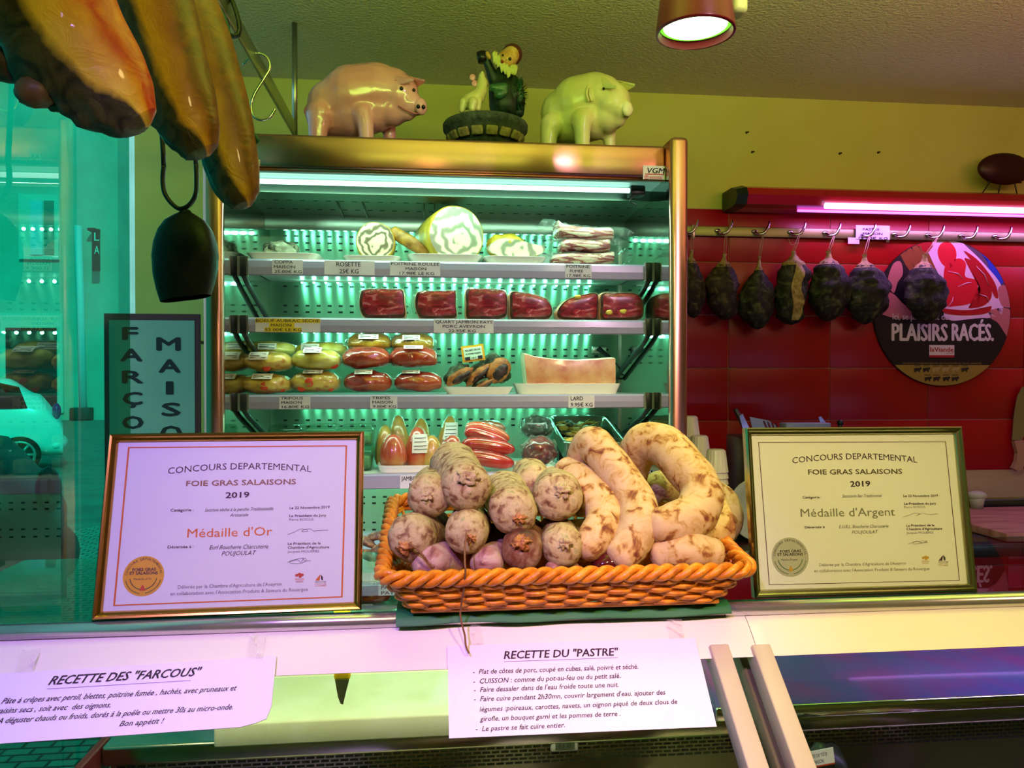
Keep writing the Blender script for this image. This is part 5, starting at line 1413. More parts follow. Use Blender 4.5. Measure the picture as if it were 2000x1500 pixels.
YH = YWt-.016
hr = thing('hook_rail', (at(1660, 460, YH).x, YH, at(1660, 470, YH).z), 'long flat steel rail with curved hooks fixed across the red tiles', 'hook rail')
zr0, zr1 = at(1640, 466, YH).z, at(1640, 447, YH).z
mb = MB(); mb.box((.68, YH, zr0), (3.15, YH+.008, zr1), 0, .002); mb.box((.68, YH+.008, zr0+.008), (3.15, YWt, zr1-.008)); mb.build('bar', M('olive_steel', '#8c8a62', .42, metal=1), hr)
def hook_at(px):
    x = at(px-18, 456, YH).x; z = (zr0+zr1)/2
    mb = MB(); mb.ball((x, YH-.003, z+.002), (.012, .005, .007), 12, 8)
    mb.tube(smooth_path([V((x, YH-.002, z)), V((x+.006, YH-.022, z-.012)), V((x+.026, YH-.032, z-.008)), V((x+.042, YH-.030, z+.018)), V((x+.048, YH-.026, z+.036))], 6), [.0055]*6*3+[.0045]*6+[.002], 8, round_ends=True)
    mb.build('hook', M('chrome_hook', '#c9c4d8', .12, metal=1) if 'chrome_hook' not in bpy.data.materials else bpy.data.materials['chrome_hook'], hr)
    return V((x+.022, YH-.032, z-.012))
hooks = [hook_at(px) for px in (1419, 1491, 1561, 1629, 1697, 1764, 1830, 1895, 1961)]
hook_at(1352)
for px in (1354, 1733):
    q = at(px, 457, YH-.001); mb = MB(); mb.box((q.x-.006, YH-.006, zr0-.012), (q.x+.006, YH-.0005, zr1+.004), 0, .002); mb.build('clamp', steel, hr)

dsm = M('mouldy_dry_sausage', '#3c4438', .75, stops=[(.32, '#080b08'), (.5, '#1a2019'), (.62, '#42482f'), (.78, '#787a50')], scale=26, detail=5, dist=1.2, bump=.6, bscale=45)
dsm_r = M('mouldy_reddish_sausage', '#40302c', .7, stops=[(.32, '#0c0908'), (.5, '#221c16'), (.62, '#4e4430'), (.78, '#86704c')], scale=26, detail=5, dist=1.2, bump=.6, bscale=45)
casing_m = M('dry_casing', '#b09a58', .6, stops=[(.35, '#8a7038'), (.65, '#c0aa6c')], scale=50, bump=.4)
string_m = M('cotton_string', '#b89a80', .8)
def dry(px, y0, y1, wpx, hookpt, label, mat=dsm, seed=0, prof_=None, stripe=False, Y=None):
    Y = Y or YH-.055; k = mpp(px, Y); c = at(px, (y0+y1)/2, Y)
    zt_, zb_ = at(px, y0, Y).z, at(px, y1, Y).z
    t = thing('dry_sausage', (c.x, Y, zb_), label, 'dry sausage', 'dried sausages hanging on the hook rail')
    P_ = prof_ or [(0, .0), (.04, .35), (.12, .68), (.28, .95), (.45, 1.0), (.6, .93), (.74, .72), (.83, .42), (.90, .16), (.96, .11), (1.0, .14)]
    def rad(v):
        for i in range(len(P_)-1):
            if v <= P_[i+1][0]:
                q = (v-P_[i][0])/(P_[i+1][0]-P_[i][0]); q = q*q*(3-2*q); return P_[i][1]*(1-q)+P_[i+1][1]*q
        return P_[-1][1]
    def fn(u, v, s=1):
        a = u*2*PI; r = rad(v)*wpx*k/2*s
        nz = 1+.28*noise.noise(V((math.cos(a)*1.3+seed, math.sin(a)*1.3, v*4.5+seed)))+.15*noise.noise(V((math.cos(a)*4, math.sin(a)*4, v*12+seed)))
        sw = .006*math.sin(v*5+seed)
        return V((c.x+sw+math.cos(a)*r*nz, Y+math.sin(a)*r*nz*.75, zb_+(zt_-zb_)*v))
    mb = MB(); mb.grid(lambda u, v: fn(u, v*.84), 30, 26, cu=True); mb.build('sausage', mat, t)
    mb = MB(); mb.grid(lambda u, v: fn(u, .80+v*.20, 1.02), 24, 10, cu=True); mb.build('casing_neck', casing_m, t)
    if stripe:
        mb = MB(); mb.grid(lambda u, v: fn(.70+u*.1+.02*math.sin(v*8), .06+v*.78, 1.04), 4, 22); mb.build('casing_strip', casing_m, t)
    if hookpt is not None:
        mb = MB(); top = V((c.x+.006*math.sin(5+seed), Y, zt_-.004))
        for s in (-.003, .003): mb.tube([top+V((s, 0, 0)), hookpt.lerp(top, .5)+V((s*1.5, 0, 0)), hookpt+V((s*.5, 0, .004))], .0012, 5)
        mb.tube([top+V((.006*math.cos(i), .006*math.sin(i), -.004+.0004*i)) for i in range(18)], .0012, 5)
        mb.build('string', string_m, t)
hp = {1419: hooks[0], 1491: hooks[1], 1561: hooks[2], 1629: hooks[3], 1697: hooks[4], 1830: hooks[6]}
dry(1352, 488, 622, 50, at(1352, 452, YH-.03), 'dried sausage half hidden behind the fridge side, leftmost on the rail', dsm_r, 1)
dry(1413, 496, 626, 66, hp[1419], 'second dried sausage from the fridge, egg shaped with a folded neck', dsm_r, 2)
dry(1480, 500, 644, 66, hp[1491], 'third dried sausage from the fridge, hanging lowest with a pointed neck', dsm, 3, [(0, 0), (.04, .4), (.15, .8), (.3, .98), (.45, 1), (.6, .82), (.7, .55), (.8, .25), (.88, .12), (1, .05)])
dry(1548, 490, 635, 62, hp[1561], 'fourth dried sausage from the fridge with a pale strip down its front', dsm, 4, [(0, 0), (.03, .5), (.1, .8), (.3, .95), (.5, 1), (.7, .95), (.82, .7), (.9, .3), (.95, .14), (1, .12)], stripe=True)
dry(1619, 490, 628, 82, hp[1629], 'fifth dried sausage from the fridge, broad and tilted', dsm, 5)
dry(1691, 497, 634, 84, hp[1697], 'broad dried sausage overlapping the left edge of the round poster', dsm, 6)
dry(1808, 497, 634, 76, hp[1830], 'dried sausage hanging alone in front of the round poster', dsm, 7)
# loose bit of net string on the fourth hook
mb = MB(); mb.tube(smooth_path([at(1540, 467, YH-.02), at(1546, 478, YH-.02), at(1557, 474, YH-.02), at(1552, 486, YH-.02)], 5), .001, 5)
tag(mb.build('string', string_m), 'short loose curl of string on the rail above the striped sausage', 'string')
# price card on the rail
Yp_ = YH-.010
mb = MB(); a, b = at(1657, 476, Yp_), at(1738, 441, Yp_); mb.box((a.x+.03, Yp_, a.z+.018), (b.x, Yp_+.001, b.z), 0)
for i, (tx, f0, f1) in enumerate((('PASTRE', .35, .75), ('MAISON', .35, .82), ('15.80€ KG', .25, .95))):
    q0 = at(1657+81*f0, 450+i*8.5, Yp_-.001); q1 = at(1657+81*f1, 450+i*8.5, Yp_-.001); mb.text(tx, q0, EX, EZ, q1.x-q0.x, .0095, 1, .015)
mb.box((a.x, Yp_+.002, a.z), (a.x+.045, Yp_+.003, a.z+.024), 0)
tag(mb.build('price_card', [lab_w, ink]), 'price card reading PASTRE MAISON clipped on the hook rail', 'price card')

# round poster
YPo = YWt-.004
pc = at(1840, 611, YPo); kp = mpp(1840, YPo); rp = 143*kp
po = thing('round_poster', (pc.x, YPo, pc.z-rp), 'round advertising poster with a raw rib steak and white lettering on the tiles', 'poster')
def disc(r, n=72): return [(math.cos(i/n*2*PI)*r, math.sin(i/n*2*PI)*r) for i in range(n)]
layer = [0]
def on(px, py, d): 
    p = at(px, py, YPo); return V((p.x, YPo-.003-d*.0003, p.z))
mb = MB(); mb.prism(disc(rp), Matrix.Translation((pc.x, YPo+.001, pc.z)) @ Matrix.Rotation(PI/2, 4, 'X'), .004)
mb.build('board', M('poster_black', '#120e10', .35), po)
pm = [M('poster_' + n, c_, .4) for n, c_ in (('dark', '#1c1416'), ('white_fat', '#ecc8dc'), ('red_meat', '#d81428'), ('deep_red', '#b00818'), ('skin', '#c0706c'), ('brown', '#8a4a20'), ('violet_grey', '#5c4458'), ('blue', '#2838b8'), ('gold', '#a08a3c'), ('white', '#e4dcd8'), ('cow', '#2c2820'), ('red_line', '#b01c24'), ('sand', '#b8a468'))]
def blobpoly(pts, d, mi, sm=6):
    q = smooth_path([on(x, y, d) for x, y in pts], sm, closed=True)
    # keep inside the disc
    out = []
    for p in q:
        v = V((p.x-pc.x, 0, p.z-pc.z)); L = v.length
        if L > rp*.992: v = v*(rp*.992/L)
        out.append(V((pc.x+v.x, p.y, pc.z+v.z)))
    c0 = sum(out, V())/len(out); n = len(out)
    mb.add(out+[c0], [(i, (i+1) % n, n) for i in range(n)], mi)
mb = MB()
blobpoly([(1845, 462), (1920, 478), (1965, 530), (1985, 610), (1960, 640), (1900, 640), (1880, 560)], 1, 6)
blobpoly([(1925, 480), (1950, 495), (1965, 530), (1955, 555), (1935, 545), (1928, 515)], 2, 7)
blobpoly([(1720, 520), (1760, 490), (1790, 470), (1810, 480), (1800, 560), (1760, 560), (1730, 550)], 1, 0)
for i in range(4): 
    o_ = i*14; blobpoly([(1748+o_, 480-o_*.2), (1757+o_, 474-o_*.2), (1785+o_, 525), (1776+o_, 530)], 2, 5, 3)
blobpoly([(1800, 462), (1860, 462), (1890, 485), (1925, 520), (1955, 560), (1958, 605), (1945, 618), (1890, 625), (1845, 620), (1840, 560), (1815, 500)], 3, 1)
blobpoly([(1835, 478), (1850, 472), (1864, 485), (1866, 505), (1855, 525), (1838, 515), (1830, 495)], 4, 2)
blobpoly([(1845, 520), (1870, 505), (1885, 515), (1884, 540), (1905, 548), (1908, 575), (1895, 592), (1865, 598), (1846, 595), (1842, 555)], 4, 2)
blobpoly([(1882, 505), (1905, 515), (1930, 545), (1935, 580), (1918, 598), (1890, 602), (1912, 590), (1916, 565), (1900, 535)], 4, 3)
blobpoly([(1881, 490), (1910, 510), (1940, 550), (1948, 580), (1940, 578), (1925, 545), (1900, 515)], 5, 3)
blobpoly([(1800, 468), (1815, 465), (1820, 480), (1812, 492), (1800, 488)], 4, 3); blobpoly([(1786, 466), (1798, 464), (1800, 478), (1790, 480)], 4, 3)
blobpoly([(1842, 603), (1870, 606), (1920, 604), (1935, 598), (1925, 612), (1880, 616), (1845, 612)], 5, 3)
for x0_, y0_, x1_, y1_ in ((1850, 530, 1880, 545), (1870, 560, 1895, 552), (1860, 580, 1850, 600), (1905, 520, 1930, 560), (1912, 575, 1930, 590)):
    mb.tube([on(x0_, y0_, 6), on((x0_+x1_)/2+4, (y0_+y1_)/2-3, 6), on(x1_, y1_, 6)], [.0006, .0016, .0006], 5, mi=1)
blobpoly([(1744, 515), (1758, 512), (1762, 535), (1752, 552), (1745, 572), (1735, 560), (1734, 540)], 4, 4)
blobpoly([(1728, 572), (1745, 575), (1765, 595), (1790, 608), (1800, 622), (1760, 625), (1722, 620), (1715, 600)], 3, 4)
blobpoly([(1950, 560), (1978, 560), (1982, 595), (1960, 600), (1950, 585)], 4, 4); blobpoly([(1930, 608), (1960, 602), (1978, 612), (1980, 640), (1960, 660), (1940, 630)], 3, 4)
blobpoly([(1693, 612), (1740, 620), (1840, 628), (1930, 622), (1960, 650), (1972, 680), (1955, 712), (1725, 712), (1700, 680)], 6, 0)
# gold foot of the disc
pts = []
zg = at(1840, 713, YPo).z-pc.z
for i in range(41):
    x = -math.sqrt(rp*rp*.985-zg*zg)*(1-2*i/40); pts.append(V((pc.x+x, YPo-.0052, pc.z-math.sqrt(max(0, rp*rp*.985-x*x)))))
mb.poly([V((pc.x-math.sqrt(rp*rp*.985-zg*zg), YPo-.0052, pc.z+zg))]+pts[1:-1]+[V((pc.x+math.sqrt(rp*rp*.985-zg*zg), YPo-.0052, pc.z+zg))], 8)
def ptext(tx, x0_, x1_, yb, cap, mi, bold=0):
    a = on(x0_, yb, 8); b = on(x1_, yb, 8); mb.text(tx, a, EX, EZ, b.x-a.x, cap*kp, mi, bold)
ptext('Ici, se préparent des', 1742, 1855, 624, 12, 9, .01)
ptext('PLAISIRS', 1741, 1848, 665, 33, 9, .045); ptext('RACÉS.', 1858, 1938, 665, 33, 9, .045)
a, b = on(1813, 698, 8), on(1862, 674, 8); mb.box((a.x, a.y-.0003, a.z), (b.x, a.y, b.z), 9)
def ptext2(tx, x0_, x1_, yb, cap, mi, bold=0):
    a = on(x0_, yb, 10); b = on(x1_, yb, 10); mb.text(tx, a, EX, EZ, b.x-a.x, cap*kp, mi, bold)
ptext2('laViande', 1815, 1860, 687, 9, 11, .02); ptext2('de boeuf', 1846, 1860, 691, 3, 11)
a, b = on(1813, 698, 10), on(1862, 694, 10); mb.box((a.x, a.y-.0003, a.z), (b.x, a.y, b.z), 11)
ptext('DES RACES DIVINES ÉLEVÉES PAR DES PASSIONNÉS EN TOUTE SIMPLICITÉ', 1762, 1915, 711, 3, 8)
for j, (yy, xs_) in enumerate(((722, (1790, 1807, 1826, 1845, 1864, 1882)), (740, (1810, 1827, 1846, 1863)))):
    for q, xx in enumerate(xs_):
        mi = 12 if (j == 0 and q in (2, 3, 4)) else 10
        blobpoly([(xx-6, yy-3), (xx+4, yy-4), (xx+7, yy-5), (xx+8, yy-1), (xx+5, yy+1), (xx+5, yy+5), (xx+3.5, yy+5), (xx+3, yy+2), (xx-3, yy+2), (xx-4, yy+5), (xx-5.5, yy+5), (xx-6, yy)], 9, mi, 2)
        a = on(xx-6, yy-7, 9); b = on(xx+6, yy-8.2, 9); mb.box((a.x, a.y-.0002, a.z), (b.x, a.y, b.z), 10)
mb.build('print', pm, po)

# big knife hanging on the wall at the right edge
Yk_ = YWt-.012
mb = MB(); kn = thing('butcher_knife', at(1990, 920, Yk_), 'butcher knife with a pale wooden handle hanging on the tiles at the right', 'knife')
def kp_(pts): return [(at(x, y, Yk_).x, at(x, y, Yk_).z) for x, y in pts]
Mx = Matrix.Translation((0, Yk_+.002, 0)) @ Matrix.Rotation(PI/2, 4, 'X')
mb.prism(kp_([(1976, 860), (1996, 860), (2012, 820), (2016, 780), (2010, 752), (1996, 756), (1986, 775), (1980, 810)]), Mx, .003); mb.build('blade', steel, kn)
mb = MB(); mb.prism(kp_([(1978, 862), (1996, 860), (1998, 900), (1994, 918), (1984, 920), (1975, 914), (1982, 900), (1984, 885)]), Matrix.Translation((0, Yk_+.008, 0)) @ Matrix.Rotation(PI/2, 4, 'X'), .018); mb.build('handle', M('pale_wood', '#b8946c', .6), kn)

# ================================================================== THE FRONT COUNTER
X0, X1, XS = -.66, 2.5, at(1468, 1230, .96).x
ZG = 1.300                                   # glass shelf top
enamel = M('cream_enamel', '#e8e2da', .28, coat=.2)
rail_s = M('satin_rail', '#d2ccc8', .22, metal=.85)
clear = glass_mat('counter_glass', '#eef8f4', ior=1.4)
shelf_glass = glass_mat('shelf_glass', '#d2f0e2', ior=1.45)
green_edge = M('green_glass_edge', '#0e4a36', .2)
post_m = M('painted_post', '#c4b4a4', .35)
inox = M('counter_inox', '#a8a294', .25, metal=1)
ct = thing('display_counter', (.9, 1.2, 0), 'glass fronted meat counter with a rounded rail and cream fascia', 'display counter')
mb = MB(); mb.box((X0, .992, ZG-.008), (X1, 1.33, ZG)); mb.build('glass_shelf', shelf_glass, ct)
mb = MB(); mb.box((X0, .985, ZG-.0078), (X1, .992, ZG-.0002)); mb.build('shelf_edge', green_edge, ct)
for a, b in ((X0, XS-.03), (XS-.028, X1)):
    mb = MB(); mb.tube([(a, .985, ZG-.010), (b, .985, ZG-.010)], .0095, 18); mb.build('top_rail', rail_s, ct)
for a, b in ((X0, XS-.001), (XS, X1)):
    mb = MB(); prof = [(.992, 1.284), (.980, 1.281), (.972, 1.276), (.955, 1.262), (.937, 1.247), (.934, 1.244), (.938, 1.242), (.985, 1.274)]
    n = len(prof); vs = [(a, y, z) for y, z in prof]+[(b, y, z) for y, z in prof]
    mb.add(vs, [(i, (i+1) % n, n+(i+1) % n, n+i) for i in range(n)], 0, False); mb.add(vs, [tuple(range(n))[::-1], tuple(range(n, 2*n))]); mb.build('fascia', enamel, ct)
SD = V((0, -.78, -.63)).normalized(); SN = V((0, -.63, .78)).normalized(); SP = V((0, .935, 1.2455))
def on_slant(px, py, off=0): return on_plane(px, py, SP+SN*off, SN)
for a, b in ((X0, XS-.075), (XS+.02, X1)):
    mb = MB(); p = SP-SN*.003+SD*.003; q = p+SD*.42
    mb.add([V((a, p.y, p.z)), V((b, p.y, p.z)), V((b, q.y, q.z)), V((a, q.y, q.z))]+[V((x, y_, z_))-SN*.005 for x, y_, z_ in ((a, p.y, p.z), (b, p.y, p.z), (b, q.y, q.z), (a, q.y, q.z))],
           [(0, 3, 2, 1), (4, 5, 6, 7), (0, 1, 5, 4), (1, 2, 6, 5), (2, 3, 7, 6), (3, 0, 4, 7)])
    mb.build('front_glass', clear, ct)
# slanting posts at the joint
Rs = Matrix.Rotation(math.atan2(.78, .63), 3, 'X')      # local -z along the slant
for px in (1406, 1488):
    c0 = on_slant(px, 1290, -.008); c = c0+SD*.20
    Rm = Matrix((V((1, 0, 0)), -SN, -SD)).transposed()
    mb = MB(); mb.obox(c, (.0125, .014, .215), 0, .002, Rm); mb.build('glass_post', post_m, ct)
for px in (1448,):
    c = on_slant(px, 1290, -.05)+SD*.2; mb = MB(); Rm = Matrix((V((1, 0, 0)), -SN, -SD)).transposed(); mb.obox(c, (.006, .012, .215), 0, .002, Rm); mb.build('post', M('olive_post', '#7c7450', .4), ct)
# inside: rear ledge, grille, steel trough
XE = at(196, 1460, 1.26).x
mb = MB(); mb.box((XE, 1.26, .985), (X1, 1.72, 1.018), 0, .006); mb.build('rear_ledge', inox, ct)
mb = MB(); Yg_ = 1.272; mb.box((XE+.01, Yg_, .80), (X1, Yg_+.02, .986))
nx = int((X1-XE)/.0155)
for j in range(5):
    z = .979-j*.0065
    for i in range(nx):
        x = XE+.02+i*.0155+(.0078 if j % 2 else 0)
        mb.quad((x, Yg_-.0005, z-.0018), (x+.0125, Yg_-.0005, z-.0018), (x+.0125, Yg_-.0005, z+.0018), (x, Yg_-.0005, z+.0018), 1)
mb.build('vent_grille', [inox, slot_m], ct)
mb = MB(); mb.box((XE, .80, .76), (X1, 1.30, .80)); mb.build('display_deck', inox, ct)
mb = MB(); mb.box((XE, .78, .01), (X1, 1.72, .759), 0, .01); mb.build('base_cabinet', enamel, ct)
mb = MB(); mb.box((XE-.014, 1.20, .01), (XE-.001, 1.30, 1.018), 0, .003); mb.build('end_post', M('dark_red_post', '#5e1626', .4), ct)
mb = MB(); q = on_slant(40, 1475); 
# glass worktop on the right, reflected violet light put into its colour, bright edge
zt_ = 1.0185; xl = XS+.06
bt = thing('glass_worktop', ((xl+X1)/2, 1.46, zt_), 'glass worktop coloured with reflected violet light, chrome edged, inside the counter on the right', 'worktop')
mb = MB(); mb.box((xl, 1.247, zt_), (X1, 1.70, zt_+.022), 0, .002); mb.build('glass_top', M('reflected_violet_glass', '#3a3a80', .42, stops=[(.35, '#34448c'), (.5, '#4a3c90'), (.65, '#6a2c84')], scale=7, coat=.3), bt)
mb = MB(); mb.box((xl, 1.24, zt_+.001), (X1, 1.2465, zt_+.024), 0, .003); mb.build('chrome_edge', M('chrome_strip', '#e8e4f0', .08, metal=1), bt)

# white chopping board inside the counter
a = at(417, 1440, 1.235).x; b = at(1024, 1447, 1.235).x
mb = MB(); mb.box((a, 1.235, 1.0185), (b, 1.69, 1.057), 0, .004)
tag(mb.build('chopping_board', M('white_board', '#e8e6cc', .55, stops=[(.4, '#e2e0c4'), (.6, '#eceada')], scale=10)), 'thick white chopping board lying inside the counter behind the recipe cards', 'chopping board')
# little knife with a yellow handle hanging from the shelf underside
q0 = at(668, 1302, 1.16); kn = thing('paring_knife', at(665, 1376, 1.16), 'small paring knife with a yellow handle hanging point down above the white board', 'knife')
k = mpp(668, 1.16); mb = MB()
mb.prism([(x*k, -y*k) for x, y in ((-14, 22), (14, 22), (13, 30), (9, 45), (2, 74), (-3, 72), (-8, 58), (-11, 40))], Matrix.Translation(q0) @ Matrix.Rotation(PI/2, 4, 'X'), .0016); mb.build('blade', steel, kn)
mb = MB(); mb.box((q0.x-15*k, q0.y-.008, q0.z-24*k), (q0.x+17*k, q0.y+.006, ZG-.0085), 0, .004); mb.build('handle', M('yellow_handle', '#e8c410', .4), kn)
# thermometer
q = at(1101, 1451, Yg_-.002); k = mpp(1101, Yg_)
th = thing('thermometer', q-V((0, 0, 14*k)), 'small white digital thermometer fixed on the vent grille below the right recipe card', 'thermometer')
mb = MB(); mb.box((q.x-27*k, q.y-.008, q.z-14*k), (q.x+27*k, q.y+.001, q.z+13*k), 0, .003); mb.build('case', white_p, th)
mb = MB(); mb.box((q.x-18*k, q.y-.009, q.z-8*k), (q.x+20*k, q.y-.008, q.z+8*k)); mb.text('11.0', V((q.x-10*k, q.y-.0095, q.z-5*k)), EX, EZ, 22*k, 10*k, 1); mb.build('screen', [M('lcd', '#566058', .3), ink], th)
# name card and dark goods in the trough
Yn = 1.13; q = at(1598, 1480, Yn); k = mpp(1598, Yn)
Rr = Matrix.Rotation(-.13, 3, 'Y'); ex = Rr @ EX; ez = Rr @ EZ
nc = thing('name_card', q-V((0, 0, 80*k)), 'small slanted card reading PATE DE TETE MAISON low in the counter on the right', 'price card')
def cq(x0, x1, z0, z1, dy, mi, mb): mb.obox(q+ex*(x0+x1)/2*k+ez*(z0+z1)/2*k+V((0, dy, 0)), ((x1-x0)/2*k, .0006, (z1-z0)/2*k), mi, rot=Rr)
mb = MB(); cq(-32, 32, -70, 16, 0, 2, mb); cq(-32, 32, -14, 16, -.001, 0, mb); cq(-32, 32, -17, -14, -.001, 3, mb)
mb.text('PATE DE TÊTE', q+ex*(-20*k)+ez*(3*k)+V((0, -.002, 0)), ex, ez, 38*k, 6.5*k, 1); mb.text('MAISON', q+ex*(-10*k)+ez*(-10*k)+V((0, -.002, 0)), ex, ez, 19*k, 7.5*k, 1)
mb.text('13.90 €/kg', q+ex*(-4*k)+ez*(-34*k)+V((0, -.002, 0)), ex, ez, 34*k, 9*k, 0)
mb.build('card', [white_p, ink, M('card_black', '#101010', .4), red_ink], nc)
mb = MB(); mb.tube([q+ez*(-70*k)+V((0, .002, 0)), V((q.x, q.y+.004, .801))], .002, 6); mb.build('stem', black_m, nc)
pate_m = M('pate', '#6a3a22', .35, stops=[(.35, '#4a2014'), (.6, '#7c4a28'), (.8, '#a87048')], scale=22, detail=5, coat=.5)
for i, (px, Y, rx, ry, rz, lab, mt) in enumerate(((1605, 1.20, .055, .045, .10, 'dark domed terrine behind the small slanted name card', black_m), (1870, 1.12, .12, .07, .085, 'brown glazed pate loaf low in the counter at the right', pate_m), (1240, 1.12, .11, .07, .08, 'brown meat loaf in the counter below the thermometer', pate_m), (820, 1.10, .12, .07, .08, 'brown meat loaf in the counter below the white board', pate_m))):
    p = at(px, 1500, Y); mb = MB(); mb.ball((p.x, Y, .8015+rz*.95), (rx, ry, rz), 26, 16, disp=.12, fr=2, seed=i)
    tag(mb.build('terrine', mt), lab, 'pate')

# ------------------------------------------------------------------ recipe cards taped to the fascia
paper_l = M('recipe_paper', '#e6dcf0', .5)
ink_v = M('violet_black_ink', '#2c1230', .6)
line_m = M('underline_ink', '#8a6cb4', .6)
tape_m = film_mat('tape', '#efe6e6', .6, .25)
def card(name, label, corners, lines, under, tapes, conv):
    off = .0045
    P = [on_slant(x, y, off) for x, y in corners]
    base = sum(P, V())/len(P)
    t = thing(name, base, label, 'recipe card', None)
    mb = MB(); n = len(P)
    mb.add(P+[p-SN*.001 for p in P], [tuple(range(n))[::-1], tuple(range(n, 2*n))]+[(i, (i+1) % n, n+(i+1) % n, n+i) for i in range(n)])
    for s, x0, y0, x1, y1, cap, bold, shear in lines:
        a = on_slant(*conv(x0, y0), off+.0005); b = on_slant(*conv(x1, y1), off+.0005); c = on_slant(*conv(x0, y0-cap), off+.0005)
        ex = (b-a); L = ex.length; ex.normalize(); ey = SN.cross(ex).normalized()
        if ey.z < 0: ey = -ey
        mb.text(s, a, ex, ey, L, (c-a).length, 1, bold, shear)
    a = on_slant(*conv(*under[:2]), off+.0005); b = on_slant(*conv(*under[2:]), off+.0005)
    mb.quad(a, b, b-SD*.0006, a-SD*.0006, 2)
    mb.build('paper', [paper_l, ink_v, line_m], t)
    for q in tapes:
        T = [on_slant(*conv(x, y), off+.001) for x, y in q]; mb = MB()
        mb.add(T+[p-SN*.0003 for p in T], [(3, 2, 1, 0), (4, 5, 6, 7), (0, 1, 5, 4), (1, 2, 6, 5), (2, 3, 7, 6), (3, 0, 4, 7)]); mb.build('tape', tape_m, t)
    return t
c6 = lambda x, y: (x*.38, 1180+y*.38)
c7 = lambda x, y: (700+x*.36, 1180+y*.36)
card('recipe_card', 'white recipe card headed RECETTE DES FARCOUS taped to the fascia on the left',
     [(-70, 1320), (300, 1297), (540, 1281), (530, 1380), (520, 1404), (500, 1412), (470, 1420), (200, 1439), (-70, 1457)],
     [('RECETTE DES "FARCOUS"', 247, 415, 1015, 368, 42, .018, .3),
      ('Pâte à crêpes avec persil, blettes, poitrine fumée , hachés, avec pruneaux et', 5, 512, 1210, 443, 27, .005, .3),
      ('raisins secs , soit avec  des oignons.', -22, 563, 565, 530, 27, .005, .3),
      ('A déguster chauds ou froids, dorés à la poêle ou mettre 30s au micro-onde.', -18, 614, 1195, 540, 27, .005, .3),
      ('Bon appétit !', 612, 628, 832, 612, 27, .005, .3)], (240, 437, 980, 393),
     [[(1285, 150), (1370, 152), (1350, 280), (1260, 276)], [(98, 235), (205, 228), (165, 345), (72, 352)]], c6)
card('recipe_card', 'white recipe card headed RECETTE DU PASTRE taped below the basket',
     [(874, 1262), (1100, 1254), (1358, 1246), (1400, 1419), (1150, 1430), (877, 1442)],
     [('RECETTE DU "PASTRE"', 790, 297, 1405, 278, 42, .018, .22),
      ('-  Plat de côtes de porc, coupé en cubes, salé, poivré et séché.', 620, 380, 1518, 350, 27, .007, .25),
      ('-  CUISSON : comme du pot-au-feu ou du petit salé.', 622, 432, 1422, 400, 27, .007, .25),
      ("-  Faire dessaler dans de l'eau froide toute une nuit.", 625, 478, 1412, 448, 27, .007, .25),
      ("-  Faire cuire pendant 2h30mn, couvrir largement d'eau, ajouter des", 625, 528, 1665, 490, 27, .007, .25),
      ('légumes :poireaux, carottes, navets, un oignon piqué de deux clous de', 658, 583, 1730, 540, 27, .007, .25),
      ('girofle, un bouquet garni et les pommes de terre .', 660, 635, 1422, 606, 27, .007, .25),
      ('-  Le pastre se fait cuire entier.', 635, 690, 1120, 668, 27, .007, .25)], (790, 313, 1408, 291),
     [[(612, 105), (662, 115), (680, 216), (592, 212)], [(1670, 65), (1755, 75), (1770, 182), (1688, 186)]], c7)

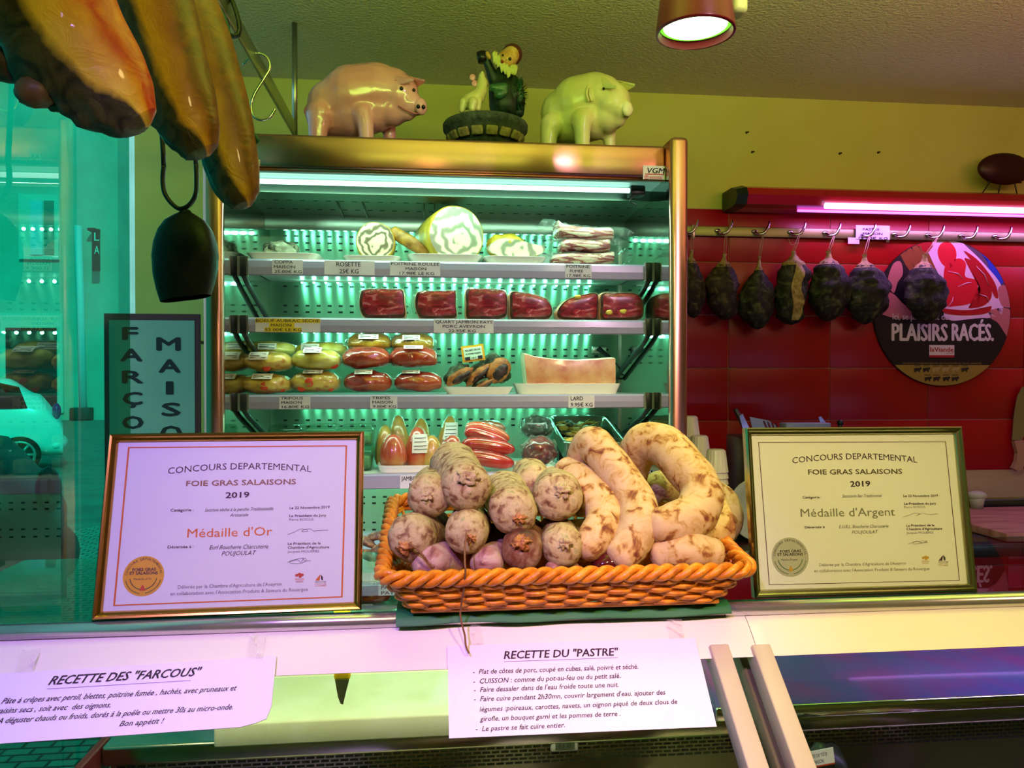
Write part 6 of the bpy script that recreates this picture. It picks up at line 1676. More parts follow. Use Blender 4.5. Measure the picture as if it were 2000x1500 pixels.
# ------------------------------------------------------------------ framed certificates
def certificate(label, bl, br, tl, tr, fm, paper, conv, border, bcol, bw, texts, seal, seal_m, logos, sigs, cols):
    A = atZ(*bl, ZG+.0012); B = atZ(*br, ZG+.0012)
    ex = (B-A); W_ = ex.length; ex.normalize(); bk = V((-ex.y, ex.x, 0))
    best = None
    for i in range(0, 60):
        l = math.radians(i*.5); up = EZ*math.cos(l)+bk*math.sin(l); n = ex.cross(up).normalized()
        q = on_plane(*tl, A, n); q2 = on_plane(*tr, A, n)
        e = abs((q-A).dot(ex))+abs((q2-B).dot(ex))
        if best is None or e < best[0]: best = (e, l, ((q-A).dot(up)+(q2-A).dot(up))/2)
    _, l, H = best; up = EZ*math.cos(l)+bk*math.sin(l); n = ex.cross(up).normalized()
    if n.y > 0: n = -n
    t = thing('certificate_frame', (A+B)/2, label, 'framed certificate', None)
    T = .012
    A0 = A + n*0 + bk*(T*math.cos(l))        # keep the lowest edge on the glass
    def P(u, v, h): return A + ex*u + up*v + n*h + bk*0
    prof = [(0, -T), (0, -.002), (.002, .001), (.0045, .0005), (.006, -.0015), (.009, -.003), (.0105, -.006), (.0105, -T)]
    cs = lambda i: [(i, i), (W_-i, i), (W_-i, H-i), (i, H-i)]
    mb = MB()
    rings = [[P(u, v, h) for u, v in cs(i)] for i, h in prof]
    for a in range(len(prof)-1):
        mb.add(rings[a]+rings[a+1], [(k, (k+1) % 4, 4+(k+1) % 4, 4+k) for k in range(4)], 0, False)
    mb.build('frame', fm, t)
    mb = MB(); c4 = cs(.009); lo = [P(u, v, -T+.001) for u, v in c4]; hi = [P(u, v, -T+.003) for u, v in c4]
    mb.add(lo+hi, [(0, 1, 2, 3), (7, 6, 5, 4)]+[(i, (i+1) % 4, 4+(i+1) % 4, 4+i) for i in range(4)]); mb.build('backing', M('brown_board', '#6a5236', .8) if 'brown_board' not in bpy.data.materials else bpy.data.materials['brown_board'], t)
    mb = MB(); pm_ = (W_/2, H*.55); s0 = P(pm_[0]-.02, pm_[1], -T); s1 = P(pm_[0]+.02, pm_[1], -T); f0 = V((s0.x, s0.y+.055, ZG+.001)); f1 = V((s1.x, s1.y+.055, ZG+.001))
    mb.add([s0, s1, f1, f0, s0+V((0, .002, .001)), s1+V((0, .002, .001)), f1+V((0, .003, 0)), f0+V((0, .003, 0))], [(0, 1, 2, 3), (7, 6, 5, 4), (0, 3, 7, 4), (1, 5, 6, 2), (2, 6, 7, 3)]); mb.build('easel_leg', bpy.data.materials['brown_board'], t)
    # printed sheet
    h0 = -.0075
    p0 = A+n*h0
    def O(x, y, d=.0004): 
        px, py = conv(x, y); return on_plane(px, py, p0+n*d, n)
    mb = MB(); mb.add([P(u, v, h0) for u, v in cs(.0095)], [(0, 1, 2, 3)], 0)
    bo = [O(*q) for q in border]; ce = sum(bo, V())/4
    kk = bw
    for i in range(4):
        a, b = bo[i], bo[(i+1) % 4]; a2 = a+(ce-a).normalized()*kk*1.35; b2 = b+(ce-b).normalized()*kk*1.35
        mb.quad(a, b, b2, a2, 1)
    def line(s, x0, y0, x1, y1, cap, mi, bold=0, shear=0, arc=0):
        a = O(x0, y0); b = O(x1, y1); c = O(x0, y0-cap); e = b-a; L = e.length; e.normalize()
        ey = n.cross(e).normalized(); ey = ey if ey.z > 0 else -ey
        ch = (O(x0, y0-100)-a).length/100
        mb.text(s, a, e, ey, L, (c-a).length, mi, bold, shear, arc*ch)
    for tx in texts: line(*tx)
    cx, cy, r = seal
    c = O(cx, cy, .0003); R1 = (O(cx+r, cy, .0003)-c).length
    mb.add([c+(ex*math.cos(i/40*2*PI)+up*math.sin(i/40*2*PI))*R1 for i in range(40)], [tuple(range(40))], 2)
    arcs = 'CONCOURS DÉPARTEMENTAL'
    c = O(cx, cy, .0006)
    for i, ch in enumerate(arcs):
        if ch == ' ': continue
        a = math.radians(172-164*i/(len(arcs)-1)); d = ex*math.cos(a)+up*math.sin(a); tg = ex*math.sin(a)-up*math.cos(a)
        mb.text(ch, c+d*R1*.80-tg*R1*.05, tg, d, R1*.09, R1*.115, 3)
    k = r/138
    line('FOIES GRAS', cx-75*k, cy-32*k, cx+82*k, cy-37*k, 20*k, 3, .03); line('ET SALAISONS', cx-93*k, cy-9*k, cx+95*k, cy-12*k, 20*k, 3, .03)
    line(cols['seal_text'], cx-67*k, cy+28*k, cx+55*k, cy+25*k, 15*k, 3, 0)
    for s in (-1, 1):
        for i in range(11):
            a = math.radians(-20-62*i/10) if s > 0 else math.radians(200+62*i/10)
            for q in (.68, .84):
                d = ex*math.cos(a)+up*math.sin(a); pt = c+d*R1*q; tg = (ex*-math.sin(a)+up*math.cos(a))*s; w_ = d*(.035 if q > .7 else -.035)*R1
                mb.add([pt, pt+tg*R1*.05+w_, pt+tg*R1*.12+w_*1.6, pt+tg*R1*.07], [(0, 1, 2, 3)], 4)
    mb.add([c-up*R1*.72-ex*R1*.15, c-up*R1*.72+ex*R1*.15, c-up*R1*.5+ex*R1*.05, c-up*R1*.42-ex*R1*.02], [(0, 1, 2, 3)], 5)
    # two small logos
    (lx, ly, ls), (mx, my, ms) = logos
    for dx_, dy_ in ((-14, -4), (0, -10), (14, -6), (4, 2)):
        q = O(lx+dx_*ls, ly+dy_*ls); rr = (O(lx+9*ls, ly)-O(lx, ly)).length
        mb.add([q+(ex*math.cos(i/12*2*PI)+up*math.sin(i/12*2*PI)*.8)*rr for i in range(12)], [tuple(range(12))], 5)
    line('PRODUITS', lx-22*ls, ly+22*ls, lx+24*ls, ly+21*ls, 9*ls, 5); line('SAVEURS', lx-20*ls, ly+34*ls, lx+20*ls, ly+33*ls, 9*ls, 5)
    q = [O(mx-34*ms, my+14*ms), O(mx-8*ms, my-18*ms), O(mx+2*ms, my-28*ms), O(mx-6*ms, my+14*ms)]; mb.add(q, [(0, 1, 2, 3)], 1)
    q = [O(mx+2*ms, my-28*ms), O(mx+18*ms, my-10*ms), O(mx+18*ms, my+14*ms), O(mx+6*ms, my+8*ms)]; mb.add(q, [(0, 1, 2, 3)], 3)
    line('AGRICULTURES', mx-36*ms, my+28*ms, mx+40*ms, my+27*ms, 9*ms, 3); line('& TERRITOIRES', mx-36*ms, my+42*ms, mx+40*ms, my+41*ms, 8*ms, 5); line('CHAMBRE', mx-36*ms, my+54*ms, mx+40*ms, my+53*ms, 8*ms, 5)
    for sg in sigs:
        mb.tube(smooth_path([O(x, y, .0006) for x, y in sg], 4), .00022, 4, mi=6)
    mb.build('printed_sheet', [paper, bcol, seal_m, cols['ink'], cols['laurel'], cols['accent'], cols['grey'], cols['title'], cols['brown'], cols['medal']], t)
    mb = MB(); g = [P(u, v, -.0045) for u, v in cs(.0098)]; g2 = [P(u, v, -.0060) for u, v in cs(.0098)]
    mb.add(g+g2, [(0, 1, 2, 3), (7, 6, 5, 4)]); o = mb.build('cover_glass', cols['glass'], t)
    return t
cover = glass_mat('cover_glass', '#f6fbf8', ior=1.4)
base_cols = dict(ink=M('dark_plum_ink', '#3a1034', .6), laurel=M('laurel_green', '#2e4a3c', .6), accent=M('logo_red', '#c8402c', .6), grey=M('grey_ink', '#6a5c78', .6), title=M('title_ink', '#4c1a40', .6), brown=M('brown_ink', '#96604a', .6), medal=M('medal_orange', '#e06a1c', .6), glass=cover, seal_text="Médaille d'Or")
c3 = lambda x, y: (160+x*.29, 820+y*.29)
certificate('gold medal certificate in a gilded frame with an orange border',
    (177, 1213), (706, 1192), (212, 846), (712, 842), M('gilded_frame', '#d0a04c', .2, metal=1), M('certificate_paper', '#e9dcea', .5), c3,
    [(310, 183), (1786, 171), (1756, 1196), (210, 1254)], M('orange_border', '#dd6a24', .6), .0019,
    [('CONCOURS DEPARTEMENTAL', 578, 366, 1545, 352, 44, 7, 0, 0, 26), ('FOIE GRAS SALAISONS', 702, 446, 1440, 433, 36, 8, .02), ('2019', 968, 526, 1125, 522, 38, 7, .03),
     ('Catégorie :', 596, 618, 752, 615, 19, 7, .015), ('Saucisse sèche à la perche Traditionnelle', 826, 618, 1287, 608, 23, 3, 0, .3), ('Artisanale', 995, 652, 1118, 648, 22, 3, 0, .3),
     ('Le 22 Novembre 2019', 1398, 601, 1668, 595, 17, 7, .015), ('Le Président du Jury', 1396, 655, 1645, 650, 17, 7, .015), ('Pierre BOSCUS', 1396, 680, 1560, 677, 16, 6),
     ("Médaille d'Or", 708, 793, 1280, 778, 60, 9, 0), ('Décernée à :', 577, 865, 752, 862, 19, 7, .015), ('Eurl Boucherie Charcuterie', 857, 873, 1252, 865, 29, 3, 0, .3), ('POUJOULAT', 940, 915, 1165, 908, 29, 3, 0, .3),
     ('Le Président de la', 1387, 842, 1607, 838, 17, 7, .015), ("Chambre d'Agriculture", 1386, 868, 1665, 864, 17, 7, .015), ('Jacques MOLIERES', 1384, 895, 1597, 891, 16, 6),
     ("Délivrée par la Chambre d'Agriculture de l'Aveyron", 645, 1138, 1345, 1116, 24, 6), ("en collaboration avec l'Association Produits & Saveurs du Rouergue", 594, 1183, 1522, 1152, 24, 6)],
    (415, 1052, 138), M('gold_seal', '#e2a01c', .5), ((1465, 1052, 1.3), (1605, 1068, 1.0)),
    [[(1385, 772), (1430, 755), (1470, 735), (1510, 738), (1520, 750), (1480, 752), (1500, 738), (1540, 735), (1560, 748), (1590, 745), (1657, 742)], [(1383, 960), (1420, 945), (1460, 935), (1500, 932), (1510, 945), (1470, 968), (1410, 966), (1400, 955), (1450, 942), (1475, 960), (1490, 935), (1500, 950), (1542, 947)]], base_cols)
silver_cols = dict(base_cols); silver_cols.update(title=M('title_ink_dark', '#3c2430', .6), brown=M('olive_ink', '#5c5030', .6), medal=M('medal_grey', '#7a7858', .6), seal_text="Médaille d'Argent", ink=M('dark_olive_ink', '#3a3430', .6), laurel=M('laurel_olive', '#3c6a3c', .6), accent=M('logo_yellow', '#c89a3c', .6), grey=M('warm_grey_ink', '#7c7464', .6))
c5 = lambda x, y: (1300+x*.35, 780+y*.35)
certificate('silver medal certificate in a pale frame right of the basket',
    (1475, 1169), (1911, 1156), (1440, 836), (1880, 832), M('pale_gilt_frame', '#bcb88c', .2, metal=1), M('certificate_paper_cream', '#ece4d4', .5), c5,
    [(517, 239), (1564, 235), (1642, 1011), (577, 1036)], M('brown_border', '#54303a', .6), .0009,
    [('CONCOURS DEPARTEMENTAL', 708, 358, 1405, 354, 34, 7, 0, 0, 22), ('FOIE GRAS SALAISONS', 797, 419, 1320, 415, 28, 8, .02), ('2019', 1032, 487, 1142, 484, 30, 7, .03),
     ('Catégorie :', 764, 553, 870, 552, 13, 7, .015), ('Saucisson Sec Traditionnel', 985, 548, 1203, 545, 18, 3, 0, .3),
     ('Le 22 Novembre 2019', 1328, 545, 1520, 543, 13, 7, .015), ('Le Président du Jury', 1332, 588, 1510, 586, 13, 7, .015), ('Pierre BOSCUS', 1332, 607, 1450, 605, 12, 6),
     ("Médaille d'Argent", 755, 656, 1282, 648, 46, 9, 0), ('Décernée à', 778, 720, 888, 717, 13, 7, .015), ('E.U.R.L. Boucherie Charcuterie', 968, 719, 1243, 715, 18, 3, 0, .3), ('POUJOULAT', 1040, 750, 1182, 747, 18, 3, 0, .3),
     ('Le Président de la', 1344, 710, 1500, 708, 13, 7, .015), ("Chambre d'Agriculture", 1345, 730, 1543, 727, 13, 7, .015), ('Jacques MOLIERES', 1345, 750, 1495, 748, 12, 6),
     ("Délivrée par la Chambre d'Agriculture de l'Aveyron", 858, 932, 1342, 922, 17, 6), ("en collaboration avec l'Association Produits & Saveurs du Rouergue", 830, 965, 1473, 952, 17, 6)],
    (695, 880, 103), M('silver_seal', '#b4ae92', .5), ((1450, 888, .9), (1548, 890, .75)),
    [[(1325, 658), (1360, 645), (1390, 635), (1420, 640), (1400, 648), (1440, 634), (1460, 642), (1520, 638)], [(1355, 806), (1390, 795), (1430, 790), (1460, 792), (1420, 804), (1380, 806), (1400, 790), (1430, 800), (1462, 798)]], silver_cols)

lamp('counter_fill', 'AREA', (-.1, 1.12, 1.272), (-.1, 1.36, 1.0), 2.3, '#fff0c0', shape='RECTANGLE', size=1.0, size_y=.03)  # unseen area lights added to brighten the inside of the counter
lamp('counter_fill', 'AREA', (1.6, 1.12, 1.272), (1.6, 1.40, 1.0), 4.5, '#d8a8ff', shape='RECTANGLE', size=1.4, size_y=.03)

# ================================================================== WICKER BASKET OF DRY SAUSAGES
wick = M('wicker', '#cc7416', .45, stops=[(.3, '#b05c08'), (.55, '#da8412'), (.8, '#eca626')], scale=60, coat=.2, bump=.2, bscale=120)
green_m = M('green_mat', '#1c6a3c', .6)
ZB = ZG+.004
# green plastic sheet under it, its front edge drooping over the rail
xa, xb = at(772, 1205, .95).x, at(1440, 1185, .95).x
mb = MB()
def mat_f(u, v):
    x = xa+(xb-xa)*u
    pts = [(1.20, ZG+.0012), (1.0, ZG+.0012), (.985, ZG+.0013), (.972, ZG-.004), (.967, ZG-.012)]
    f = v*4; i = min(3, int(f)); q = f-i
    y = pts[i][0]*(1-q)+pts[i+1][0]*q; z = pts[i][1]*(1-q)+pts[i+1][1]*q
    return V((x, y-.003*math.sin(u*23)*max(0, v-.6), z-.004*max(0, v-.7)*math.sin(u*17+1)))
mb.grid(mat_f, 60, 8); mb.grid(lambda u, v: mat_f(1-u, v)+V((0, -.0006, .0012)), 60, 8)
tag(mb.build('plastic_sheet', green_m), 'green plastic sheet under the wicker basket, drooping over the counter rail', 'plastic sheet')

RX0, RX1, RY0, RY1 = -.060, .408, .935, 1.24
BX0, BX1, BY0, BY1 = -.028, .376, .962, 1.20
bx = thing('wicker_basket', ((BX0+BX1)/2, (BY0+BY1)/2, ZB), 'orange brown rectangular wicker basket full of dry sausages in the middle of the counter', 'basket')
def rrect(x0, x1, y0, y1, r, s):
    """point on a rounded rectangle, s in 0..1 starting front left, going right"""
    w_, d_ = x1-x0-2*r, y1-y0-2*r; q = PI*r/2; Ls = [w_, q, d_, q, w_, q, d_, q]; tot = sum(Ls); L = (s % 1)*tot
    cs = [(x0+r, y0), (x1-r, y0+r), (x1, y0+r), (x1-r, y1-r), (x1-r, y1), (x0+r, y1-r), (x0, y1-r), (x0+r, y0+r)]
    for i in range(8):
        if L <= Ls[i] or i == 7:
            if i % 2 == 0:
                dx_, dy_ = [(1, 0), (0, 1), (-1, 0), (0, -1)][i//2]; return V((cs[i][0]+dx_*L, cs[i][1]+dy_*L))
            a = L/r - PI/2 + (i//2)*PI/2
            return V((cs[i][0]+r*math.cos(a), cs[i][1]+r*math.sin(a)))
        L -= Ls[i]
def rim_z(y): 
    t_ = max(0, min(1, (y-RY0)/(RY1-RY0))); return 1.353+.047*t_*t_*(3-2*t_)
def wall(s, h, out=0):
    a = rrect(BX0, BX1, BY0, BY1, .028, s); b = rrect(RX0, RX1, RY0, RY1, .03, s)
    z = ZB+.004+(rim_z(b.y)-ZB-.004)*h
    p = a.lerp(b, h**.85)
    a2 = rrect(RX0, RX1, RY0, RY1, .03, s+.002); tg = (a2-b).normalized(); nn = V((tg.y, -tg.x))
    return V((p.x+nn.x*out, p.y+nn.y*out, z))
NS = 52
mb = MB()
for i in range(NS):
    mb.tube([wall(i/NS, h) for h in (0, .25, .5, .75, 1)], .0026, 6)
mb.build('stakes', wick, bx)['kind'] = 'stuff'
mb = MB(); nr = 7; ns = NS*6
for j in range(nr):
    h = (j+.45)/(nr+.35)
    for dz in (-.016, .016):
        mb.tube([wall(k/ns, h+dz+.012*math.sin(k*.21+j*2.1), .0044*math.sin(PI*k/6+PI*j)) for k in range(ns)], .0027, 6, closed=True)
mb.build('woven_wall', wick, bx)
mb = MB(); ns = 420
for q in range(3):
    pts = []
    for k in range(ns):
        s = k/ns; c = wall(s, 1.03); c2 = wall(s+.0015, 1.03); T = (c2-c).normalized(); sd = T.cross(EZ).normalized(); up = sd.cross(T)
        a = 2*PI*(k*26/ns+q/3); pts.append(c+sd*math.cos(a)*.0062+up*math.sin(a)*.0062)
    mb.tube(pts, .0052, 7, closed=True)
mb.build('rope_rim', wick, bx)
mb = MB(); mb.box((BX0+.002, BY0+.002, ZB-.001), (BX1-.002, BY1-.002, ZB+.006), 0, .003); mb.build('woven_base', wick, bx)

mould = M('mouldy_salami', '#a89068', .7, stops=[(.30, '#54301a'), (.40, '#8a6840'), (.47, '#ac9864'), (.60, '#beae7a'), (.74, '#868c4c')], scale=75, detail=6, dist=.5, bump=.5, bscale=70, bdist=.006)
mould_pk = M('pinkish_salami', '#b07a80', .7, stops=[(.30, '#6a3430'), (.42, '#98685a'), (.58, '#b8988a'), (.75, '#b4a284')], scale=36, detail=4, dist=.8, bump=.4, bscale=60, bdist=.006)
mould_dk = M('dark_salami', '#6a4632', .6, stops=[(.30, '#34140c'), (.45, '#6e3c22'), (.58, '#8c6c4c'), (.75, '#b09474')], scale=34, detail=5, dist=.8, bump=.4, bscale=60, bdist=.006)
floury = M('floury_sausage', '#dcc0a4', .75, stops=[(.31, '#6a301a'), (.39, '#9c6a30'), (.44, '#bc9a58'), (.54, '#cbae7a'), (.8, '#d0b888')], scale=52, detail=4, dist=.7, bump=.3, bscale=70, bdist=.005)
peel_m = M('casing_flap', '#b87a3c', .5, stops=[(.4, '#8a4e22'), (.7, '#c8904c')], scale=60, bump=.4)
twine_m = M('brown_twine', '#7a5230', .8)
def fat_tube(pts, rs, mat, name, label, group, n=9, wob=.05, seed=0):
    P3 = [at(px, py, Y) for px, py, Y in pts]; R3 = [r*mpp(px, Y) for (px, py, Y), r in zip(pts, rs)]
    path = smooth_path(P3, n) if len(P3) > 2 else [P3[0].lerp(P3[1], i/12) for i in range(13)]
    rad = lerp_list(R3, n) if len(P3) > 2 else [R3[0]*(1-i/12)+R3[1]*i/12 for i in range(13)]
    # rounded blunt ends
    def cap(e0, e1, r):
        d = (e0-e1).normalized(); return [(e0+d*r*.72*math.sin(a), r*math.cos(a)) for a in (.35, .7, 1.05, 1.3, 1.48)]
    h = cap(path[0], path[1], rad[0])[::-1]; tl = cap(path[-1], path[-2], rad[-1])
    path = [p for p, r in h]+path+[p for p, r in tl]; rad = [r for p, r in h]+rad+[r for p, r in tl]
    lo = min(p.z-r for p, r in zip(path, rad))
    t = thing(name, (path[len(path)//2].x, path[len(path)//2].y, lo), label, 'dry sausage', group)
    mb = MB(); mb.tube(path, rad, 24)
    for i, v in enumerate(mb.v):
        c = noise.noise(v*38+V((seed, 0, 0))); c2 = noise.noise(v*110+V((seed, 3, 0)))
        k = min(len(path)-1, i//24); ctr = path[k]
        mb.v[i] = ctr+(v-ctr)*(1+wob*1.8*c+wob*.8*c2)
    mb.build('sausage', mat, t)
    return t, path, rad
gS = 'blunt salamis in the wicker basket'; gP = 'long floury sausages in the wicker basket'
def salami(a, b, r, mat, label, seed, knot=None, flap=None):
    t, path, rad = fat_tube([a, b], [r, r*.95], mat, 'salami', label, gS, wob=.055, seed=seed)
    if knot:
        px, py, rr = knot; Y = a[2]-r*mpp(a[0], a[2])*.62
        c = at(px, py, Y); k = mpp(px, Y); mb = MB()
        mb.ball(c, (rr*k*.7, .007, rr*k*.55), 26, 16, disp=1.0, fr=2.6, seed=seed)
        for i in range(2):
            a = .6+i*1.1+seed; e = c+V((math.cos(a)*rr*k*(1.0+.5*noise.noise(V((i*2.1, seed, 0)))), .004, math.sin(a)*rr*k*.9)); mb.tube([c, c.lerp(e, .5)+V((0, -.003, 0)), e], [.0038, .003, .001], 6)
        mb.build('tied_end', peel_m if flap else mould, t)
    return t
salami((838, 968, 1.03), (848, 950, 1.17), 43, mould, 'grey brown salami high at the left end of the basket pile', 1, (835, 970, 16))
salami((912, 952, 1.01), (885, 908, 1.15), 48, mould, 'largest grey green salami at the top left of the pile, lean showing', 2, (915, 935, 26))
salami((803, 1050, .995), (838, 1036, 1.11), 47, mould, 'salami at the left wall of the basket with a brown tied end', 3, (793, 1068, 20), True)
sD = salami((912, 1038, .985), (918, 1022, 1.13), 43, mould, 'round salami under the largest one, twine hanging from its end', 4, (920, 1050, 15), True)
salami((836, 1100, .985), (905, 1088, 1.05), 36, mould_pk, 'pinkish salami lying along the basket front at the left', 5)
salami((1002, 998, 1.0), (985, 962, 1.15), 47, mould, 'pale salami in the middle of the pile right of the largest one', 6, (1012, 1012, 18), True)
salami((1090, 970, 1.03), (1086, 955, 1.16), 48, mould, 'speckled grey salami end beside the curved floury sausages', 7, (1100, 960, 22))
salami((1042, 945, 1.16), (1036, 930, 1.23), 38, mould, 'salami at the back behind the speckled grey one', 8)
salami((1020, 1072, .98), (1030, 1050, 1.12), 41, mould_dk, 'dark reddish salami end low in the middle of the basket', 9, (1018, 1060, 22), True)
salami((1098, 1066, .98), (1086, 1045, 1.12), 41, mould, 'salami end with white specks low beside the floury sausages', 10, (1104, 1062, 18))
salami((950, 1096, .985), (985, 1085, 1.06), 32, mould_pk, 'wrinkled pink salami low behind the rim in the middle', 11)
salami((1078, 1112, .975), (1120, 1114, .99), 17, mould_pk, 'small pink salami end just above the rim', 12)
def floury_s(pts, rs, label, seed, mat=None):
    return fat_tube(pts, rs, mat or floury, 'curved_sausage', label, gP, wob=.03, seed=seed)
floury_s([(1108, 922, 1.13), (1140, 945, 1.09), (1174, 985, 1.05), (1181, 1018, 1.02), (1163, 1050, .995), (1148, 1070, .985)], [31, 35, 38, 38, 36, 30], 'first curved floury sausage from the left, shortest of the upright hooks', 21)
floury_s([(1135, 985, 1.17), (1136, 915, 1.15), (1154, 868, 1.12), (1180, 890, 1.09), (1213, 935, 1.06), (1243, 985, 1.03), (1248, 1022, 1.0), (1234, 1060, .985), (1214, 1086, .975)], [30, 33, 35, 36, 38, 40, 40, 38, 33], 'second floury sausage from the left, a tall narrow hoop running to the front', 22)
floury_s([(1222, 990, 1.18), (1232, 915, 1.16), (1258, 868, 1.13), (1300, 872, 1.10), (1340, 915, 1.06), (1370, 960, 1.03), (1358, 1004, 1.005), (1318, 1022, .99), (1288, 1026, .985)], [32, 36, 40, 41, 41, 42, 43, 42, 36], 'widest floury sausage, a big hoop rising highest at the right of the pile', 23)
floury_s([(1372, 958, 1.12), (1405, 978, 1.10), (1418, 1008, 1.08), (1402, 1038, 1.06), (1358, 1056, 1.05)], [30, 33, 34, 34, 30], 'floury sausage curving behind the big hoop at the right wall of the basket', 24)
floury_s([(1292, 1084, .985), (1340, 1074, .975), (1392, 1080, .98)], [32, 35, 30], 'straight floury sausage lying low at the right end of the basket', 25)
floury_s([(1245, 1000, 1.20), (1285, 950, 1.19), (1330, 962, 1.19), (1378, 1005, 1.16)], [26, 29, 29, 26], 'greenish sausage lying behind, seen through the big hoop', 26, mould)
floury_s([(1192, 940, 1.20), (1208, 968, 1.18), (1222, 1010, 1.15)], [22, 24, 22], 'thin sausage seen between the second and third floury hoops', 27)
# sausages at the bottom of the pile that carry the others
for i, (a, b, r, lab) in enumerate((((860, 1075, 1.10), (1000, 1068, 1.12), 50, 'salami at the bottom of the basket under the left of the pile'), ((1040, 1070, 1.12), (1170, 1062, 1.12), 50, 'salami at the bottom of the basket under the middle of the pile'), ((1210, 1062, 1.10), (1350, 1050, 1.10), 48, 'floury sausage at the bottom of the basket under the right of the pile'))):
    salami(a, b, r, mould if i < 2 else floury, lab, 30+i)
# glossy dark red pack between them
mb = MB(); c = at(1186, 1098, .985); mb.ball(c, (.020, .02, .014), 18, 12, disp=.3, fr=3, seed=2)
tag(mb.build('smoked_pack', M('dark_red_wrap', '#4a0a14', .1, coat=1)), 'small glossy dark red pack wedged between the floury sausages', 'vacuum pack')
# twine hanging over the front of the basket
tw = at(911, 1045, .955)
mb = MB(); Yt_ = .925
mb.tube(smooth_path([at(911, 1040, .958), at(908, 1070, .945), at(908, 1100, .925), at(909, 1116, .922), at(906, 1150, .933), at(901, 1180, .945), at(899, 1200, .948), at(903, 1222, .944), at(908, 1242, .942), at(910, 1262, .938), at(916, 1276, .934)], 6), .0013, 6)
mb.build('twine', twine_m, sD)
mb = MB(); mb.tube(smooth_path([at(799, 1062, .962), at(815, 1072, .955), at(826, 1085, .95), at(836, 1098, .953), at(848, 1108, .948)], 6), .0017, 6)
tag(mb.build('twine', twine_m), 'short brown twine end curling over the pinkish salami at the left', 'twine')

# ================================================================== WORKTOP AT THE BACK ON THE RIGHT
ZW = 1.085
wb = thing('work_bench', (1.9, 2.5, 0), 'back work bench with red tiled front at the right of the fridge', 'work bench')
Yw0 = 2.19
mb = MB(); mb.box((.67, Yw0+.014, 0), (3.18, 2.775, ZW-.04)); mb.build('body', grout_m, wb)
mb = MB()
x0 = at(1972, 1110, Yw0).x; z0 = at(1972, 1105, Yw0).z
for i in range(-4, 3):
    for j in range(-4, 2):
        a, b = max(.672, x0+i*.36+.001), min(3.17, x0+(i+1)*.36-.001); c, d = z0+j*.18+.001, min(ZW-.042, z0+(j+1)*.18-.001)
        if b-a > .01 and d-c > .01 and c > 0: mb.box((a, Yw0+.006, c), (b, Yw0+.0138, d), 0, .0015)
mb.build('tiled_front', tile_m, wb)
mb = MB(); mb.box((.67, Yw0-.01, ZW-.0395), (3.18, 2.775, ZW), 0, .004); mb.build('bench_top', steel_dark, wb)
xl = at(1880, 1040, 2.4).x
mb = MB(); mb.box((xl, Yw0+.01, ZW+.0008), (3.0, 2.66, ZW+.028), 0, .004)
tag(mb.build('chopping_board', M('worn_wood_board', '#a5705c', .6, stops=[(.3, '#8a5644'), (.5, '#ac7864'), (.7, '#bc8c74')], scale=5, detail=5, stretch=(1, 6, 1))), 'worn reddish wooden chopping board on the back bench behind the silver certificate', 'chopping board')
mb = MB(); mb.box((xl-.25, 2.70, ZW+.0008), (3.1, 2.72, at(1950, 976, 2.70).z), 0, .003); tag(mb.build('steel_upstand', steel_dark), 'dark steel strip standing behind the wooden board', 'steel strip')
q = at(1908, 968, 2.64); mb = MB(); mb.ball(q, (.035, .03, .018), 18, 10); mb.cyl((q.x, q.y, ZW+.0285), (q.x, q.y, q.z), .02, .028, 16); tag(mb.build('scraper_knob', M('pale_green_plastic', '#b8c89a', .5)), 'pale green rounded knob behind the right edge of the silver certificate', 'knob')

# stacks of ribbed plastic cups upside down
cup_m = M('translucent_cup', '#d8d8b4', .35, coat=.3, sss=.3)
CUP_H, CUP_R0, CUP_R1 = .072, .036, .026
def cup_mesh():
    mb = MB()
    def fn(u, v, s=1):
        a = u*2*PI; prof = [(CUP_R0*1.06, 0), (CUP_R0*1.06, .003), (CUP_R0, .004), (CUP_R1*1.08, CUP_H*.92), (CUP_R1, CUP_H*.97), (CUP_R1*.85, CUP_H), (.0005, CUP_H)]
        r, z = prof[int(round(v*6))]; rib = 1+.035*math.cos(a*18)*(1 if 2 <= int(round(v*6)) <= 3 else 0)
        return V((math.cos(a)*r*rib, math.sin(a)*r*rib, z))
    mb.grid(fn, 72, 6, cu=True); return mb
first = None
for (px, py, Y, lab) in ((1346, 812, 2.62, 'ribbed plastic cup in the tallest upturned stack against the tiles'), (1366, 850, 2.53, 'ribbed plastic cup in the second upturned stack from the wall'), (1344, 871, 2.42, 'ribbed plastic cup in the upturned stack close to the fridge side'), (1399, 877, 2.36, 'ribbed plastic cup in the front right upturned stack beside the silver certificate')):
    p = at(px, py, Y); z = p.z-CUP_H; zs_ = []
    n = int((z-ZW)/.018); step = (z-ZW-.001)/n
    for i in range(n+1):
        if first is None:
            o = cup_mesh().build('plastic_cup', cup_m, origin=(0, 0, 0)); first = o
        else:
            o = first.copy(); C.objects.link(o)
        o.location = (p.x, p.y, ZW+.001+step*i); tag(o, lab, 'plastic cup', 'stacks of ribbed plastic cups')
# round green rimmed plate standing behind the silver certificate
q = at(1478, 945, 2.30); k = mpp(1478, 2.3)
mb = MB(); mb.lathe([(0, .004), (.07, .004), (.095, .016), (.098, .014), (.07, 0), (0, 0)], (0, 0, 0), 40)
zc = ZW+.1; mb.v = [Matrix.Translation((q.x, 2.30, zc)) @ Matrix.Rotation(PI/2-.12, 4, 'X') @ v for v in mb.v]
tag(mb.build('round_plate', M('grey_green_plate', '#8c9a78', .4)), 'grey green round plate standing on edge left of the silver certificate', 'plate')
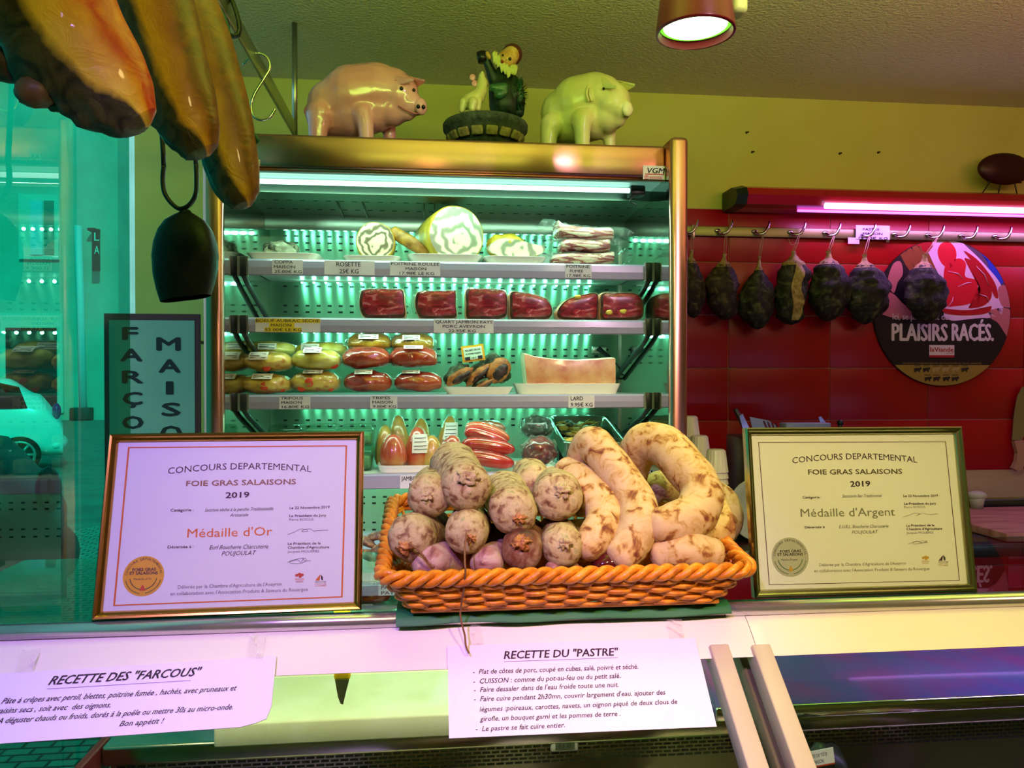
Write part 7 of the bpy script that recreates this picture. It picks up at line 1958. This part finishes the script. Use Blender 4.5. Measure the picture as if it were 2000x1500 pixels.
# utensils sticking up behind the silver certificate
Yu = 2.42
def upr(pts, Y, th, mi=0, mb=None):
    mb = mb or MB(); o = [(at(x, y, Y).x, at(x, y, Y).z) for x, y in pts]
    mb.prism(o, Matrix.Translation((0, Y+th/2, 0)) @ Matrix.Rotation(PI/2, 4, 'X'), th, mi); return mb
lil = M('bluish_steel', '#aab0e0', .2, metal=.7); blue_p = M('pale_blue_plastic', '#8c96d8', .4)  # blue is the base colour of both
ut = thing('utensil_tub', at(1540, 980, Yu), 'grey tub of utensils hidden behind the silver certificate', 'utensil tub')
a, b = at(1438, 870, Yu).x, at(1650, 870, Yu).x
mb = MB(); mb.box((a, Yu-.06, ZW+.001), (b, Yu+.09, at(1540, 850, Yu).z), 0, .006); mb.build('tub', steel_dark, ut); ut['label'] = 'low grey steel tub behind the silver certificate'
zt_ = at(1540, 850, Yu).z
def ob(mb, name, mats, lab, cat): 
    o = mb.build(name, mats); tag(o, lab, cat); return o
t = thing('knife', at(1455, 848, Yu-.03), 'knife with a dark handle sticking up at the left behind the silver certificate', 'knife')
mb = MB(); P_ = [at(1436, 800, Yu-.03), at(1446, 818, Yu-.03), at(1456, 838, Yu-.03)]; mb.tube(P_, [.008, .009, .009], 12, round_ends=True); mb.build('handle', black_m, t)
mb = MB(); upr([(1444, 812), (1450, 808), (1466, 842), (1466, 849), (1454, 849)], Yu-.045, .004, 0, mb); mb.build('blade', lil, t)
mb = upr([(1464, 814), (1500, 821), (1523, 836), (1522, 849), (1472, 849)], Yu, .003)
for i in range(4): upr([(1490+i*8, 822+i*1.5), (1493+i*8, 822+i*1.5), (1500+i*7, 838), (1496+i*7, 838)], Yu-.0025, .002, 1, mb)
ob(mb, 'slotted_spatula', [blue_p, M('slot_red', '#5a0a14', .5)], 'pale blue slotted spatula blade beside the dark handled knife', 'spatula')
mb = MB(); q0, q1 = at(1530, 826, Yu), at(1617, 849, Yu); mb.box((q0.x, Yu-.02, q1.z), (q1.x, Yu+.03, q0.z), 0, .003); ob(mb, 'plastic_box', blue_p, 'pale blue plastic box top showing above the silver certificate', 'box')
mb = upr([(1598, 815), (1603, 813), (1622, 838), (1622, 849), (1612, 849)], Yu+.05, .004); ob(mb, 'cleaver', lil, 'bare blade tip slanting up behind the pale blue box', 'cleaver')
mb = MB(); q = at(1641, 826, Yu+.03); mb.ball(q, .011, 14, 10); mb.cyl((q.x, q.y, zt_), (q.x, q.y, q.z), .007, seg=12); ob(mb, 'sharpening_steel', black_m, 'black rounded knob furthest right above the silver certificate', 'sharpening steel')
